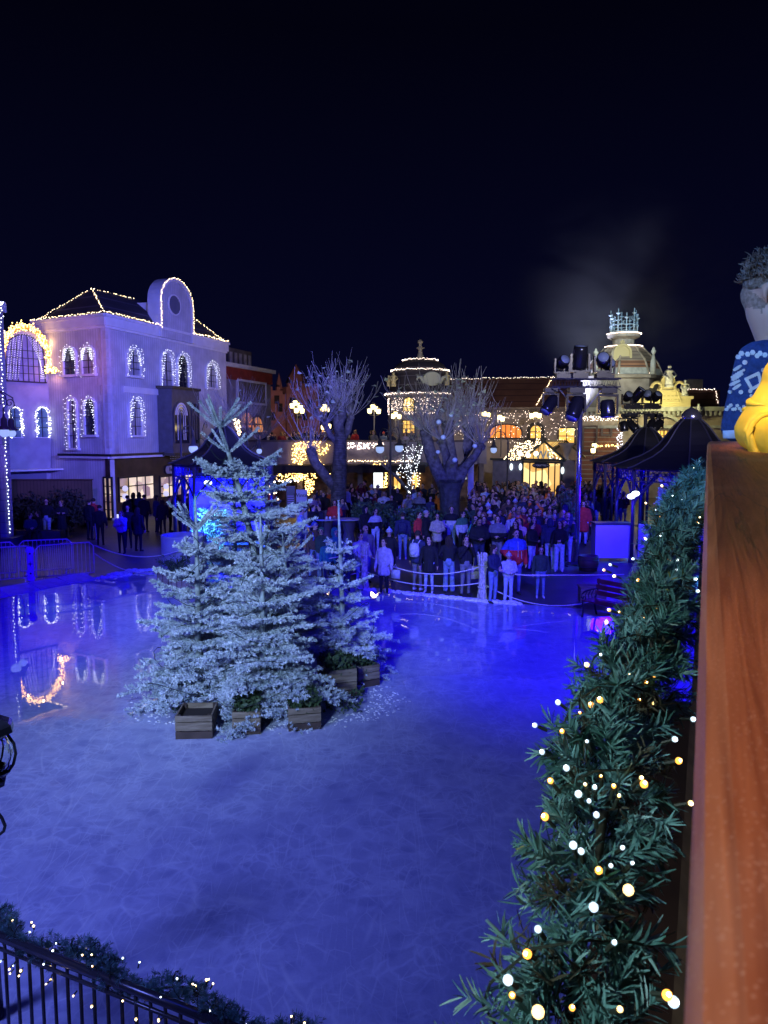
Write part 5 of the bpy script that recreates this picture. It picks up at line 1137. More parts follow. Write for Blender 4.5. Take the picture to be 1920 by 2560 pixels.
# ================================================================ kiosks
iron = mat('kiosk_iron', (.06, .06, .075), .4, metal=.3); canvas = mat('black_canvas', (.010, .010, .013), .55, bump=.4, bscale=25)
bluep = mat('white_panel', (.55, .55, .6), .6, var=.05); silver = mat('silver_dome', (.55, .55, .6), .18, metal=.9)
def kiosk(label, x, D, R_, ez, az, cap=False, n=8, a0=math.pi/8, panels=(), tall=()):
    cx = W(x, 1200, D).x; t = thing('kiosk', label, 'kiosk', (cx, D, 0), group='black-roofed iron kiosks')
    c = (cx, D, 0); mb = MB(); H = az-ez; prof = [(R_*1.04, ez+.02), (R_*.97, ez+.06)]
    for k in range(1, 9): u = k/8; prof.append((R_*(.97*(1-u)**1.0*(1-.36*math.sin(math.pi*u))+.09), ez+.06+H*u**1.15))
    mb.lathe(prof+[(.01, az+.07)], c, n, a0=a0)
    mb.build('roof', canvas, t)
    mb = MB()
    for k in range(n):
        a = a0+2*math.pi*k/n; mb.tube([(cx+r*math.cos(a), D+r*math.sin(a), z+.02) for r, z in prof], .03, 5)
    mb.build('roof_ribs', iron, t)
    for k in range(n):
        a = a0+2*math.pi*k/n; p = Vector((cx+R_*.94*math.cos(a), D+R_*.94*math.sin(a), 0)); b = a0+2*math.pi*(k+1)/n; q = Vector((cx+R_*.94*math.cos(b), D+R_*.94*math.sin(b), 0))
        MB().tube([p, p+Vector((0, 0, ez))], .065, 8).lathe([(.12, 0), (.12, .12), (.07, .2)], p, 8).build('post', iron, t, True)
        mb = MB(); zt, zb = ez-.03, ez-.42; up = lambda v, z: Vector((v.x, v.y, z))
        mb.tube([up(p, zt), up(q, zt)], .028, 5); mb.tube([up(p, zb), up(q, zb)], .022, 5); m_ = 7
        for i in range(m_): mb.tube([up(p.lerp(q, i/m_), zb), up(p.lerp(q, (i+.5)/m_), zt), up(p.lerp(q, (i+1)/m_), zb)], .012, 4)
        mb.build('girder', iron, t)
        d = (q-p).normalized(); mb = MB()
        for o_, dd in ((p, d), (q, -d)):
            mb.tube([o_+dd*(.72*(u**1.6))+Vector((0, 0, ez-1.35+.95*u)) for u in (0, .25, .5, .75, 1)], .04, 6)
            mb.tube([o_+dd*(.42+.12*math.cos(u))+Vector((0, 0, ez-.62+.12*math.sin(u))) for u in [i*.7 for i in range(8)]], .02, 5)
        mb.build('brace', iron, t)
    if cap: MB().lathe([(.34, -.02), (.36, .04), (.32, .2), (.2, .34), (.06, .4), (.01, .46)], (cx, D, az), 20).build('cap', silver, t, True)
    for k in tuple(panels)+tuple(tall):
        hp = 2.75 if k in tall else 1.25
        a = a0+2*math.pi*k/n; b = a0+2*math.pi*(k+1)/n; p = Vector((cx+R_*.86*math.cos(a), D+R_*.86*math.sin(a), .12)); q = Vector((cx+R_*.86*math.cos(b), D+R_*.86*math.sin(b), .12))
        d = (q-p).normalized(); MB().poly([p+d*.05, q-d*.05, q-d*.05+Vector((0, 0, hp)), p+d*.05+Vector((0, 0, hp))], Vector((-d.y, d.x, 0))*.05).build('panel', bluep, t)
    return t, Vector((cx, D, 0))
k1, c1 = kiosk('octagonal kiosk with black tent roof behind the left firs', 560, 28.6, 1.95, 3.40, 4.75, tall=(0, 1, 2))
k2, c2 = kiosk('large kiosk with silver dome cap beside the garland', 1722, 27.5, 2.65, 3.30, 5.05, True, panels=(4, 5))
k3, c3 = kiosk('rear kiosk with black tent roof behind the lamp gantry pole', 1612, 33.5, 2.3, 3.30, 4.75)
def inner_fir(label, c, h, rad, seed, col):
    t = thing('frosted_bush', label, 'plant', c, group='floodlit frosted greenery in the kiosks'); r = random.Random(seed); segs = []
    for k in range(240):
        u = r.random(); a = r.random()*6.283; rr = rad*(1-u*.8)*r.uniform(.3, 1); p = Vector(c)+Vector((rr*math.cos(a)*.5, rr*math.sin(a)*.5, h*u)); segs.append((tuple(p), tuple(p+Vector((math.cos(a), math.sin(a), .5))*rad*.35), 1))
    V, F = needle_cloud(segs, 90, .07, .02, .7); put('twigs', np_mesh(V, F, [frost]), t); MB().tube([Vector(c), Vector(c)+Vector((0, 0, h))], .05, 6).build('stem', fstem, t)
inner_fir('brightly lit frosted greenery inside the left kiosk', c1+Vector((-.1, -1.35, .35)), 1.3, 1.3, 3, None)
inner_fir('cyan lit frosted shrub inside the right kiosk', c2+Vector((-1.15, -1.2, .9)), 2.1, .75, 4, None)
point('kiosk_lamp', c1+Vector((-.2, -.7, 2.7)), (.0, .0, 1), 1300, .3); spot('kiosk_cyan', c1+Vector((-.5, -2.6, 2.9)), c1+Vector((.0, -1.3, .8)), (.1, .65, 1), 1700, 60, .7, .15)
point('kiosk_lamp', c2+Vector((-.6, .3, 2.6)), (.0, .0, 1), 420, .3); spot('kiosk_cyan', c2+Vector((-.3, -.4, 3.0)), c2+Vector((-1.2, -1.2, 1.5)), (.1, .6, 1), 900, 80, .7, .15); point('kiosk_lamp', c3+Vector((0, 0, 2.4)), (0, 0, 1), 240, .3)
point('kiosk_lamp', c2+Vector((-3.4, -1.4, 2.2)), (.02, .0, 1), 340, .4)
def stage_lamp(label, x, y, D, tall=0):
    p = W(x, y, D); t = thing('flood_lamp', label, 'lamp', p, group='white flood lamps inside the kiosks'); MB().lathe([(.13, 0), (.15, .02), (.13, .05)], (0, 0, 0), 14).build('x', silver)  if False else None
    mb = MB(); mb.ball(p, .115, 12, sc=(1.25, .5, .8)); mb.build('lens', emit('flood_white', (.8, .95, 1), 4), t, True)
    mb = MB(); mb.ball(p+Vector((0, .08, .02)), .12, 10, sc=(1.3, .6, .9)); mb.tube([p+Vector((0, .1, 0)), p+Vector((0, .1, .5))], .02, 5); mb.build('housing', blackm, t, True)
stage_lamp('oval white flood lamp inside the left kiosk', 520, 1207, 27.2); stage_lamp('left of two white flood lamps inside the right kiosk', 1578, 1241, 26.0); stage_lamp('right of two white flood lamps inside the right kiosk', 1589, 1234, 26.0)
# blue tank under right kiosk, low wall at its foot
tk = thing('fish_stall_counter', 'blue-lit straight counter between kiosk and gantry pole', 'counter', G(1525, 1396)); p = G(1525, 1400)
MB().box((p.x, p.y, .72), (1.25, .6, 1.2)).build('front', bluep, tk); MB().box((p.x, p.y, 1.35), (1.35, .7, .05)).build('top', iron, tk)
bk = G(1470, 1426); t = thing('barrel', 'low dark round barrel planter at the foot of the gantry pole', 'planter', bk); MB().lathe([(.28, 0), (.34, .25), (.33, .5), (.29, .5), (.28, .42), (.01, .42)], bk, 16).build('staves', plank_dark, t, True)
mb = MB(); [mb.tube([(bk.x+.345*math.cos(a*.449), bk.y+.345*math.sin(a*.449), z) for a in range(15)], .012, 4) for z in (.14, .38)]; mb.build('hoops', iron, t)
# ================================================================ lamp gantries with moving heads
hd = mat('fixture_black', (.014, .014, .018), .22, spec=.7); lens = mat('fixture_lens', (.2, .25, .35), .05, spec=1)
def moving_head(tilt, pan, long=False, up=True):
    t = thing('moving_head_light', 'x', 'stage light', (0, 0, 0), local=True); s = 1 if up else -1
    MB().box((0, 0, s*.06), (.36, .28, .12)).box((0, 0, s*.13), (.2, .2, .04)).build('base', hd, t)
    mb = MB(); 
    for sx in (-1, 1): mb.box((sx*.21, 0, s*.36), (.045, .12, .42))
    mb.box((0, 0, s*.165), (.46, .13, .05)); mb.build('yoke', hd, t)
    L_ = .62 if long else .42; Rm = Matrix.Rotation(pan, 3, 'Z') @ Matrix.Rotation(tilt, 3, 'X')
    mb = MB(); mb.lathe([(.02, -L_*.45), (.13, -L_*.42), (.165, -L_*.25), (.17, L_*.35), (.155, L_*.5), (.14, L_*.5)], (0, 0, 0), 14); mb.v = [tuple(Rm @ Vector(v)+Vector((0, 0, s*.45))) for v in mb.v]
    h_ = mb.build('head', hd, t, True)
    mb = MB(); mb.lathe([(.0, L_*.49), (.138, L_*.49), (.138, L_*.505), (.0, L_*.515)], (0, 0, 0), 14); mb.v = [tuple(Rm @ Vector(v)+Vector((0, 0, s*.45))) for v in mb.v]; mb.build('lens', lens, h_, True)
    return t
heads = {}
def gantry(label, xp, ybase, Dp, ytr0, ytr1, x0, x1, tops, lows, tag_):
    s = 1900/Dp; cx = W(xp, 1100, Dp).x; zt = W(xp, ytr0, Dp).z; zb = W(xp, ytr1, Dp).z; t = thing('lamp_gantry', label, 'lighting truss', (cx, Dp, 0), group='truss gantries with stage lights')
    MB().tube([(cx, Dp, 0), (cx, Dp, zb)], .085, 12).build('pole', mat('steel_pole', (.42, .42, .46), .22, metal=.85), t, True)
    MB().lathe([(.4, 0), (.4, .04), (.12, .1), (.1, .3)], (cx, Dp, 0), 14).build('base_plate', iron, t)
    xa, xb = W(x0, 1000, Dp).x, W(x1, 1000, Dp).x; mb = MB(); 
    for dy in (-.2, .2):
        for z in (zt, zb): mb.tube([(xa, Dp+dy, z), (xb, Dp+dy, z)], .026, 6)
        for k in range(12): u0, u1, u2 = (xa+(xb-xa)*q/12 for q in (k, k+.5, k+1)); mb.tube([(u0, Dp+dy, zb), (u1, Dp+dy, zt), (u2, Dp+dy, zb)], .012, 4)
    for k in range(7): u = xa+(xb-xa)*k/6; mb.bar((u, Dp-.2, zt), (u, Dp+.2, zt), .022).bar((u, Dp-.2, zb), (u, Dp+.2, zb), .022)
    mb.build('truss', iron, t)
    mb = MB(); mb.bar((cx+.05, Dp-.05, zb-.9), (cx+.75, Dp-.1, zb), .04); mb.bar((cx-.05, Dp+.05, zb-.9), (cx-.75, Dp+.1, zb), .04); mb.build('stay', iron, t)
    mb = MB()
    for k in range(5):
        u = xa+(xb-xa)*(k+.5)/5; P = [(u-.25+.1*i, Dp-.24, zb-.05-.12*math.sin(i*.63+k)) for i in range(6)]; mb.tube(P, .012, 4)
    mb.build('cables', blackm, t)
    for lst, up in ((tops, True), (lows, False)):
        for (x, sc, tilt, pan, lg, lb, dy) in lst:
            key = (tilt, pan, lg, up)
            h = moving_head(tilt, pan, lg, up) if key not in heads else subtree(heads[key]); heads[key] = h
            h.location = (W(x, 1000, Dp).x, Dp+dy, zt+.03 if up else zb-.03); h.scale = (sc,)*3; h['label'] = lb; h['group'] = 'moving head lights on the gantries'
gantry('tall front gantry pole with truss of stage lights', 1449, 1418, 26.2, 948, 968, 1376, 1546,
       [(1403, 1.15, 1.1, .3, False, 'upright stage light at the upper left of the front truss', 0), (1424, .8, .6, 1.2, False, 'small stage light second from left on the front truss', .2), (1449, 1.45, .25, 0, True, 'big barrel-shaped stage light above the pole on the front truss', .1),
        (1502, 1.3, 1.2, -.2, False, 'stage light in open yoke at the upper right of the front truss', -.1), (1523, 1.05, 1.25, .2, False, 'smaller stage light behind the yoked one at the upper right', .25)],
       [(1376, 1.2, 2.4, -1.0, True, 'long stage light tilted down left under the front truss', 0), (1438, 1.45, 2.6, -.9, True, 'stage light tilted down just left of the pole', -.1), (1519, 1.5, 3.0, .1, False, 'wide yoked stage light hanging at the lower right of the front truss', 0)], 'f')
gantry('rear gantry crowded with small dark stage lights', 1612, 1380, 37.5, 1022, 1034, 1560, 1650,
       [(1568, 1.2, 1.0, .2, False, 'upright stage light at the left of the rear truss', 0), (1592, 1.35, .7, .8, True, 'upright stage light in the middle of the rear truss', 0), (1622, 1.35, 1.2, -.5, False, 'upright stage light right of the middle on the rear truss', .1), (1640, 1.2, .9, .3, False, 'upright stage light at the right end of the rear truss', 0)],
       [(1562, 1.25, 3.0, .1, False, 'hanging stage light at the left of the rear truss', 0), (1582, 1.2, 2.4, .9, True, 'hanging stage light second from left on the rear truss', 0), (1630, 1.2, 2.5, -.9, True, 'hanging stage light near the right of the rear truss', 0), (1646, 1.2, 2.3, -1.2, True, 'hanging stage light at the right end of the rear truss', 0)], 'r')
spot('rig_key', (6, 8, 12), (7, 27, 5.5), (.6, .72, 1), 3600, 26, .8, .4)
# ================================================================ pollarded trees
bark = mat('plane_bark', (.06, .055, .06), .9, col2=(.15, .145, .15), vscale=6, bump=.8, bscale=18); twigm = mat('bare_twigs', (.20, .18, .20), .85, col2=(.36, .36, .38), vscale=3)
leafg = mat('pale_leaves', (.28, .38, .26), .7, col2=(.5, .55, .45), vscale=5)
def pollard(label, x, yb, D, trunk, limbs, shoots, ztop, seed, spread=1.0, wrap=True, leafn=70, tw=.75, sh_len=2.4):
    """trunk/limbs in metres relative to the base, x right, z up"""
    r = random.Random(seed); b = Vector((W(x, 1200, D).x, D, 0)); t = thing('pollard_tree', label, 'tree', b, group='bare pollarded plane trees')
    mb = MB(); heads_ = []
    mb.tube([b+Vector(p) for p, _ in trunk], [q for _, q in trunk], 12)
    for L_ in limbs:
        mb.tube([b+Vector(p) for p, _ in L_], [q for _, q in L_], 9); e, rr = L_[-1]; heads_.append((b+Vector(e), rr)); mb.ball(b+Vector(e), rr*1.12, 8)
        for q in range(4): mb.ball(b+Vector(e)+Vector((r.uniform(-.2, .2), r.uniform(-.2, .2), r.uniform(-.15, .2))), rr*.55, 6)
    mb.build('trunk', bark, t, True)
    tb = MB(); LV = []
    for k in range(shoots):
        h, rr = r.choice(heads_); a = r.random()*6.283; tl = r.uniform(.15, 1.0)*spread; L_ = sh_len*r.uniform(.5, 1.1); d = Vector((math.cos(a)*tl, math.sin(a)*tl*.8, .55)).normalized()
        pts = []; p = h.copy()
        for i in range(6):
            pts.append(p.copy()); d = (d+Vector((r.gauss(0, .13), r.gauss(0, .13), .19))).normalized(); p += d*L_/5
        tb.tube(pts, [.017*(1-.13*i)*tw/.75 for i in range(6)], 3, caps=False); LV.append(pts[-1]); 
        for _q in range(r.choice((0, 1, 1, 2))):
            i = r.randint(1, 4); q = pts[i]; dd = (pts[i+1]-q).normalized()+Vector((r.gauss(0, .5), r.gauss(0, .4), .2)); tb.tube([q, q+dd*.35, q+dd*.6+Vector((0, 0, .3))], .008, 3, caps=False)
    tb.build('shoots', twigm, t)
    V = []; F = []
    mbl = MB()
    for k in range(leafn):
        p = r.choice(LV)+Vector((r.gauss(0, .07), r.gauss(0, .07), -r.random()*.6)); a = r.random()*6.28; s_ = r.uniform(.08, .15)
        e1 = Vector((math.cos(a), math.sin(a), r.uniform(-.6, .3)))*s_; e2 = Vector((-math.sin(a), math.cos(a)*.6, r.uniform(-.8, .2)))*s_
        mbl.add([p, p+e1+e2*.6, p+e1*1.4, p+e1*.4-e2, p-e1*.3+e2*.5], [(0, 1, 2, 3), (0, 4, 1)])
    if leafn: mbl.build('crown', leafg, t)
    if wrap:
        P = []; z = .2
        for k in range(900):
            z = .15+k/900*trunk[-1][0][2]; i = max(j for j in range(len(trunk)) if trunk[j][0][2] <= z) if z >= trunk[0][0][2] else 0; i = min(i, len(trunk)-2)
            (p0, r0), (p1, r1) = trunk[i], trunk[i+1]; u = (z-p0[2])/max(.01, p1[2]-p0[2]); c = Vector(p0).lerp(Vector(p1), u); rr = r0+(r1-r0)*u+.015; a = k*.42; P.append(b+c+Vector((rr*math.cos(a), rr*math.sin(a), 0)))
        MB().tube(P, .011, 3).build('wound_cable', WIRE, t)
    return t
pollard('big bare pollarded tree in the middle with a thick left stump', 845, 1325, 35.0,
        [((0, 0, -.05), .42), ((.0, 0, .8), .36), ((.02, 0, 1.9), .35), ((.05, 0, 2.7), .36), ((.1, 0, 3.6), .30), ((.12, 0, 4.6), .27)],
        [[((-.05, 0, 2.1), .30), ((-.55, 0, 2.55), .24), ((-1.05, -.1, 3.25), .23), ((-1.2, -.1, 3.7), .24)], [((.12, 0, 4.4), .27), ((.0, 0, 5.1), .22), ((-.1, 0, 5.5), .2)], [((.12, 0, 4.2), .2), ((.45, .1, 4.7), .17), ((.6, .1, 5.3), .16)], [((.1, 0, 4.0), .18), ((-.35, 0, 4.5), .14), ((-.6, 0, 5.0), .14)], [((.12, 0, 4.5), .2), ((.25, -.1, 5.3), .2), ((.2, -.1, 6.0), .17)]],
        165, 8.3, 11, 1.45, sh_len=2.5, tw=.65, leafn=120)
pollard('broad bare pollarded tree wrapped in cable right of the middle', 1126, 1325, 33.5,
        [((0, 0, -.05), .50), ((0, 0, .9), .43), ((-.02, 0, 1.8), .45), ((-.02, 0, 2.4), .55)],
        [[((-.2, 0, 2.2), .34), ((-.6, 0, 3.0), .30), ((-.95, 0, 3.9), .27), ((-1.1, 0, 4.6), .25)], [((.0, 0, 2.3), .32), ((.05, .1, 3.3), .3), ((-.1, 0, 4.3), .25), ((-.15, 0, 4.9), .24)], [((.2, 0, 2.2), .3), ((.55, 0, 3.0), .26), ((.75, 0, 3.9), .24), ((.8, 0, 4.7), .22)], [((.5, 0, 2.9), .2), ((1.0, -.1, 3.5), .18), ((1.3, -.1, 4.0), .17)], [((-.4, 0, 2.8), .2), ((-.2, -.2, 3.6), .2), ((-.4, -.2, 4.2), .18)]],
        270, 8.3, 12, 1.45, sh_len=2.5, leafn=190, tw=.7)
pollard('thin-branched dark bare tree behind the left kiosk', 610, 1300, 43, [((0, 0, 0), .22), ((0, 0, 1.6), .17), ((.05, 0, 2.6), .14)],
        [[((0, 0, 2.2), .13), ((-.5, 0, 3.4), .09), ((-.9, 0, 4.3), .06)], [((0, 0, 2.4), .12), ((.4, 0, 3.6), .09), ((.9, 0, 4.2), .06)], [((0, 0, 2.5), .12), ((.05, 0, 3.8), .08), ((-.1, 0, 4.8), .05)]], 130, 8, 13, 1.5, False, 6, .6, 3.1)
pollard('slender bare tree with cool bulbs before the lit shops', 1022, 1290, 41, [((0, 0, 0), .16), ((.02, 0, 1.4), .14), ((.05, 0, 2.6), .13)],
        [[((0, 0, 1.5), .12), ((-.7, 0, 2.3), .09), ((-1.2, 0, 2.7), .07)], [((0, 0, 2.4), .12), ((.4, 0, 3.4), .1), ((.5, 0, 4.0), .08)], [((0, 0, 2.3), .12), ((-.3, 0, 3.2), .09), ((-.2, 0, 4.0), .07)]], 60, 6, 14, 1.3, False, 20, .5, 1.3)
fX = Fac((-4, 40.6), (8, 40.6)); lights('cool white bulbs wrapped on the slender tree before the lit shops', scatter(fX, [(1000, 1160), (1008, 1120), (1035, 1108), (1058, 1115), (1050, 1150), (1038, 1190), (1030, 1235), (1016, 1235), (1012, 1195), (990, 1185)], 170, 0, .15), .022, COOL)
lights('pale bulb arc on the tree beside the orange arches', scatter(Fac((-12, 42), (-6, 42)), [(588, 1035), (600, 1050), (603, 1090), (598, 1096), (590, 1080), (582, 1050)], 45, 0, .1), .03, WARM)
P = [G(1126, 1325)]
for k, (x, y, s_) in enumerate(((1108, 1093, 1), (1095, 1130, .8), (1137, 1150, 1), (1097, 1055, 1), (1128, 1038, .8), (1187, 1115, .9))):
    p = W(x, y, 32.4); o = MB().ball(p, .12*s_, 8, sc=(1, .8, .9)).build('bauble', mat('pale_bauble', (.55, .72, .75), .3), None, True); tag(o, 'pale round bauble in the broad bare tree, %s' % ('low on its left limb', 'at the fork left of the trunk', 'largest one right above the fork', 'upper left among the shoots', 'near the top centre', 'beside the blue-lit column')[k], 'bauble', 'baubles in the broad bare tree')
# bushes, hedge
def bush(label, x0, x1, y0, y1, D, n, size, cat='bush', name='bush', m=leafm, group=None):
    c = (W(x0, y1, D)+W(x1, y1, D))/2; z1 = W(x0, y0, D).z; w_ = W(x1, y1, D).x-W(x0, y1, D).x; t = thing(name, label, cat, (c.x, D, 0), group=group)
    k = n; P = nprng.normal(size=(k*3, 3))*.42; P = P[np.abs(P).max(1) < 1][:k]; lump = .82+.18*np.sin(P[:, 0]*9)*np.cos(P[:, 1]*7)
    Q = np.stack([c.x+P[:, 0]*w_/2, D+P[:, 1]*.9, z1*.5+P[:, 2]*z1*.5*lump], 1); a = nprng.normal(size=(len(Q), 3)); a /= np.linalg.norm(a, axis=1)[:, None]; b = np.cross(a, nprng.normal(size=a.shape)); b /= np.linalg.norm(b, axis=1)[:, None]; s_ = size*nprng.uniform(.6, 1.3, (len(Q), 1))
    V = np.stack([Q-a*s_, Q+b*s_*.5, Q+a*s_, Q-b*s_*.5], 1).reshape(-1, 3); put('foliage', np_mesh(V, np.arange(len(V)).reshape(-1, 4), [m]), t)
    mb = MB(); 
    for q in range(9): mb.tube([(c.x+rnd.uniform(-.2, .2)*w_, D, 0), (c.x+rnd.uniform(-.4, .4)*w_, D+rnd.uniform(-.5, .5), z1*.85)], .025, 5)
    mb.build('stems', plank_dark, t)
lb_ = mat('bush_leaves', (.035, .085, .04), .5, col2=(.09, .16, .08), vscale=3)
bush('leafy evergreen bush left of the lamp post', 878, 985, 1248, 1352, 32.5, 5200, .085, m=lb_); bush('wide dark evergreen bush right of the lamp post', 965, 1115, 1262, 1362, 32, 6200, .085, m=lb_)
bush('small pine-like bush at the right edge of the crowd', 1386, 1440, 1215, 1330, 30, 2600, .07, m=lb_); bush('low bush behind the people right of the tree trunk', 1130, 1190, 1290, 1345, 31, 1500, .07, m=lb_)
bush('dark hedge behind the people at the left wall', 25, 130, 1228, 1350, 34.6, 3800, .09, 'hedge', 'hedge', mat('hedge_dark', (.02, .025, .02), .7)); bush('rounded dark shrub left of the shop corner', 125, 215, 1215, 1340, 35.2, 3600, .09, m=MATS['hedge_dark'])
p = G(-10, 1310); t = thing('board_fence', 'dim brown board fence behind the hedge', 'fence', (-18, 36.8, 0)); MB().box((-17.0, 37.2, 1.15), (5.4, .06, 2.3)).build('boards', striped('fence_boards', (.09, .06, .04), (.03, .02, .015), 6, 'X'), t); MB().box((-17.0, 37.15, 2.33), (5.5, .12, .06)).build('rail', plank_dark, t)
# ================================================================ lamps, columns, boards, tables
globe = emit('globe_blue_white', (.42, .58, 1), .75); yl = emit('lantern_yellow', (1, .80, .35), 4.5)
def globe_lamp(label, xp, D, ztop, arms, zg, group='double globe street lamps', rg=.21, off=True):
    cx = W(xp, 1100, D).x; t = thing('street_lamp', label, 'street lamp', (cx, D, 0), group=group)
    MB().lathe([(.18, 0), (.18, .1), (.12, .2), (.10, .7), (.07, .8), (.055, 1.5), (.045, ztop-.3), (.07, ztop-.25), (.03, ztop), (.01, ztop+.15)], (cx, D, 0), 12).build('post', iron, t, True)
    for dx, gz, sc in arms:
        mb = MB(); z0 = gz+.62; s_ = 1 if dx > 0 else -1; a = abs(dx)
        mb.tube([(cx, D, z0-.1), (cx+s_*a*.3, D, z0+.35), (cx+s_*a*.75, D, z0+.42), (cx+dx, D, z0+.18), (cx+dx, D, gz+.28)], .028, 6)
        mb.tube([(cx+s_*a*.35+.14*math.cos(q*.6)*(1-q*.06), D, z0+.14+.14*math.sin(q*.6)*(1-q*.06)) for q in range(11)], .016, 5)
        mb.build('arm', iron, t, True)
        g_ = MB().ball((cx+dx, D, gz), rg*sc, 14).build('globe', globe, t, True); MB().lathe([(.27*sc, .12), (.25*sc, .17), (.12, .24), (.10, .42), (.05, .46), (.02, .6)], (cx+dx, D, gz), 12).build('shade', iron, g_, True)
zz = lambda y, D: W(900, y, D).z
globe_lamp('tall double globe street lamp in front of the terrace', 976, 38, zz(1000, 38), [(-.52, zz(1123, 38), 1), (.44, zz(1120, 38), 1)], 0)
globe_lamp('globe street lamp behind the left kiosk roof', 452, 34, zz(1030, 34), [(.55, zz(1122, 34), 1)], 0); globe_lamp('globe street lamp between kiosk and parapet', 618, 40, zz(1010, 40), [(-.65, zz(1124, 40), 1), (.62, zz(1128, 40), .7)], 0)
globe_lamp('single globe lamp hanging before the glass hall', 1270, 42, zz(1098, 42), [(-.78, zz(1125, 42), .85)], 0)
lx = W(-16, 1080, 29).x; t = thing('street_lamp', 'black scrolled street lamp with two hanging globes at the left edge', 'street lamp', (lx, 29, 0), group='double globe street lamps')
MB().tube([(lx, 29, 0), (lx, 29, zz(985, 29))], .06, 8).build('post', iron, t, True)
for px_, gy, sc, dy in ((11, 1081, 1.05, -.2), (29, 1083, .88, .4)):
    gx = W(px_, 1080, 29+dy).x; gz = zz(gy, 29); mb = MB(); mb.tube([(lx, 29, gz+1.35), (lx+(gx-lx)*.5, 29+dy*.5, gz+1.6), (gx+.1, 29+dy, gz+1.35), (gx+.16, 29+dy, gz+1.05), (gx, 29+dy, gz+.9), (gx, 29+dy, gz+.25)], .028, 6)
    mb.tube([(gx-.02+.17*math.cos(q*.6)*(1-q*.06), 29+dy, gz+1.15+.17*math.sin(q*.6)*(1-q*.06)) for q in range(13)], .02, 5); mb.build('arm', iron, t, True)
    g_ = MB().ball((gx, 29+dy, gz), .18*sc, 14).build('globe', globe, t, True); MB().lathe([(.24, .10), (.22, .16), (.12, .24), (.11, .5), (.05, .58), (.02, .75)], (gx, 29+dy, gz), 10).build('shade', iron, g_, True)
def lantern_cluster(label, pts, D, zfloor=3.05):
    x0 = sum(p[0] for p in pts)/len(pts); cx = W(x0, 1100, D).x; zt = max(W(0, p[1], D).z for p in pts)+.25; t = thing('lantern_lamp', label, 'street lamp', (cx, D, zfloor), group='glowing cluster lamps on the terrace')
    MB().tube([(cx, D, zfloor), (cx, D, zt)], .045, 7).build('post', iron, t)
    for k, (x, y) in enumerate(pts):
        p = W(x, y, D+(k % 3-1)*.3); MB().lathe([(.08, -.17), (.14, -.14), (.16, .1), (.10, .14)], p, 7).build('lantern', yl, t); MB().lathe([(.17, .14), (.08, .22), (.01, .32)], p, 7).tube([p+Vector((0, 0, -.17)), (p.x, p.y, p.z-.26), (cx, D, p.z-.32)], .02, 5).build('bracket', iron, t)
    point('lantern_glow', (cx, D-.8, zt-.4), (1, .7, .3), 55, .25)
lantern_cluster('six-lantern lamp glowing yellow before the pink fortress', [(730, 1014), (738, 1007), (745, 1013), (751, 1019), (741, 1026), (755, 1027)], 50.5); lantern_cluster('cluster lamp just left of the big bare tree', [(805, 1022), (812, 1016), (818, 1023)], 51.5)
lantern_cluster('cluster lamp right of the big bare tree', [(924, 1027), (932, 1017), (940, 1022), (946, 1028)], 51.5); lantern_cluster('three-globe lamp at the foot of the turret', [(982, 1040), (988, 1035), (998, 1041)], 51.5)
lantern_cluster('low lamp glowing behind the big tree trunk', [(808, 1068), (815, 1070), (822, 1065)], 52); lantern_cluster('pair of lanterns among the shoots of the broad tree', [(1210, 1034), (1220, 1037)], 51.5); lantern_cluster('pair of lanterns above the orange arched window', [(1249, 1043), (1256, 1047)], 51.5)
lantern_cluster('three-lantern lamp above the arched yellow window', [(1329, 1039), (1339, 1036), (1348, 1039)], 51); lantern_cluster('small lamp at the stone balcony by the bricks', [(1483, 1126), (1486, 1114)], 51, 2.2)
p = G(1175, 1302); t = thing('fluted_column', 'pale blue-lit square fluted column beside the broad tree', 'column', p); zt = W(1175, 1152, p.y).z
mb = MB().box((p.x, p.y, zt/2), (.30, .30, zt)); [mb.box((p.x-.12+.06*k, p.y-.156, zt/2), (.03, .012, zt-.1)) for k in range(5)]; mb.build('shaft', mat('white_paint_lit_blue', (.40, .42, .62), .5, var=.1), t); MB().box((p.x, p.y, zt+.08), (.4, .4, .16)).build('capital', blackm, t); MB().box((p.x, p.y, .1), (.4, .4, .2)).build('plinth', iron, t)  # blue light on the white column is put into the shaft colour
q = W(1161, 1190, p.y-.3); t = thing('lit_box_sign', 'small lit white box sign beside the blue-lit column', 'sign', q); MB().box(q, (.28, .12, .42), rz=.2).build('case', blackm, t); MB().box((q.x-.01, q.y-.075, q.z), (.22, .02, .34), rz=.2).build('face', lit('box_face', (.8, .85, .8), (.1, .12, .12), 1.2, 9), t)
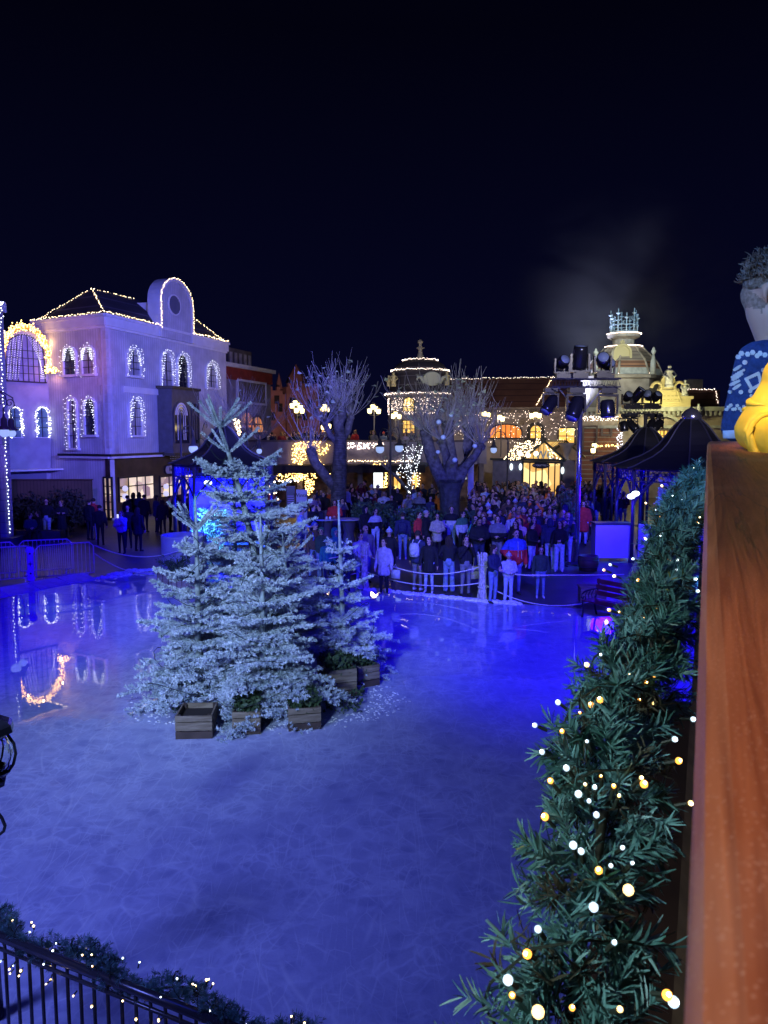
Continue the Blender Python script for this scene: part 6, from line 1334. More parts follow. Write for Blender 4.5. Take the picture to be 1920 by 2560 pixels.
# signboard with 19
p = G(762, 1352); p = Vector((W(752, 1300, 31).x, 31, 0)); t = thing('signboard', 'tall grey-blue signboard with a big number beside the kiosk', 'sign', p); zt = W(750, 1224, 31).z; xa, xb = W(741, 1250, 31).x, W(768, 1250, 31).x; xL = W(716, 1250, 31).x
mb = MB().box(((xa+xb)/2, 31, zt/2+.1), (xb-xa, .12, zt-.2)); mb.build('board', mat('board_greyblue', (.30, .30, .38), .6, var=.08), t); fS = Fac((xL, 30.935), (xb, 30.935)); ink = MATS['ink']
sm_ = (xa+xb)/2-xL; text('19', .62, ink, 'number', t, face_matrix(fS, sm_, W(750, 1270, 31).z, .004)); text('Winter', .22, ink, 'lettering', t, face_matrix(fS, sm_, W(750, 1238, 31).z, .004))
MB().box(((xL+xa)/2-.02, 31.0, W(0, 1255, 31).z), (xa-xL-.06, .1, 1.3)).build('side_board', mat('board_dark', (.08, .08, .12), .6), t); mb = MB(); [mb.box(((xL+xa)/2-.02, 30.94, W(0, 1240+k*5.5, 31).z), (.26, .012, .03)) for k in range(6)]; mb.build('menu_lines', mat('menu_violet', (.3, .2, .45), .6), t)
lights('big warm bulbs along the top of the stall beside the signboard', along([W(688, 1203, 31.2), W(756, 1202, 31.2)], .15, .03), .05, emit('bulb_big', (1, .85, .55), 7))
# red striped canopy with bulbs
c = W(622, 1232, 33); t = thing('red_canopy', 'rounded red stall canopy studded with bulbs behind the firs', 'canopy', (c.x, 33, 0)); MB().lathe([(1.25, -.35), (1.15, 0), (.9, .25), (.5, .42), (.01, .48)], c, 20).build('fabric', mat('dark_red', (.16, .02, .03), .7, var=.3), t, True)
for k in range(4): a = .7+k*1.57; MB().tube([(c.x+1.1*math.cos(a), 33+1.1*math.sin(a), 0), (c.x+1.1*math.cos(a), 33+1.1*math.sin(a), c.z-.3)], .04, 6).build('pole', iron, t)
P = []
for rr, z in ((1.27, -.3), (1.19, 0), (.93, .27), (.52, .45)): P += [Vector((c.x+rr*math.cos(a), 33+rr*math.sin(a), c.z+z)) for a in [i*6.283/int(rr*20) for i in range(int(rr*20))]]
lights('warm bulbs studding the red stall canopy', P, .034, WARM)
for k, (x, l) in enumerate(((815, 'left high round table with cups on it'), (872, 'right high round table behind the smallest people'))):
    p = G(x, 1385 if k == 0 else 1390); p = Vector((W(x, 1300, 30.2).x, 30.2, 0)); t = thing('high_table', l, 'table', p, group='high standing tables'); zt_ = W(x, 1298, 30.2).z; zt_ = 1.12
    MB().lathe([(.0, 0), (.52, 0), (.53, .02), (.52, .04), (0, .04)], (p.x, p.y, zt_), 22).build('table_top', mat('table_top_pale', (.3, .3, .36), .4), t); MB().lathe([(.3, 0), (.3, .03), (.05, .06), (.04, zt_)], p, 12).build('pedestal', iron, t); MB().lathe([(.26, .25), (.2, .6), (.3, 1.08)], p, 18).build('skirt', mat('table_skirt', (.05, .04, .06), .8), t)
    if k == 0:
        for q in range(3): o = MB().lathe([(.03, 0), (.04, .1), (.035, .1), (.03, .02), (0, .02)], (p.x-.1+.14*q, p.y-.15, zt_+.04), 9).build('paper_cup', trim); tag(o, ('left', 'middle', 'right')[q]+' paper cup on the left high table', 'cup')
p = G(171, 1341); t = thing('bollard', 'short dark post with round head beside the woman in the long coat', 'post', p); MB().lathe([(.14, 0), (.14, .03), (.03, .06), (.03, .9), (.07, .93), (.08, 1.0), (.03, 1.07)], p, 12).build('post', iron, t, True)
c = W(1415, 1150, 46.5); t = thing('stone_urn', 'pale stone urn on the pier right of the glass hall', 'urn', (c.x, 46.5, 0)); MB().box((c.x, 46.5, c.z/2), (.9, .9, c.z)).build('pier', stone_d, t); MB().lathe([(.25, 0), (.14, .12), (.2, .35), (.38, .85), (.52, 1.0), (.5, 1.05), (.4, 1.0)], c, 14).build('urn', stone, t, True)

# ================================================================ people
SKIN, TOP, BOT, SHOE, EYE, TOP2, HAIR = range(7)
def capsule(mb, p, q, r0, r1, n=10):
    p, q = Vector(p), Vector(q); d = (q-p); L_ = d.length; d = d.normalized() if L_ > 1e-6 else Vector((0, 0, 1))
    a = d.orthogonal().normalized(); b = d.cross(a); vs = []; prof = []
    for k in range(1, 4): t = math.pi/2*(1-k/3.0*1.0); prof.append((p-d*r0*math.sin(t), r0*math.cos(t)))
    for k in range(0, 3): t = math.pi/2*k/3.0; prof.append((q+d*r1*math.sin(t), r1*math.cos(t)))
    o = len(mb.v); mb.v.append(tuple(p-d*r0))
    for c, r in prof:
        for j in range(n): th = 6.28318*j/n; mb.v.append(tuple(c+(a*math.cos(th)+b*math.sin(th))*r))
    mb.v.append(tuple(q+d*r1)); k = len(prof)
    for j in range(n): mb.f.append((o, o+1+(j+1) % n, o+1+j))
    for i in range(k-1):
        for j in range(n): mb.f.append((o+1+i*n+j, o+1+i*n+(j+1) % n, o+1+(i+1)*n+(j+1) % n, o+1+(i+1)*n+j))
    e = len(mb.v)-1
    for j in range(n): mb.f.append((e, o+1+(k-1)*n+j, o+1+(k-1)*n+(j+1) % n))
ARMS = {  # elbow, wrist, finger direction for the right side (x>0); mirrored for the left. figure faces -Y
    'down': ((.25, .03, 1.12), (.27, -.05, .87), (0, -.1, -1)), 'pocket': ((.30, .06, 1.15), (.20, -.12, 1.0), (-.4, -.3, -.8)),
    'clasp': ((.26, -.04, 1.14), (.06, -.24, 1.08), (-.9, -.2, .1)), 'cross': ((.25, -.05, 1.15), (-.02, -.22, 1.20), (-1, 0, .1)),
    'phone': ((.22, -.18, 1.20), (.07, -.30, 1.47), (-.3, -.1, 1)), 'up': ((.24, -.2, 1.35), (.14, -.3, 1.62), (-.1, -.1, 1)), 'hip': ((.34, .05, 1.17), (.2, -.1, 1.03), (-1, -.2, -.1)), 'fwd': ((.24, -.12, 1.14), (.18, -.36, 1.06), (-.2, -1, .0)), 'face': ((.22, -.16, 1.16), (.06, -.2, 1.42), (-.2, .1, 1))}
LEGS = {'stand': (((.095, -.015, .50), (.10, .02, .09)), ((-.095, -.01, .50), (-.11, .02, .09))), 'step': (((.10, -.06, .51), (.10, -.16, .10)), ((-.10, .03, .49), (-.11, .14, .10))),
        'lean': (((.10, -.10, .50), (.16, -.28, .09)), ((-.10, -.02, .50), (-.11, -.05, .09))), 'wide': (((.13, -.02, .50), (.17, .0, .09)), ((-.13, -.02, .50), (-.18, .02, .09)))}
def body(arm_r='down', arm_l='down', legs='stand', coat=.0, puff=.0, flare=.0, head=(0, 0), bulk=1.0, vox=.014, girl=False, sit=False, hood=False):
    """one continuous figure, 1.75 m, feet at z=0, facing -Y"""
    mb = MB(); K = []
    def cap(p, q, r0, r1, m): capsule(mb, p, q, r0, r1); K.append((tuple(p), tuple(q), r0, r1, m))
    dz = -.42 if sit else 0.0
    def Z(p): return (p[0], p[1], p[2]+dz)
    tw = .9 if girl else 1.0; tr = (.128+puff*.5)*bulk
    for sx in (-1, 1):
        cap(Z((sx*.075*tw, 0, 1.02)), Z((sx*.085*tw, .005, 1.32)), tr*.92, tr*.98, TOP)
        cap(Z((sx*.05, .01, 1.40)), Z((sx*.165*tw, .01, 1.385)), .085, .072+puff*.4, TOP)
    cap(Z((0, 0, .98)), Z((0, 0, 1.35)), tr, tr*.95, TOP)
    cap(Z((0, .01, .93)), Z((0, 0, 1.0)), .145*bulk, .14, TOP if coat > 0 else BOT)
    if coat > 0:
        for k in range(8): a = k*math.pi/4; cap(Z((.08*math.cos(a), .07*math.sin(a), .98)), Z(((.11+.03*coat)*math.cos(a), (.09+.03*coat)*math.sin(a), .98-.5*coat)), .09, .085, TOP)
    cap(Z((0, .02, 1.42)), Z((0, -.005, 1.56)), .062, .056, SKIN)
    cap(Z((0, .02, 1.41)), Z((0, .01, 1.455)), .085+puff*.3, .075+puff*.3, TOP)
    # head
    Rh = Matrix.Rotation(head[0], 3, 'Z') @ Matrix.Rotation(head[1], 3, 'X'); hc = Vector(Z((0, -.01, 1.635)))
    def Hd(x, y, z): return tuple(hc+Rh @ Vector((x, y, z)))
    cap(Hd(0, .018, .03), Hd(0, .018, .035), .088, .085, SKIN); cap(Hd(0, -.02, .035), Hd(0, -.028, -.055), .076, .055, SKIN); cap(Hd(0, -.045, -.075), Hd(0, -.058, -.085), .036, .028, SKIN)
    cap(Hd(0, -.092, .012), Hd(0, -.112, -.018), .011, .014, SKIN)
    for sx in (-1, 1):
        cap(Hd(sx*.082, .012, .015), Hd(sx*.086, .015, -.02), .014, .011, SKIN); cap(Hd(sx*.032, -.088, .018), Hd(sx*.034, -.089, .018), .011, .011, EYE)
        cap(Hd(sx*.02, -.09, .040), Hd(sx*.048, -.084, .042), .008, .006, HAIR)
    cap(Hd(-.018, -.088, -.050), Hd(.018, -.088, -.050), .007, .007, EYE)
    if hood: cap(Hd(0, .05, .05), Hd(0, .06, -.06), .115, .12, TOP)
    # arms, hands
    for sx, key in ((1, arm_r), (-1, arm_l)):
        e, w_, fd = ARMS[key]; sh = Vector(Z((sx*.195*tw, .01, 1.385))); e = Vector(Z((sx*e[0], e[1], e[2]))); w_ = Vector(Z((sx*w_[0], w_[1], w_[2]))); fd = Vector((sx*fd[0], fd[1], fd[2])).normalized()
        cap(sh, e, .062+puff*.35, .050+puff*.35, TOP); cap(e, w_, .050+puff*.35, .040+puff*.2, TOP)
        if key != 'pocket':
            pl = w_+fd*.055; sd = fd.orthogonal().normalized(); sd = (Vector((-sx, -.6, .1))-fd*Vector((-sx, -.6, .1)).dot(fd)).normalized(); up_ = fd.cross(sd)
            cap(w_, pl, .028, .030, SKIN); cap(pl+up_*.018, pl-up_*.018, .026, .024, SKIN)
            for k in range(4):
                b_ = pl+fd*.03+up_*(.027-.018*k); L_ = (.034, .040, .037, .028)[k]; m_ = b_+fd*L_; cap(b_, m_, .0095, .009, SKIN); cap(m_, m_+(fd*.75+sd*.65)*L_*.8, .009, .0075, SKIN)
            tb = w_+fd*.03+up_*.03; cap(tb, tb+(fd*.5+up_*.8+sd*.4).normalized()*.055, .012, .009, SKIN)
    # legs
    for sx, (kn, an) in zip((1, -1), LEGS[legs]):
        hp = Vector(Z((sx*.088, .0, .93)))
        if sit: kn = Vector((sx*.14, -.42, .52)); an = Vector((sx*.15, -.40, .09))
        else: kn = Vector(kn); an = Vector(an)
        cap(hp, kn, .093*bulk, .060+flare*.3, BOT); cap(kn, an+Vector((0, 0, .02)), .058+flare*.4, .042+flare, BOT)
        cap(an+Vector((0, .02, -.035)), an+Vector((sx*.015, -.13, -.055)), .042, .033, SHOE)
    me = bpy.data.meshes.new('b'); me.from_pydata(mb.v, [], mb.f); o = bpy.data.objects.new('b', me); C.objects.link(o)
    md = o.modifiers.new('r', 'REMESH'); md.mode = 'VOXEL'; md.voxel_size = vox
    sm = o.modifiers.new('s', 'SMOOTH'); sm.factor = .5; sm.iterations = 1
    dg = bpy.context.evaluated_depsgraph_get(); res = bpy.data.meshes.new_from_object(o.evaluated_get(dg)); bpy.data.objects.remove(o)
    n = len(res.polygons); cc = np.empty(n*3); res.polygons.foreach_get('center', cc); cc = cc.reshape(-1, 3)
    best = np.full(n, 1e9); bm = np.zeros(n, int)
    for p, q, r0, r1, m in K:
        p, q = np.array(p), np.array(q); d = q-p; t = np.clip(((cc-p)@d)/max(1e-9, d@d), 0, 1); dist = np.linalg.norm(cc-(p+t[:, None]*d), axis=1)-(r0+(r1-r0)*t)-(.004 if m in (EYE,) else 0)
        k = dist < best; best[k] = dist[k]; bm[k] = m
    z = cc[:, 2]; bm[(bm == TOP) & (z > 1.22+dz)] = TOP2
    res.materials.clear()
    for i in range(7): res.materials.append(PM[i])
    res.polygons.foreach_set('material_index', bm.astype(np.int32)); res.polygons.foreach_set('use_smooth', np.ones(n, bool)); res.update()
    return res, hc, Rh
def cm_(name, col, r=.85): return mat('cloth_'+name, col, r, var=.18, vscale=14)
skin = mat('skin', (.48, .30, .24), .5); skin2 = mat('skin_tan', (.33, .19, .13), .5)
CL = dict(black=(.009, .009, .012), navy=(.02, .025, .07), white=(.44, .44, .48), cream=(.38, .34, .28), jeans=(.16, .22, .36), ljeans=(.38, .44, .56), grey=(.16, .16, .18), red=(.50, .03, .03), maroon=(.14, .01, .02), blue=(.04, .07, .40),
          green=(.05, .16, .08), brown=(.09, .05, .03), lav=(.38, .33, .46), shoe=(.02, .02, .02), wshoe=(.6, .6, .62), hair=(.03, .018, .012), bhair=(.22, .13, .06), grhair=(.3, .3, .32), beanie=(.35, .45, .62), teal=(.03, .22, .20), pinkc=(.5, .3, .33), orange=(.7, .16, .03), dgreen=(.03, .06, .04))
CM = {k: cm_(k, v) for k, v in CL.items()}
PM = [skin, CM['black'], CM['jeans'], CM['shoe'], mat('eye_dark', (.02, .012, .01), .4), CM['black'], CM['hair']]
def hair_mesh(hc, Rh, style):
    mb = MB(); n = 16
    def cap_shell(rx, ry, rz, cut, off=(0, .014, .03), front=-.2):
        vs = []; rings = 9
        for i in range(rings+1):
            th = (math.pi*cut)*i/rings
            for j in range(n):
                ph = 2*math.pi*j/n; x, y, z = math.sin(th)*math.cos(ph), math.sin(th)*math.sin(ph), math.cos(th)
                if y < 0 and z < .42: k_ = max(z, .42-(.42-z)*(1+y*1.0)) if y > -.55 else .42; s_ = math.sqrt(max(0, (1-k_*k_)/max(1e-6, x*x+y*y))); x, y, z = x*s_, y*s_, k_
                w_ = 1+.03*math.sin(ph*5+th*4); vs.append(hc+Rh @ Vector((off[0]+x*rx*w_, off[1]+y*ry*w_, off[2]+z*rz)))
        fs = [(i*n+j, (i+1)*n+j, (i+1)*n+(j+1) % n, i*n+(j+1) % n) for i in range(rings) for j in range(n)]
        mb.add(vs, fs)
    if style == 'beanie': cap_shell(.101, .108, .112, .52, (0, .012, .028)); mb.tube([hc+Rh @ Vector((.103*math.cos(a*.524), .012+.108*math.sin(a*.524), .035+.008*math.sin(a*.524))) for a in range(13)], .014, 6); mb.ball(hc+Rh @ Vector((0, .02, .155)), .03, 7)
    elif style == 'hood': cap_shell(.112, .122, .118, .72); 
    else:
        cap_shell(.094, .102, .092, .66 if style == 'short' else .72)
        if style == 'long':
            for dx, dy in ((0, .09), (.05, .075), (-.05, .075), (.085, .03), (-.085, .03)):
                p = hc+Rh @ Vector((dx, dy, .02)); capsule(mb, p, Vector((p.x*1.15, p.y+.015, hc.z-.28)), .034, .022, 7)
        if style == 'bun': mb.ball(hc+Rh @ Vector((0, .10, .07)), .04, 8)
        if style == 'bob':
            for dx in (-.075, -.04, 0, .04, .075): p = hc+Rh @ Vector((dx, .05, -.02)); capsule(mb, p, p+Vector((0, .01, -.09)), .035, .03, 7)
    return mb
NPEOPLE = 0
def place_at(yh, H): s = (yh-HZ)/(CAMH-H); return 1900/s
def person(label, x, yh, H, face=0, top='black', bot='black', shoe='shoe', top2=None, hair='short', hc='hair', sk=None, D=None, z0=0.0, name='person', mesh=None, **kw):
    """x, yh: pixel of the head top; H: height; face: heading in degrees, 0 = towards the camera, + turns to the viewer's right"""
    s = H/1.75; Hk = H-.42*s if kw.get('sit') else H; D = D or place_at(yh, Hk+z0); me, hcn, Rh = mesh or body(**kw)
    loc = W(x, yh, D); loc = Vector((loc.x, D, z0)); o = bpy.data.objects.new(name, me); C.objects.link(o); o.location = loc; o.scale = (s,)*3; o.rotation_euler = (0, 0, R(face))
    cols = [sk or skin, CM[top], CM[bot], CM[shoe], PM[4], CM[top2 or top], CM[hc]]
    for i, c in enumerate(cols): o.material_slots[i].link = 'OBJECT'; o.material_slots[i].material = c
    tag(o, label, 'person')
    if hair:
        hm = 'hair' if hair not in ('beanie', 'hood') else hair; h = bpy.data.objects.new('hair' if hm == 'hair' else hm, hair_mesh(hcn, Rh, hair).mesh(CM[hc], True)); C.objects.link(h); h.parent = o
    return o
def on_body(o, mb, name, m, label, cat):            # a carried thing, modelled in the carrier's own space
    M = Matrix.Translation(o.location) @ o.rotation_euler.to_matrix().to_4x4() @ Matrix.Scale(o.scale[0], 4); me = mb.mesh(m, True); me.transform(M); q = put(name, me); return tag(q, label, cat)
def backpack(o, col, label):
    mb = MB(); mb.lathe([(.0, -.2), (.12, -.19), (.155, -.12), (.16, .08), (.13, .18), (.05, .21), (0, .215)], (0, .20, 1.2), 14, squash=(1, .62)); mb.ball((0, .29, 1.12), .09, 8, sc=(1.1, .5, .8))
    for sx in (-1, 1): mb.tube([(sx*.09, .15, 1.38), (sx*.11, .05, 1.475), (sx*.12, -.10, 1.42), (sx*.12, -.145, 1.28), (sx*.14, -.07, 1.12), (sx*.1, .12, 1.05)], .018, 6)
    return on_body(o, mb, 'backpack', CM[col], label, 'backpack')
pe = []
def PP(*a, **k): o = person(*a, **k); pe.append(o); return o
# --- front row along the ropes
o = PP('man in a blue and red padded jacket with white zips behind the boy', 1290, 1333, 1.84, 8, 'red', 'jeans', top2='blue', puff=.10, bulk=1.1, D=21.1, arm_r='down', arm_l='hip', head=(.1, -.12), legs='stand')
mb = MB(); mb.tube([(0, -.205, 1.05), (0, -.215, 1.25), (0, -.18, 1.46)], .008, 5); mb.tube([(.11, -.19, 1.0), (.09, -.205, 1.2)], .008, 5); h = bpy.data.objects.new('zip', mb.mesh(CM['white'])); C.objects.link(h); h.parent = o
PP('boy in a pale jacket and close beanie standing right of the twig post', 1272, 1379, 1.34, 3, 'white', 'ljeans', 'shoe', arm_r='clasp', arm_l='clasp', puff=.06, flare=.02, D=20.1, hair='beanie', hc='lav')
PP('boy in an open dark jacket and bright blue shirt right of the red jacket', 1353, 1369, 1.42, -4, 'dgreen', 'jeans', 'wshoe', arm_r='down', arm_l='down', hc='bhair', puff=.03)
PP('woman in a dark jumper and flared pale jeans near the gantry pole', 1400, 1303, 1.68, -12, 'black', 'ljeans', 'wshoe', hair='long', flare=.045, girl=True, arm_r='clasp', arm_l='down', head=(-.4, -.1))
PP('person in a big fur-trimmed hood and pale trousers', 1376, 1298, 1.70, 165, 'navy', 'ljeans', 'wshoe', hair='hood', hc='cream', puff=.07, hood=True)
PP('woman in a long maroon coat looking up', 1335, 1291, 1.72, -6, 'maroon', 'black', coat=.95, hair='bob', girl=True, head=(-.2, -.2), puff=.04)
PP('dark-haired woman in black behind the man in blue and red', 1289, 1303, 1.66, -18, 'black', 'black', hair='long', girl=True, head=(-.3, -.1))
o = PP('bearded man in a pale jacket with dark rucksack straps', 1285, 1279, 1.80, -10, 'white', 'black', sk=skin2, head=(.1, -.2), puff=.05); backpack(o, 'navy', 'dark rucksack with straps over the pale jacket')
PP('woman with a bright patch of light on her chest', 1244, 1297, 1.64, 4, 'black', 'black', top2='white', hair='bob', arm_r='phone', girl=True)  # patch of light painted as a white upper part of her clothes
PP('woman in a black jacket with light buttons beside the green-lit jacket', 1210, 1291, 1.66, -8, 'black', 'black', hair='long', arm_r='clasp', arm_l='clasp', girl=True)
o = PP('person in a green-lit jacket with backpack pointing a phone', 1191, 1289, 1.72, -35, 'green', 'black', top2='teal', arm_r='down', arm_l='fwd'); backpack(o, 'black', 'black backpack on the person in the green-lit jacket')  # green light on the jacket painted as green and teal cloth
o = PP('person in black holding a phone up to photograph, left of the twig post', 1165, 1342, 1.68, 12, 'black', 'grey', arm_r='phone', arm_l='phone', hair='bob', head=(0, -.2))
mb = MB().box((0, -.345, 1.56), (.075, .012, .15)); on_body(o, mb, 'phone', blackm, 'dark phone held up before the face left of the twig post', 'phone')
mb = MB(); mb.poly([(-.17, -.02, .52), (.17, -.02, .52), (.16, -.02, .90), (-.16, -.02, .90)], (0, .05, 0)); mb.tube([(-.1, 0, .9), (-.08, 0, 1.2), (.06, 0, 1.22), (.1, 0, .9)], .01, 5); mb.v = [(a-.36 if False else a+.33, b-.02, c-.02) for a, b, c in mb.v]
on_body(o, mb, 'tote_bag', CM['cream'], 'pale canvas tote bag hanging beside the twig post', 'bag')
PP('woman looking down at a patterned bag behind the twig post', 1234, 1363, 1.58, 40, 'navy', 'jeans', arm_r='clasp', arm_l='fwd', hair='long', head=(.3, .5), girl=True)
o = PP('long-haired woman in a black jacket and wide blue jeans seen from behind', 1123, 1338, 1.66, 172, 'black', 'jeans', hair='long', flare=.04, girl=True, arm_r='pocket', arm_l='phone')
PP('woman in a black coat and pale jeans holding her phone low', 1073, 1342, 1.62, -14, 'black', 'ljeans', 'wshoe', coat=.55, arm_r='down', arm_l='down', hair='bob', girl=True, head=(-.4, -.2))
o = PP('man in a navy coat with a white rucksack seen from behind', 1044, 1326, 1.76, 150, 'navy', 'grey', 'wshoe', coat=.2, arm_r='down', arm_l='down', head=(.5, -.1)); backpack(o, 'white', 'white rucksack on the man in the navy coat')
o = PP('woman in a lavender winter coat and boots by the left twig post', 960, 1348, 1.60, -25, 'lav', 'black', 'grey', coat=.55, puff=.04, arm_r='down', arm_l='down', hair='bob', girl=True, head=(-.2, -.2))
mb = MB(); mb.poly([(-.13, 0, .55), (.13, 0, .55), (.15, 0, .82), (-.15, 0, .82)], (0, .06, 0)); mb.tube([(-.1, 0, .82), (0, 0, 1.0), (.1, 0, .82)], .01, 5); mb.v = [(a+.38, b, c) for a, b, c in mb.v]; on_body(o, mb, 'shopping_bag', CM['white'], 'white patterned shopping bag beside the lavender coat', 'bag')
PP('woman in a pale blue bobble hat and dark coat', 973, 1322, 1.64, -6, 'black', 'black', coat=.7, hair='beanie', hc='beanie', girl=True)
PP('boy in a dark puffer jacket peering between the firs', 865, 1361, 1.38, 5, 'navy', 'navy', puff=.05, hc='bhair')
o = PP('woman in a white jacket with a glowing cyan patch by the left twig post', 901, 1333, 1.64, 28, 'white', 'jeans', 'wshoe', puff=.06, arm_r='fwd', arm_l='fwd', head=(.2, -.1), hair='bob')
PP('bald man in a checked body warmer behind the left twig post', 914, 1314, 1.76, 20, 'grey', 'jeans', puff=.06, hair=None, head=(.2, -.15))
PP('person in a bluish hood just left of the right fir leader', 838, 1322, 1.66, 35, 'teal', 'navy', hair='hood', hc='teal', hood=True)
PP('child in a green jacket between the two adults by the firs', 819, 1348, 1.42, 6, 'teal', 'navy', puff=.05, hair='hood', hc='teal')
PP('woman in a grey-green hood beside the striped beanie', 803, 1320, 1.62, -10, 'dgreen', 'jeans', puff=.05, hair='hood', hc='green')
o = PP('man in a striped beanie and brown jacket at the rope right of the firs', 787, 1306, 1.78, 35, 'brown', 'jeans', 'shoe', puff=.05, hair='beanie', hc='blue', head=(.3, -.2), legs='step'); backpack(o, 'blue', 'blue backpack on the man in the striped beanie')
# --- second row
PP('man in a white jumper with a black yoke and hands in pockets', 1129, 1266, 1.78, -4, 'white', 'jeans', top2='black', arm_r='pocket', arm_l='pocket')
PP('woman in a pale puffer and green scarf looking right', 1156, 1278, 1.66, 35, 'white', 'black', top2='green', puff=.05, arm_r='down', arm_l='down', head=(.5, -.1), hair='bob')
PP('woman in a beige coat with clasped hands', 1093, 1284, 1.66, 5, 'cream', 'black', coat=.45, arm_r='clasp', arm_l='clasp', hair='bun', puff=.03, girl=True)
PP('bespectacled man in a black coat turned to the right', 1065, 1275, 1.76, 55, 'black', 'black', coat=.3, head=(.3, 0), hc='grhair'); PP('person in a red jacket mostly hidden behind the black coat', 1047, 1280, 1.70, 60, 'red', 'black', puff=.06)
o = PP('person with a dark rucksack and blue jeans seen from behind', 1007, 1281, 1.72, 178, 'navy', 'jeans', 'wshoe', puff=.04); backpack(o, 'navy', 'dark rucksack on the person in blue jeans')
PP('woman in a dark jacket, white scarf and pale jeans by the bush', 939, 1272, 1.68, 25, 'black', 'ljeans', top2='white', hair='bob', arm_r='pocket', arm_l='pocket', girl=True); PP('hooded figure in black beside the white scarf', 914, 1266, 1.72, 35, 'black', 'black', hair='hood', hc='black', hood=True, coat=.6)
PP('left of two people talking at the left high table', 783, 1262, 1.74, 50, 'black', 'black', head=(.4, 0)); PP('right of two people talking at the left high table', 799, 1261, 1.74, -50, 'black', 'black', head=(-.4, 0)); PP('person in a pale blue top in front of the signboard', 754, 1272, 1.68, 80, 'beanie', 'navy', arm_r='clasp', arm_l='fwd')
PP('tall navy silhouette in a hooded coat near the gantry pole', 1412, 1263, 1.86, 170, 'navy', 'navy', coat=.7, puff=.08, hair='hood', hc='navy', hood=True)
# --- left side groups
PP('man in a dark jumper and pale jeans leaning by the hedge', 115, 1246, 1.80, 10, 'black', 'ljeans', 'wshoe', legs='lean', arm_r='pocket', arm_l='pocket', head=(.2, .2))
PP('woman in a long dark coat with folded arms by the hedge', 152, 1251, 1.70, 20, 'black', 'black', coat=.9, arm_r='cross', arm_l='cross', hair='bun', hc='bhair', head=(-.8, .1), girl=True)
PP('left one of the couple sitting low behind the barriers', 75, 1296, 1.66, 40, 'navy', 'black', sit=True, D=31.5, arm_r='clasp', arm_l='clasp', hair='bun', head=(.9, 0)); PP('right one of the couple sitting low behind the barriers', 96, 1287, 1.74, -40, 'black', 'black', sit=True, D=31.8, arm_r='clasp', arm_l='clasp', hair='bob', head=(-.6, 0))
MB_ = MB(); c = Vector((W(86, 1300, 31.9).x, 31.95, 0)); t = thing('low_wall', 'low dark seat wall under the sitting couple', 'wall', c); MB_.box((c.x, c.y, .24), (2.3, .5, .48)).build('masonry', mat('dark_masonry', (.05, .045, .05), .8, var=.3), t)
PP('man in a red down jacket and pale jeans seen from behind', 233, 1245, 1.80, 176, 'red', 'ljeans', 'wshoe', puff=.08, hood=False, arm_r='clasp', arm_l='clasp'); PP('dark figure just left of the red down jacket', 222, 1248, 1.76, 160, 'black', 'black', puff=.04); PP('dark figure just right of the red down jacket', 248, 1262, 1.66, 190, 'black', 'black', puff=.04)
o = PP('woman in a pale puffer holding a lit phone up before her face', 302, 1277, 1.64, -5, 'white', 'black', puff=.07, arm_r='phone', arm_l='cross', hair='long', hc='bhair', girl=True); mb = MB().box((.02, -.35, 1.57), (.075, .012, .15)); on_body(o, mb, 'phone', emit('phone_glow', (.7, .75, 1), 1.2), 'lit phone held by the woman in the pale puffer', 'phone')
PP('young man in a dark hoodie beside the pale puffer', 318, 1263, 1.72, 10, 'black', 'black', hair='short', head=(.1, .1)); PP('long-haired figure in black with a small bag seen from behind', 343, 1268, 1.72, 165, 'black', 'black', coat=.5, hair='long')
for x, y, H, f_, tp, l in ((318, 1238, 1.72, 150, 'black', 'leftmost dark figure queueing at the brown shop'), (333, 1231, 1.78, 185, 'black', 'tall dark figure queueing at the brown shop'), (347, 1230, 1.8, 200, 'navy', 'second tall dark figure queueing at the brown shop'), (360, 1236, 1.76, 170, 'black', 'dark figure at the right of the first shop window'),
                      (391, 1237, 1.76, 130, 'navy', 'dark figure standing at the shop pillar'), (424, 1239, 1.70, 100, 'pinkc', 'person in a pale pink jacket at the second shop window'), (441, 1236, 1.78, 200, 'black', 'tall dark figure at the second shop window'), (466, 1233, 1.74, 180, 'black', 'dark figure beside the kiosk post'), (452, 1246, 1.64, 150, 'black', 'shorter dark figure before the second shop window'), (405, 1248, 1.62, 210, 'black', 'shorter dark figure left of the pink jacket')):
    PP(l, x, y, H, f_, tp, 'black', hair='bob' if x % 2 else 'short', puff=.04, vox=.018, coat=.3)
# --- the crowd: shared bodies, individual places and clothes
protos = [(body(vox=.026, **k), hs) for k, hs in ((dict(), 'short'), (dict(arm_r='clasp', arm_l='clasp', puff=.05), 'bob'), (dict(coat=.7, puff=.04, girl=True), 'long'), (dict(arm_r='phone', arm_l='phone'), 'short'), (dict(arm_r='pocket', arm_l='pocket', puff=.06, hood=True), 'hood'), (dict(arm_r='cross', arm_l='cross', puff=.05), 'beanie'), (dict(arm_r='up', arm_l='up', puff=.05), 'short'), (dict(arm_r='down', arm_l='face', head=(.6, -.2), legs='step'), 'bob'), (dict(head=(-.5, -.25), coat=.4, girl=True), 'long'))]
hairs = [hair_mesh(b[1], b[2], hs).mesh(CM['hair'], True) for b, hs in protos]
tops = ['black']*9+['navy']*5+['grey']*3+['brown']*2+['dgreen']*2+['white', 'cream', 'lav', 'jeans', 'maroon', 'red', 'pinkc', 'orange', 'beanie']
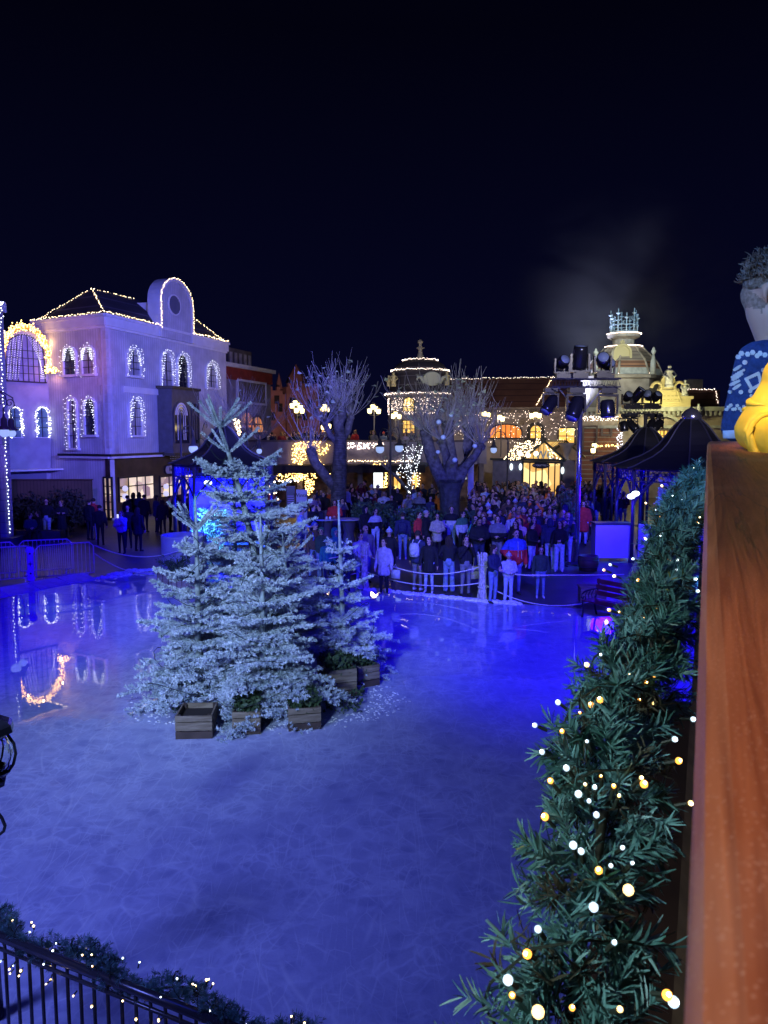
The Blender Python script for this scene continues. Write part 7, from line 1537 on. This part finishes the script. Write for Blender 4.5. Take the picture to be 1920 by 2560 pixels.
def crowd(x, yh, group, label, zf=0.0, D=None):
    i = rnd.randrange(len(protos)); (me, hcn, Rh), hs = protos[i]; H = rnd.uniform(1.58, 1.86); D = D or place_at(yh, H+zf); l = W(x, yh, D)
    o = bpy.data.objects.new('person', me); C.objects.link(o); o.location = (l.x, D, zf); s = H/1.75; o.scale = (s*rnd.uniform(.92, 1.14), s*rnd.uniform(.95, 1.15), s); o.rotation_euler = (0, 0, R(rnd.gauss(-8, 28) if rnd.random() < .82 else rnd.uniform(0, 360)))
    tp = rnd.choice(tops); bt = rnd.choice(['black', 'black', 'jeans', 'navy', 'grey', 'ljeans']); hc = rnd.choice(['hair', 'hair', 'bhair', 'black'])
    if hs == 'beanie': hc = rnd.choice(['beanie', 'grey', 'black', 'red', 'cream'])
    for k, c in enumerate([rnd.choice((skin, skin, skin2)), CM[tp], CM[bt], CM['shoe'], PM[4], CM[tp if rnd.random() < .9 else rnd.choice(['grey', 'lav', 'brown', 'white'])], CM[hc]]): o.material_slots[k].link = 'OBJECT'; o.material_slots[k].material = c
    tag(o, label, 'person', group); h = bpy.data.objects.new('hair', hairs[i]); C.objects.link(h); h.parent = o; h.material_slots[0].link = 'OBJECT'; h.material_slots[0].material = CM[hc]
taken = [(p.location.x, p.location.y) for p in pe]
def try_crowd(n, xr, yr, group, label, dmin=.52, avoid=()):
    k = 0; tries = 0
    while k < n and tries < n*40:
        tries += 1; x, y = rnd.uniform(*xr), rnd.uniform(*yr); D = place_at(y, 1.72); l = W(x, y, D)
        if any(abs(l.x-a)**2+abs(D-b)**2 < dmin**2 for a, b in taken) or any(abs(l.x-a)**2+abs(D-b)**2 < r_*r_ for a, b, r_ in avoid): continue
        taken.append((l.x, D)); crowd(x, y, group, label, 0, D); k += 1
av = [(c1.x, c1.y, 2.2), (c2.x, c2.y, 2.9), (c3.x, c3.y, 2.5), (W(845, 1200, 35).x, 35, .7), (W(1126, 1200, 33.5).x, 33.5, .8), (W(1449, 1200, 26.2).x, 26.2, .4), (W(930, 1200, 32.5).x, 32.3, 1.3), (W(1040, 1200, 32).x, 32, 1.6), (W(1412, 1200, 30).x, 30, .6), (W(976, 1200, 38).x, 38, .4)]
try_crowd(150, (1180, 1490), (1199, 1262), 'dense crowd on the plaza', 'person standing in the dense dark crowd right of the broad bare tree', avoid=av)
try_crowd(46, (1190, 1420), (1250, 1300), 'near part of the crowd', 'person in the nearer part of the crowd behind the front row', .55, av)
try_crowd(34, (870, 1100), (1206, 1240), 'people before the lit shops', 'person among those standing before the lit terrace shops', .6, av)
try_crowd(12, (775, 870), (1215, 1262), 'people round the big bare tree', 'person standing near the foot of the big bare tree', .6, av)
try_crowd(12, (1480, 1560), (1205, 1250), 'people behind the right kiosks', 'person seen through the right-hand kiosks', .6, av)
for k in range(34): x = rnd.uniform(655, 835); crowd(x, 1078, 'people on the terrace', 'person leaning at the terrace parapet under the lamps', 3.05, rnd.uniform(49.6, 52.5))
for k in range(12): x = rnd.uniform(860, 1120); crowd(x, 1078, 'people on the terrace by the turret', 'person on the terrace right of the big bare tree', 3.05, rnd.uniform(49.6, 51.5))

# ================================================================ the two people at the rail
def knit_mat():
    m = mat('knit_blue', (.025, .06, .22), .9, var=.25, vscale=60, bump=.6, bscale=260); return m
PD = 3.05
def wz(x, y, D=PD): return W(x, y, D)
kn = knit_mat(); hairm = mat('brown_hair', (.10, .065, .045), .8, col2=(.28, .22, .19), vscale=60, bump=.8, bscale=120)
def near_person(label, prims, mats_, vox=.012, smooth=3):
    mb = MB(); K = []
    for p, q, r0, r1, m in prims: capsule(mb, p, q, r0, r1, 14); K.append((tuple(p), tuple(q), r0, r1, m))
    me = bpy.data.meshes.new('b'); me.from_pydata(mb.v, [], mb.f); o = bpy.data.objects.new('b', me); C.objects.link(o)
    md = o.modifiers.new('r', 'REMESH'); md.mode = 'VOXEL'; md.voxel_size = vox; sm = o.modifiers.new('s', 'SMOOTH'); sm.factor = .6; sm.iterations = smooth
    dg = bpy.context.evaluated_depsgraph_get(); res = bpy.data.meshes.new_from_object(o.evaluated_get(dg)); bpy.data.objects.remove(o)
    n = len(res.polygons); cc = np.empty(n*3); res.polygons.foreach_get('center', cc); cc = cc.reshape(-1, 3); best = np.full(n, 1e9); bm = np.zeros(n, int)
    for p, q, r0, r1, m in K:
        p, q = np.array(p), np.array(q); d = q-p; t = np.clip(((cc-p)@d)/max(1e-9, d@d), 0, 1); dist = np.linalg.norm(cc-(p+t[:, None]*d), axis=1)-(r0+(r1-r0)*t); k = dist < best; best[k] = dist[k]; bm[k] = m
    res.materials.clear()
    for m in mats_: res.materials.append(m)
    res.polygons.foreach_set('material_index', bm.astype(np.int32)); res.polygons.foreach_set('use_smooth', np.ones(n, bool)); res.update()
    o = put('person', res); tag(o, label, 'person'); return o
# man in the patterned jumper: back to us, turned a little left, forearm on the rail
hx = wz(1928, 742); hcx = Vector((hx.x, PD+.02, hx.z)); fwd_ = Vector((.94, -.33, 0)).normalized(); rt = Vector((fwd_.y, -fwd_.x, 0)); U = Vector((0, 0, 1))
def HP(f, r, u): return hcx+fwd_*f+rt*r+U*u
sh_l = wz(1893, 905, PD-.06); sh_r = Vector((sh_l.x+.36, PD+.12, sh_l.z+.0)); nk = Vector((hcx.x+.065, PD+.04, hcx.z-.2)); elb = wz(1842, 1068, PD+.03); pel = Vector((nk.x+.12, PD-.02, 4.1)); wr = Vector((elb.x+.12, PD+.30, 4.47))
zdk = 3.32
pr = [(HP(.0, 0, .055), HP(.005, 0, .06), .094, .092, 0), (HP(.05, 0, .03), HP(.068, 0, -.065), .078, .056, 0), (HP(.09, 0, -.085), HP(.10, 0, -.095), .036, .03, 0), (HP(.100, 0, .0), HP(.112, 0, -.03), .012, .015, 0),
      (HP(-.028, -.084, .02), HP(-.032, -.088, -.005), .017, .013, 0), (HP(-.03, -.086, .035), HP(-.046, -.094, .04), .013, .011, 0), (HP(-.02, .082, -.01), HP(-.026, .095, .02), .010, .011, 0), (HP(-.026, .095, .02), HP(-.012, .097, .036), .009, .009, 0), (HP(-.03, .093, .015), HP(-.018, .090, -.028), .008, .010, 0),
      (nk+U*-.03, HP(.01, 0, -.06), .064, .066, 0), (HP(-.046, 0, .015), HP(-.012, 0, -.06), .060, .056, 4), (HP(-.03, 0, -.05), nk+U*-.03, .054, .060, 0), (sh_l+Vector((.02, 0, 0)), nk+Vector((0, 0, -.07)), .088, .085, 1), (nk+Vector((0, 0, -.07)), sh_r, .085, .088, 1), (sh_l+Vector((.09, .02, -.08)), pel+Vector((-.07, 0, 0)), .135, .13, 1), (sh_r+Vector((-.08, 0, -.08)), pel+Vector((.09, 0, 0)), .135, .13, 1), (nk-U*.2, pel, .16, .15, 1),
      (sh_l, elb, .082, .062, 1), (elb, wr, .060, .045, 1), (sh_r, sh_r+Vector((.06, .1, -.3)), .08, .06, 1), (sh_r+Vector((.06, .1, -.3)), wr+Vector((.1, .02, .02)), .06, .045, 1),
      (pel-U*.05, Vector((pel.x-.09, PD-.02, 3.82)), .13, .085, 2), (pel-U*.05, Vector((pel.x+.10, PD-.04, 3.82)), .13, .085, 2), (Vector((pel.x-.09, PD-.02, 3.82)), Vector((pel.x-.10, PD-.06, 3.42)), .075, .055, 2), (Vector((pel.x+.10, PD-.04, 3.82)), Vector((pel.x+.11, PD-.08, 3.42)), .075, .055, 2),
      (Vector((pel.x-.10, PD-.04, 3.37)), Vector((pel.x-.14, PD+.1, 3.36)), .045, .038, 3), (Vector((pel.x+.11, PD-.06, 3.37)), Vector((pel.x+.09, PD+.09, 3.36)), .045, .038, 3)]
fd = (wr-elb).normalized()
for k in range(4): b_ = wr+fd*.07+Vector((0, 0, .03-.018*k)); pr.append((b_, b_+fd*.045, .011, .010, 0)); pr.append((b_+fd*.045, b_+fd*.06+Vector((.03, .0, 0)), .010, .009, 0))
pr.append((wr, wr+fd*.07, .035, .036, 0)); pr.append((wr+fd*.03+U*.03, wr+fd*.06+U*.06, .013, .010, 0))
near = near_person('man in a blue Nordic patterned jumper leaning on the rail with his back turned', pr, [skin, kn, CM['jeans'], CM['shoe'], mat('shaved_hair', (.26, .18, .15), .85, var=.3, vscale=90)], .010, 4)
# cuff and white snowflake pattern knitted on the shoulder and sleeve
wk = mat('knit_white', (.70, .74, .76), .9, bump=.5, bscale=200)
from mathutils.bvhtree import BVHTree
bv = BVHTree.FromPolygons([v.co[:] for v in near.data.vertices], [p.vertices[:] for p in near.data.polygons])
def knit_patch(name, marks):            # marks: polygons in pixels, wrapped onto the jumper surface
    mb = MB()
    for poly_ in marks:
        cx_ = sum(p[0] for p in poly_)/len(poly_); cy_ = sum(p[1] for p in poly_)/len(poly_); pts = []; ok = True
        for x, y in [(cx_, cy_)]+list(poly_):
            d = ray(x, y).normalized(); h = bv.ray_cast(CAMV, d)
            if h[0] is None or h[3] > 4: ok = False; break
            pts.append((h[0]+h[1]*.004, h[0]-h[1]*.002))
        if not ok: continue
        n = len(poly_); mb.add([p[0] for p in pts]+[p[1] for p in pts], [(0, i, i % n+1) for i in range(1, n+1)]+[(i, i+n+1, i % n+1+n+1, i % n+1) for i in range(1, n+1)])
    o = mb.build(name, wk, near); return o
def blob(x, y, r, k=8, e=1.0): return [(x+r*math.cos(i*6.283/k), y+r*e*math.sin(i*6.283/k)) for i in range(k)]
marks = []
for x, y in ((1870, 886), (1882, 882), (1893, 890), (1900, 884), (1912, 888), (1855, 884), (1847, 893)): marks.append(blob(x, y, 6.5, 6))
for x, y, r_ in ((1863, 906, 6), (1908, 925, 5.5), (1853, 980, 5.5), (1826, 980, 4.5), (1876, 977, 5.5), (1878, 989, 4), (1835, 960, 4)): marks.append(blob(x, y, r_))
for k in range(28):                                   # square diamond ring
    a = k/28*4; s_ = int(a); u = a-s_; c = [(1866, 947), (1896, 933), (1903, 960), (1880, 972), (1866, 947)]; x = c[s_][0]*(1-u)+c[s_+1][0]*u; y = c[s_][1]*(1-u)+c[s_+1][1]*u; marks.append(blob(x, y, 4.6, 5))
for (x0, y0, x1, y1) in ((1832, 943, 1860, 925), (1829, 952, 1856, 935), (1838, 925, 1852, 915), (1828, 962, 1848, 952), (1836, 972, 1850, 962)):
    for k in range(6): u = k/5; marks.append(blob(x0+(x1-x0)*u, y0+(y1-y0)*u, 3.4+1.2*math.sin(u*3), 5))
for k in range(15): x = 1797+k*5.2; marks.append(blob(x, 1016+6*math.sin(k*1.9)+k*.4, 4.6, 5))
for k in range(5): marks.append(blob(1914+k*2, 940+k*8, 5, 6))
knit_patch('knit_pattern', marks)
# hair: short sides, curly top
hb = MB(); rr_ = random.Random(3)
nn_ = 18; vs = []
for i in range(10):
    th = math.pi*.60*i/9
    for j in range(nn_):
        ph = 6.283*j/nn_; x, y, z = math.sin(th)*math.cos(ph), math.sin(th)*math.sin(ph), math.cos(th)
        if x < .1 and th > 1.2: x, y = x*1.0, y*1.0
        if x > .35: z2 = max(z, .45); s_ = math.sqrt(max(0, 1-z2*z2)/max(1e-6, 1-z*z)) if z < .45 else 1; x, y, z = x*s_, y*s_, z2
        vs.append(HP(.004+x*.101, y*.098, .056+z*.100))
hb.add(vs, [(i*nn_+j, (i+1)*nn_+j, (i+1)*nn_+(j+1) % nn_, i*nn_+(j+1) % nn_) for i in range(9) for j in range(nn_)])
for k in range(2200):
    ph = rr_.uniform(0, 6.283); th = min(1.45, abs(rr_.gauss(0, .75))); d = Vector((math.sin(th)*math.cos(ph), math.sin(th)*math.sin(ph), math.cos(th))); L_ = rr_.uniform(.012, .03); b_ = HP(.004+d.x*.097, d.y*.094, .056+d.z*.097); o_ = (fwd_*d.x+rt*d.y+U*d.z)
    w_ = Vector((rr_.gauss(0, .4), rr_.gauss(0, .4), rr_.gauss(.2, .3))); hb.tube([b_, b_+o_*L_*.6, b_+(o_+w_)*L_*.9, b_+(o_*.7+w_*1.5)*L_], [.0038, .0034, .0028, .0015], 3, caps=False)
hb.build('hair', hairm, near, True)
cb = MB(); cb.lathe([(.0, 0), (.05, 0), (.052, .03), (.0, .032)], wz(1853, 1096, PD-.12), 12, squash=(1.4, .8)); o = cb.build('folded_cap', CM['beanie'], None, True); tag(o, 'small folded pale blue cloth on the rail under the patterned jumper', 'cloth')
# person in the yellow jacket at the right edge: only the sleeve and elbow come into view
ym = mat('yellow_jacket', (.72, .44, .03), .7, var=.15, vscale=6, bump=.9, bscale=9)
YD = 2.35
e1 = W(1893, 1075, YD); s1_ = W(1985, 960, YD-.05); w1_ = W(1960, 1105, YD-.22); tx = s1_+Vector((.22, .0, .02))
yp = [(s1_, e1, .085, .066, 1), (e1, w1_, .068, .060, 1), (W(1880, 1065, YD), W(1903, 1100, YD-.04), .03, .034, 1), (s1_+Vector((0, 0, .02)), s1_+Vector((.3, .02, .03)), .09, .1, 1), (tx, tx+Vector((.05, -.05, -.45)), .16, .15, 1), (tx+Vector((.03, .02, .05)), tx+Vector((.03, .02, .16)), .06, .055, 0),
      (tx+Vector((.03, .02, .26)), tx+Vector((.03, .05, .27)), .095, .09, 0), (tx+Vector((.05, -.05, -.5)), tx+Vector((0, -.05, -.85)), .13, .08, 2), (tx+Vector((0, -.05, -.85)), Vector((tx.x, YD-.1, 3.42)), .08, .055, 2), (tx+Vector((.1, -.05, -.5)), tx+Vector((.2, -.05, -.85)), .13, .08, 2), (tx+Vector((.2, -.05, -.85)), Vector((tx.x+.2, YD-.1, 3.42)), .08, .055, 2),
      (Vector((tx.x, YD-.1, 3.37)), Vector((tx.x-.03, YD+.05, 3.36)), .045, .038, 3), (Vector((tx.x+.2, YD-.1, 3.37)), Vector((tx.x+.17, YD+.05, 3.36)), .045, .038, 3)]
hd_ = w1_+Vector((.09, -.02, .0)); yp.append((w1_, hd_, .036, .036, 0))
for k in range(4): b_ = hd_+Vector((.03, 0, .024-.017*k)); yp.append((b_, b_+Vector((.05, 0, 0)), .011, .010, 0)); yp.append((b_+Vector((.05, 0, 0)), b_+Vector((.065, .03, -.01)), .010, .008, 0))
yp.append((w1_+Vector((.04, 0, .03)), w1_+Vector((.08, -.03, .055)), .013, .010, 0))
yo = near_person('person in a bright yellow jacket resting a bent elbow on the wooden rail', yp, [skin, ym, CM['jeans'], CM['shoe']], .010, 3)
hm_ = MB().ball(tx+Vector((.03, .02, .29)), .105, 14, sc=(1, 1.1, 1)).build('hair', hairm, yo, True)
# sleeve folds and cuff
mb = MB()
for k in range(7):
    u = .12+.13*k; c = e1.lerp(w1_, u) if k > 2 else s1_.lerp(e1, .55+.15*k); ax = (w1_-e1).normalized() if k > 2 else (e1-s1_).normalized(); a = ax.orthogonal().normalized(); b = ax.cross(a); r_ = .071 if k > 2 else .074
    mb.tube([c+(a*math.cos(t*.45+k)+b*math.sin(t*.45+k))*(r_-.004)+ax*.02*math.sin(t*.7+k) for t in range(11)], [.004, .008, .011, .012, .013, .013, .012, .011, .010, .007, .003], 7)
mb.build('sleeve_folds', ym, yo, True)

# ================================================================ smoke drifting past the dome
sm_ = bpy.data.materials.new('smoke'); sm_.use_nodes = True; n = sm_.node_tree; n.nodes.remove(n.nodes['Principled BSDF']); v = n.nodes.new('ShaderNodeVolumePrincipled')
t = n.nodes.new('ShaderNodeTexCoord'); mp = n.nodes.new('ShaderNodeMapping'); mp.inputs['Scale'].default_value = (1, 1, 1.5); ns = n.nodes.new('ShaderNodeTexNoise'); ns.inputs['Scale'].default_value = 1.3; ns.inputs['Detail'].default_value = 4; ns.inputs['Distortion'].default_value = .8
n.links.new(t.outputs['Object'], mp.inputs[0]); n.links.new(mp.outputs[0], ns.inputs['Vector'])
vl = n.nodes.new('ShaderNodeVectorMath'); vl.operation = 'LENGTH'; n.links.new(t.outputs['Object'], vl.inputs[0])
fl = n.nodes.new('ShaderNodeMapRange'); fl.interpolation_type = 'SMOOTHSTEP'; n.links.new(vl.outputs['Value'], fl.inputs[0])
for i, q in zip((1, 2, 3, 4), (.15, .98, 1, 0)): fl.inputs[i].default_value = q
nr = n.nodes.new('ShaderNodeMapRange'); n.links.new(ns.outputs['Fac'], nr.inputs[0])
for i, q in zip((1, 2, 3, 4), (.38, .8, .0, .085)): nr.inputs[i].default_value = q
mu = n.nodes.new('ShaderNodeMath'); mu.operation = 'MULTIPLY'; n.links.new(fl.outputs[0], mu.inputs[0]); n.links.new(nr.outputs[0], mu.inputs[1]); n.links.new(mu.outputs[0], v.inputs['Density'])
v.inputs['Color'].default_value = (.85, .87, .9, 1); n.links.new(v.outputs[0], n.nodes['Material Output'].inputs['Volume'])
o = MB().ball((0, 0, 0), 1, 20).build('smoke', sm_); o.location = (21, 66, 16.5); o.scale = (12, 5, 10); tag(o, 'thin drifting smoke behind the tiled dome', 'smoke', kind='stuff')
spot('smoke_light', (14, 60, 6), (21, 66, 16), (.55, .6, 1), 9000, 90, .9, .6); point('smoke_glow', (17.5, 63.2, 9.6), (.8, .75, .5), 900, .5)
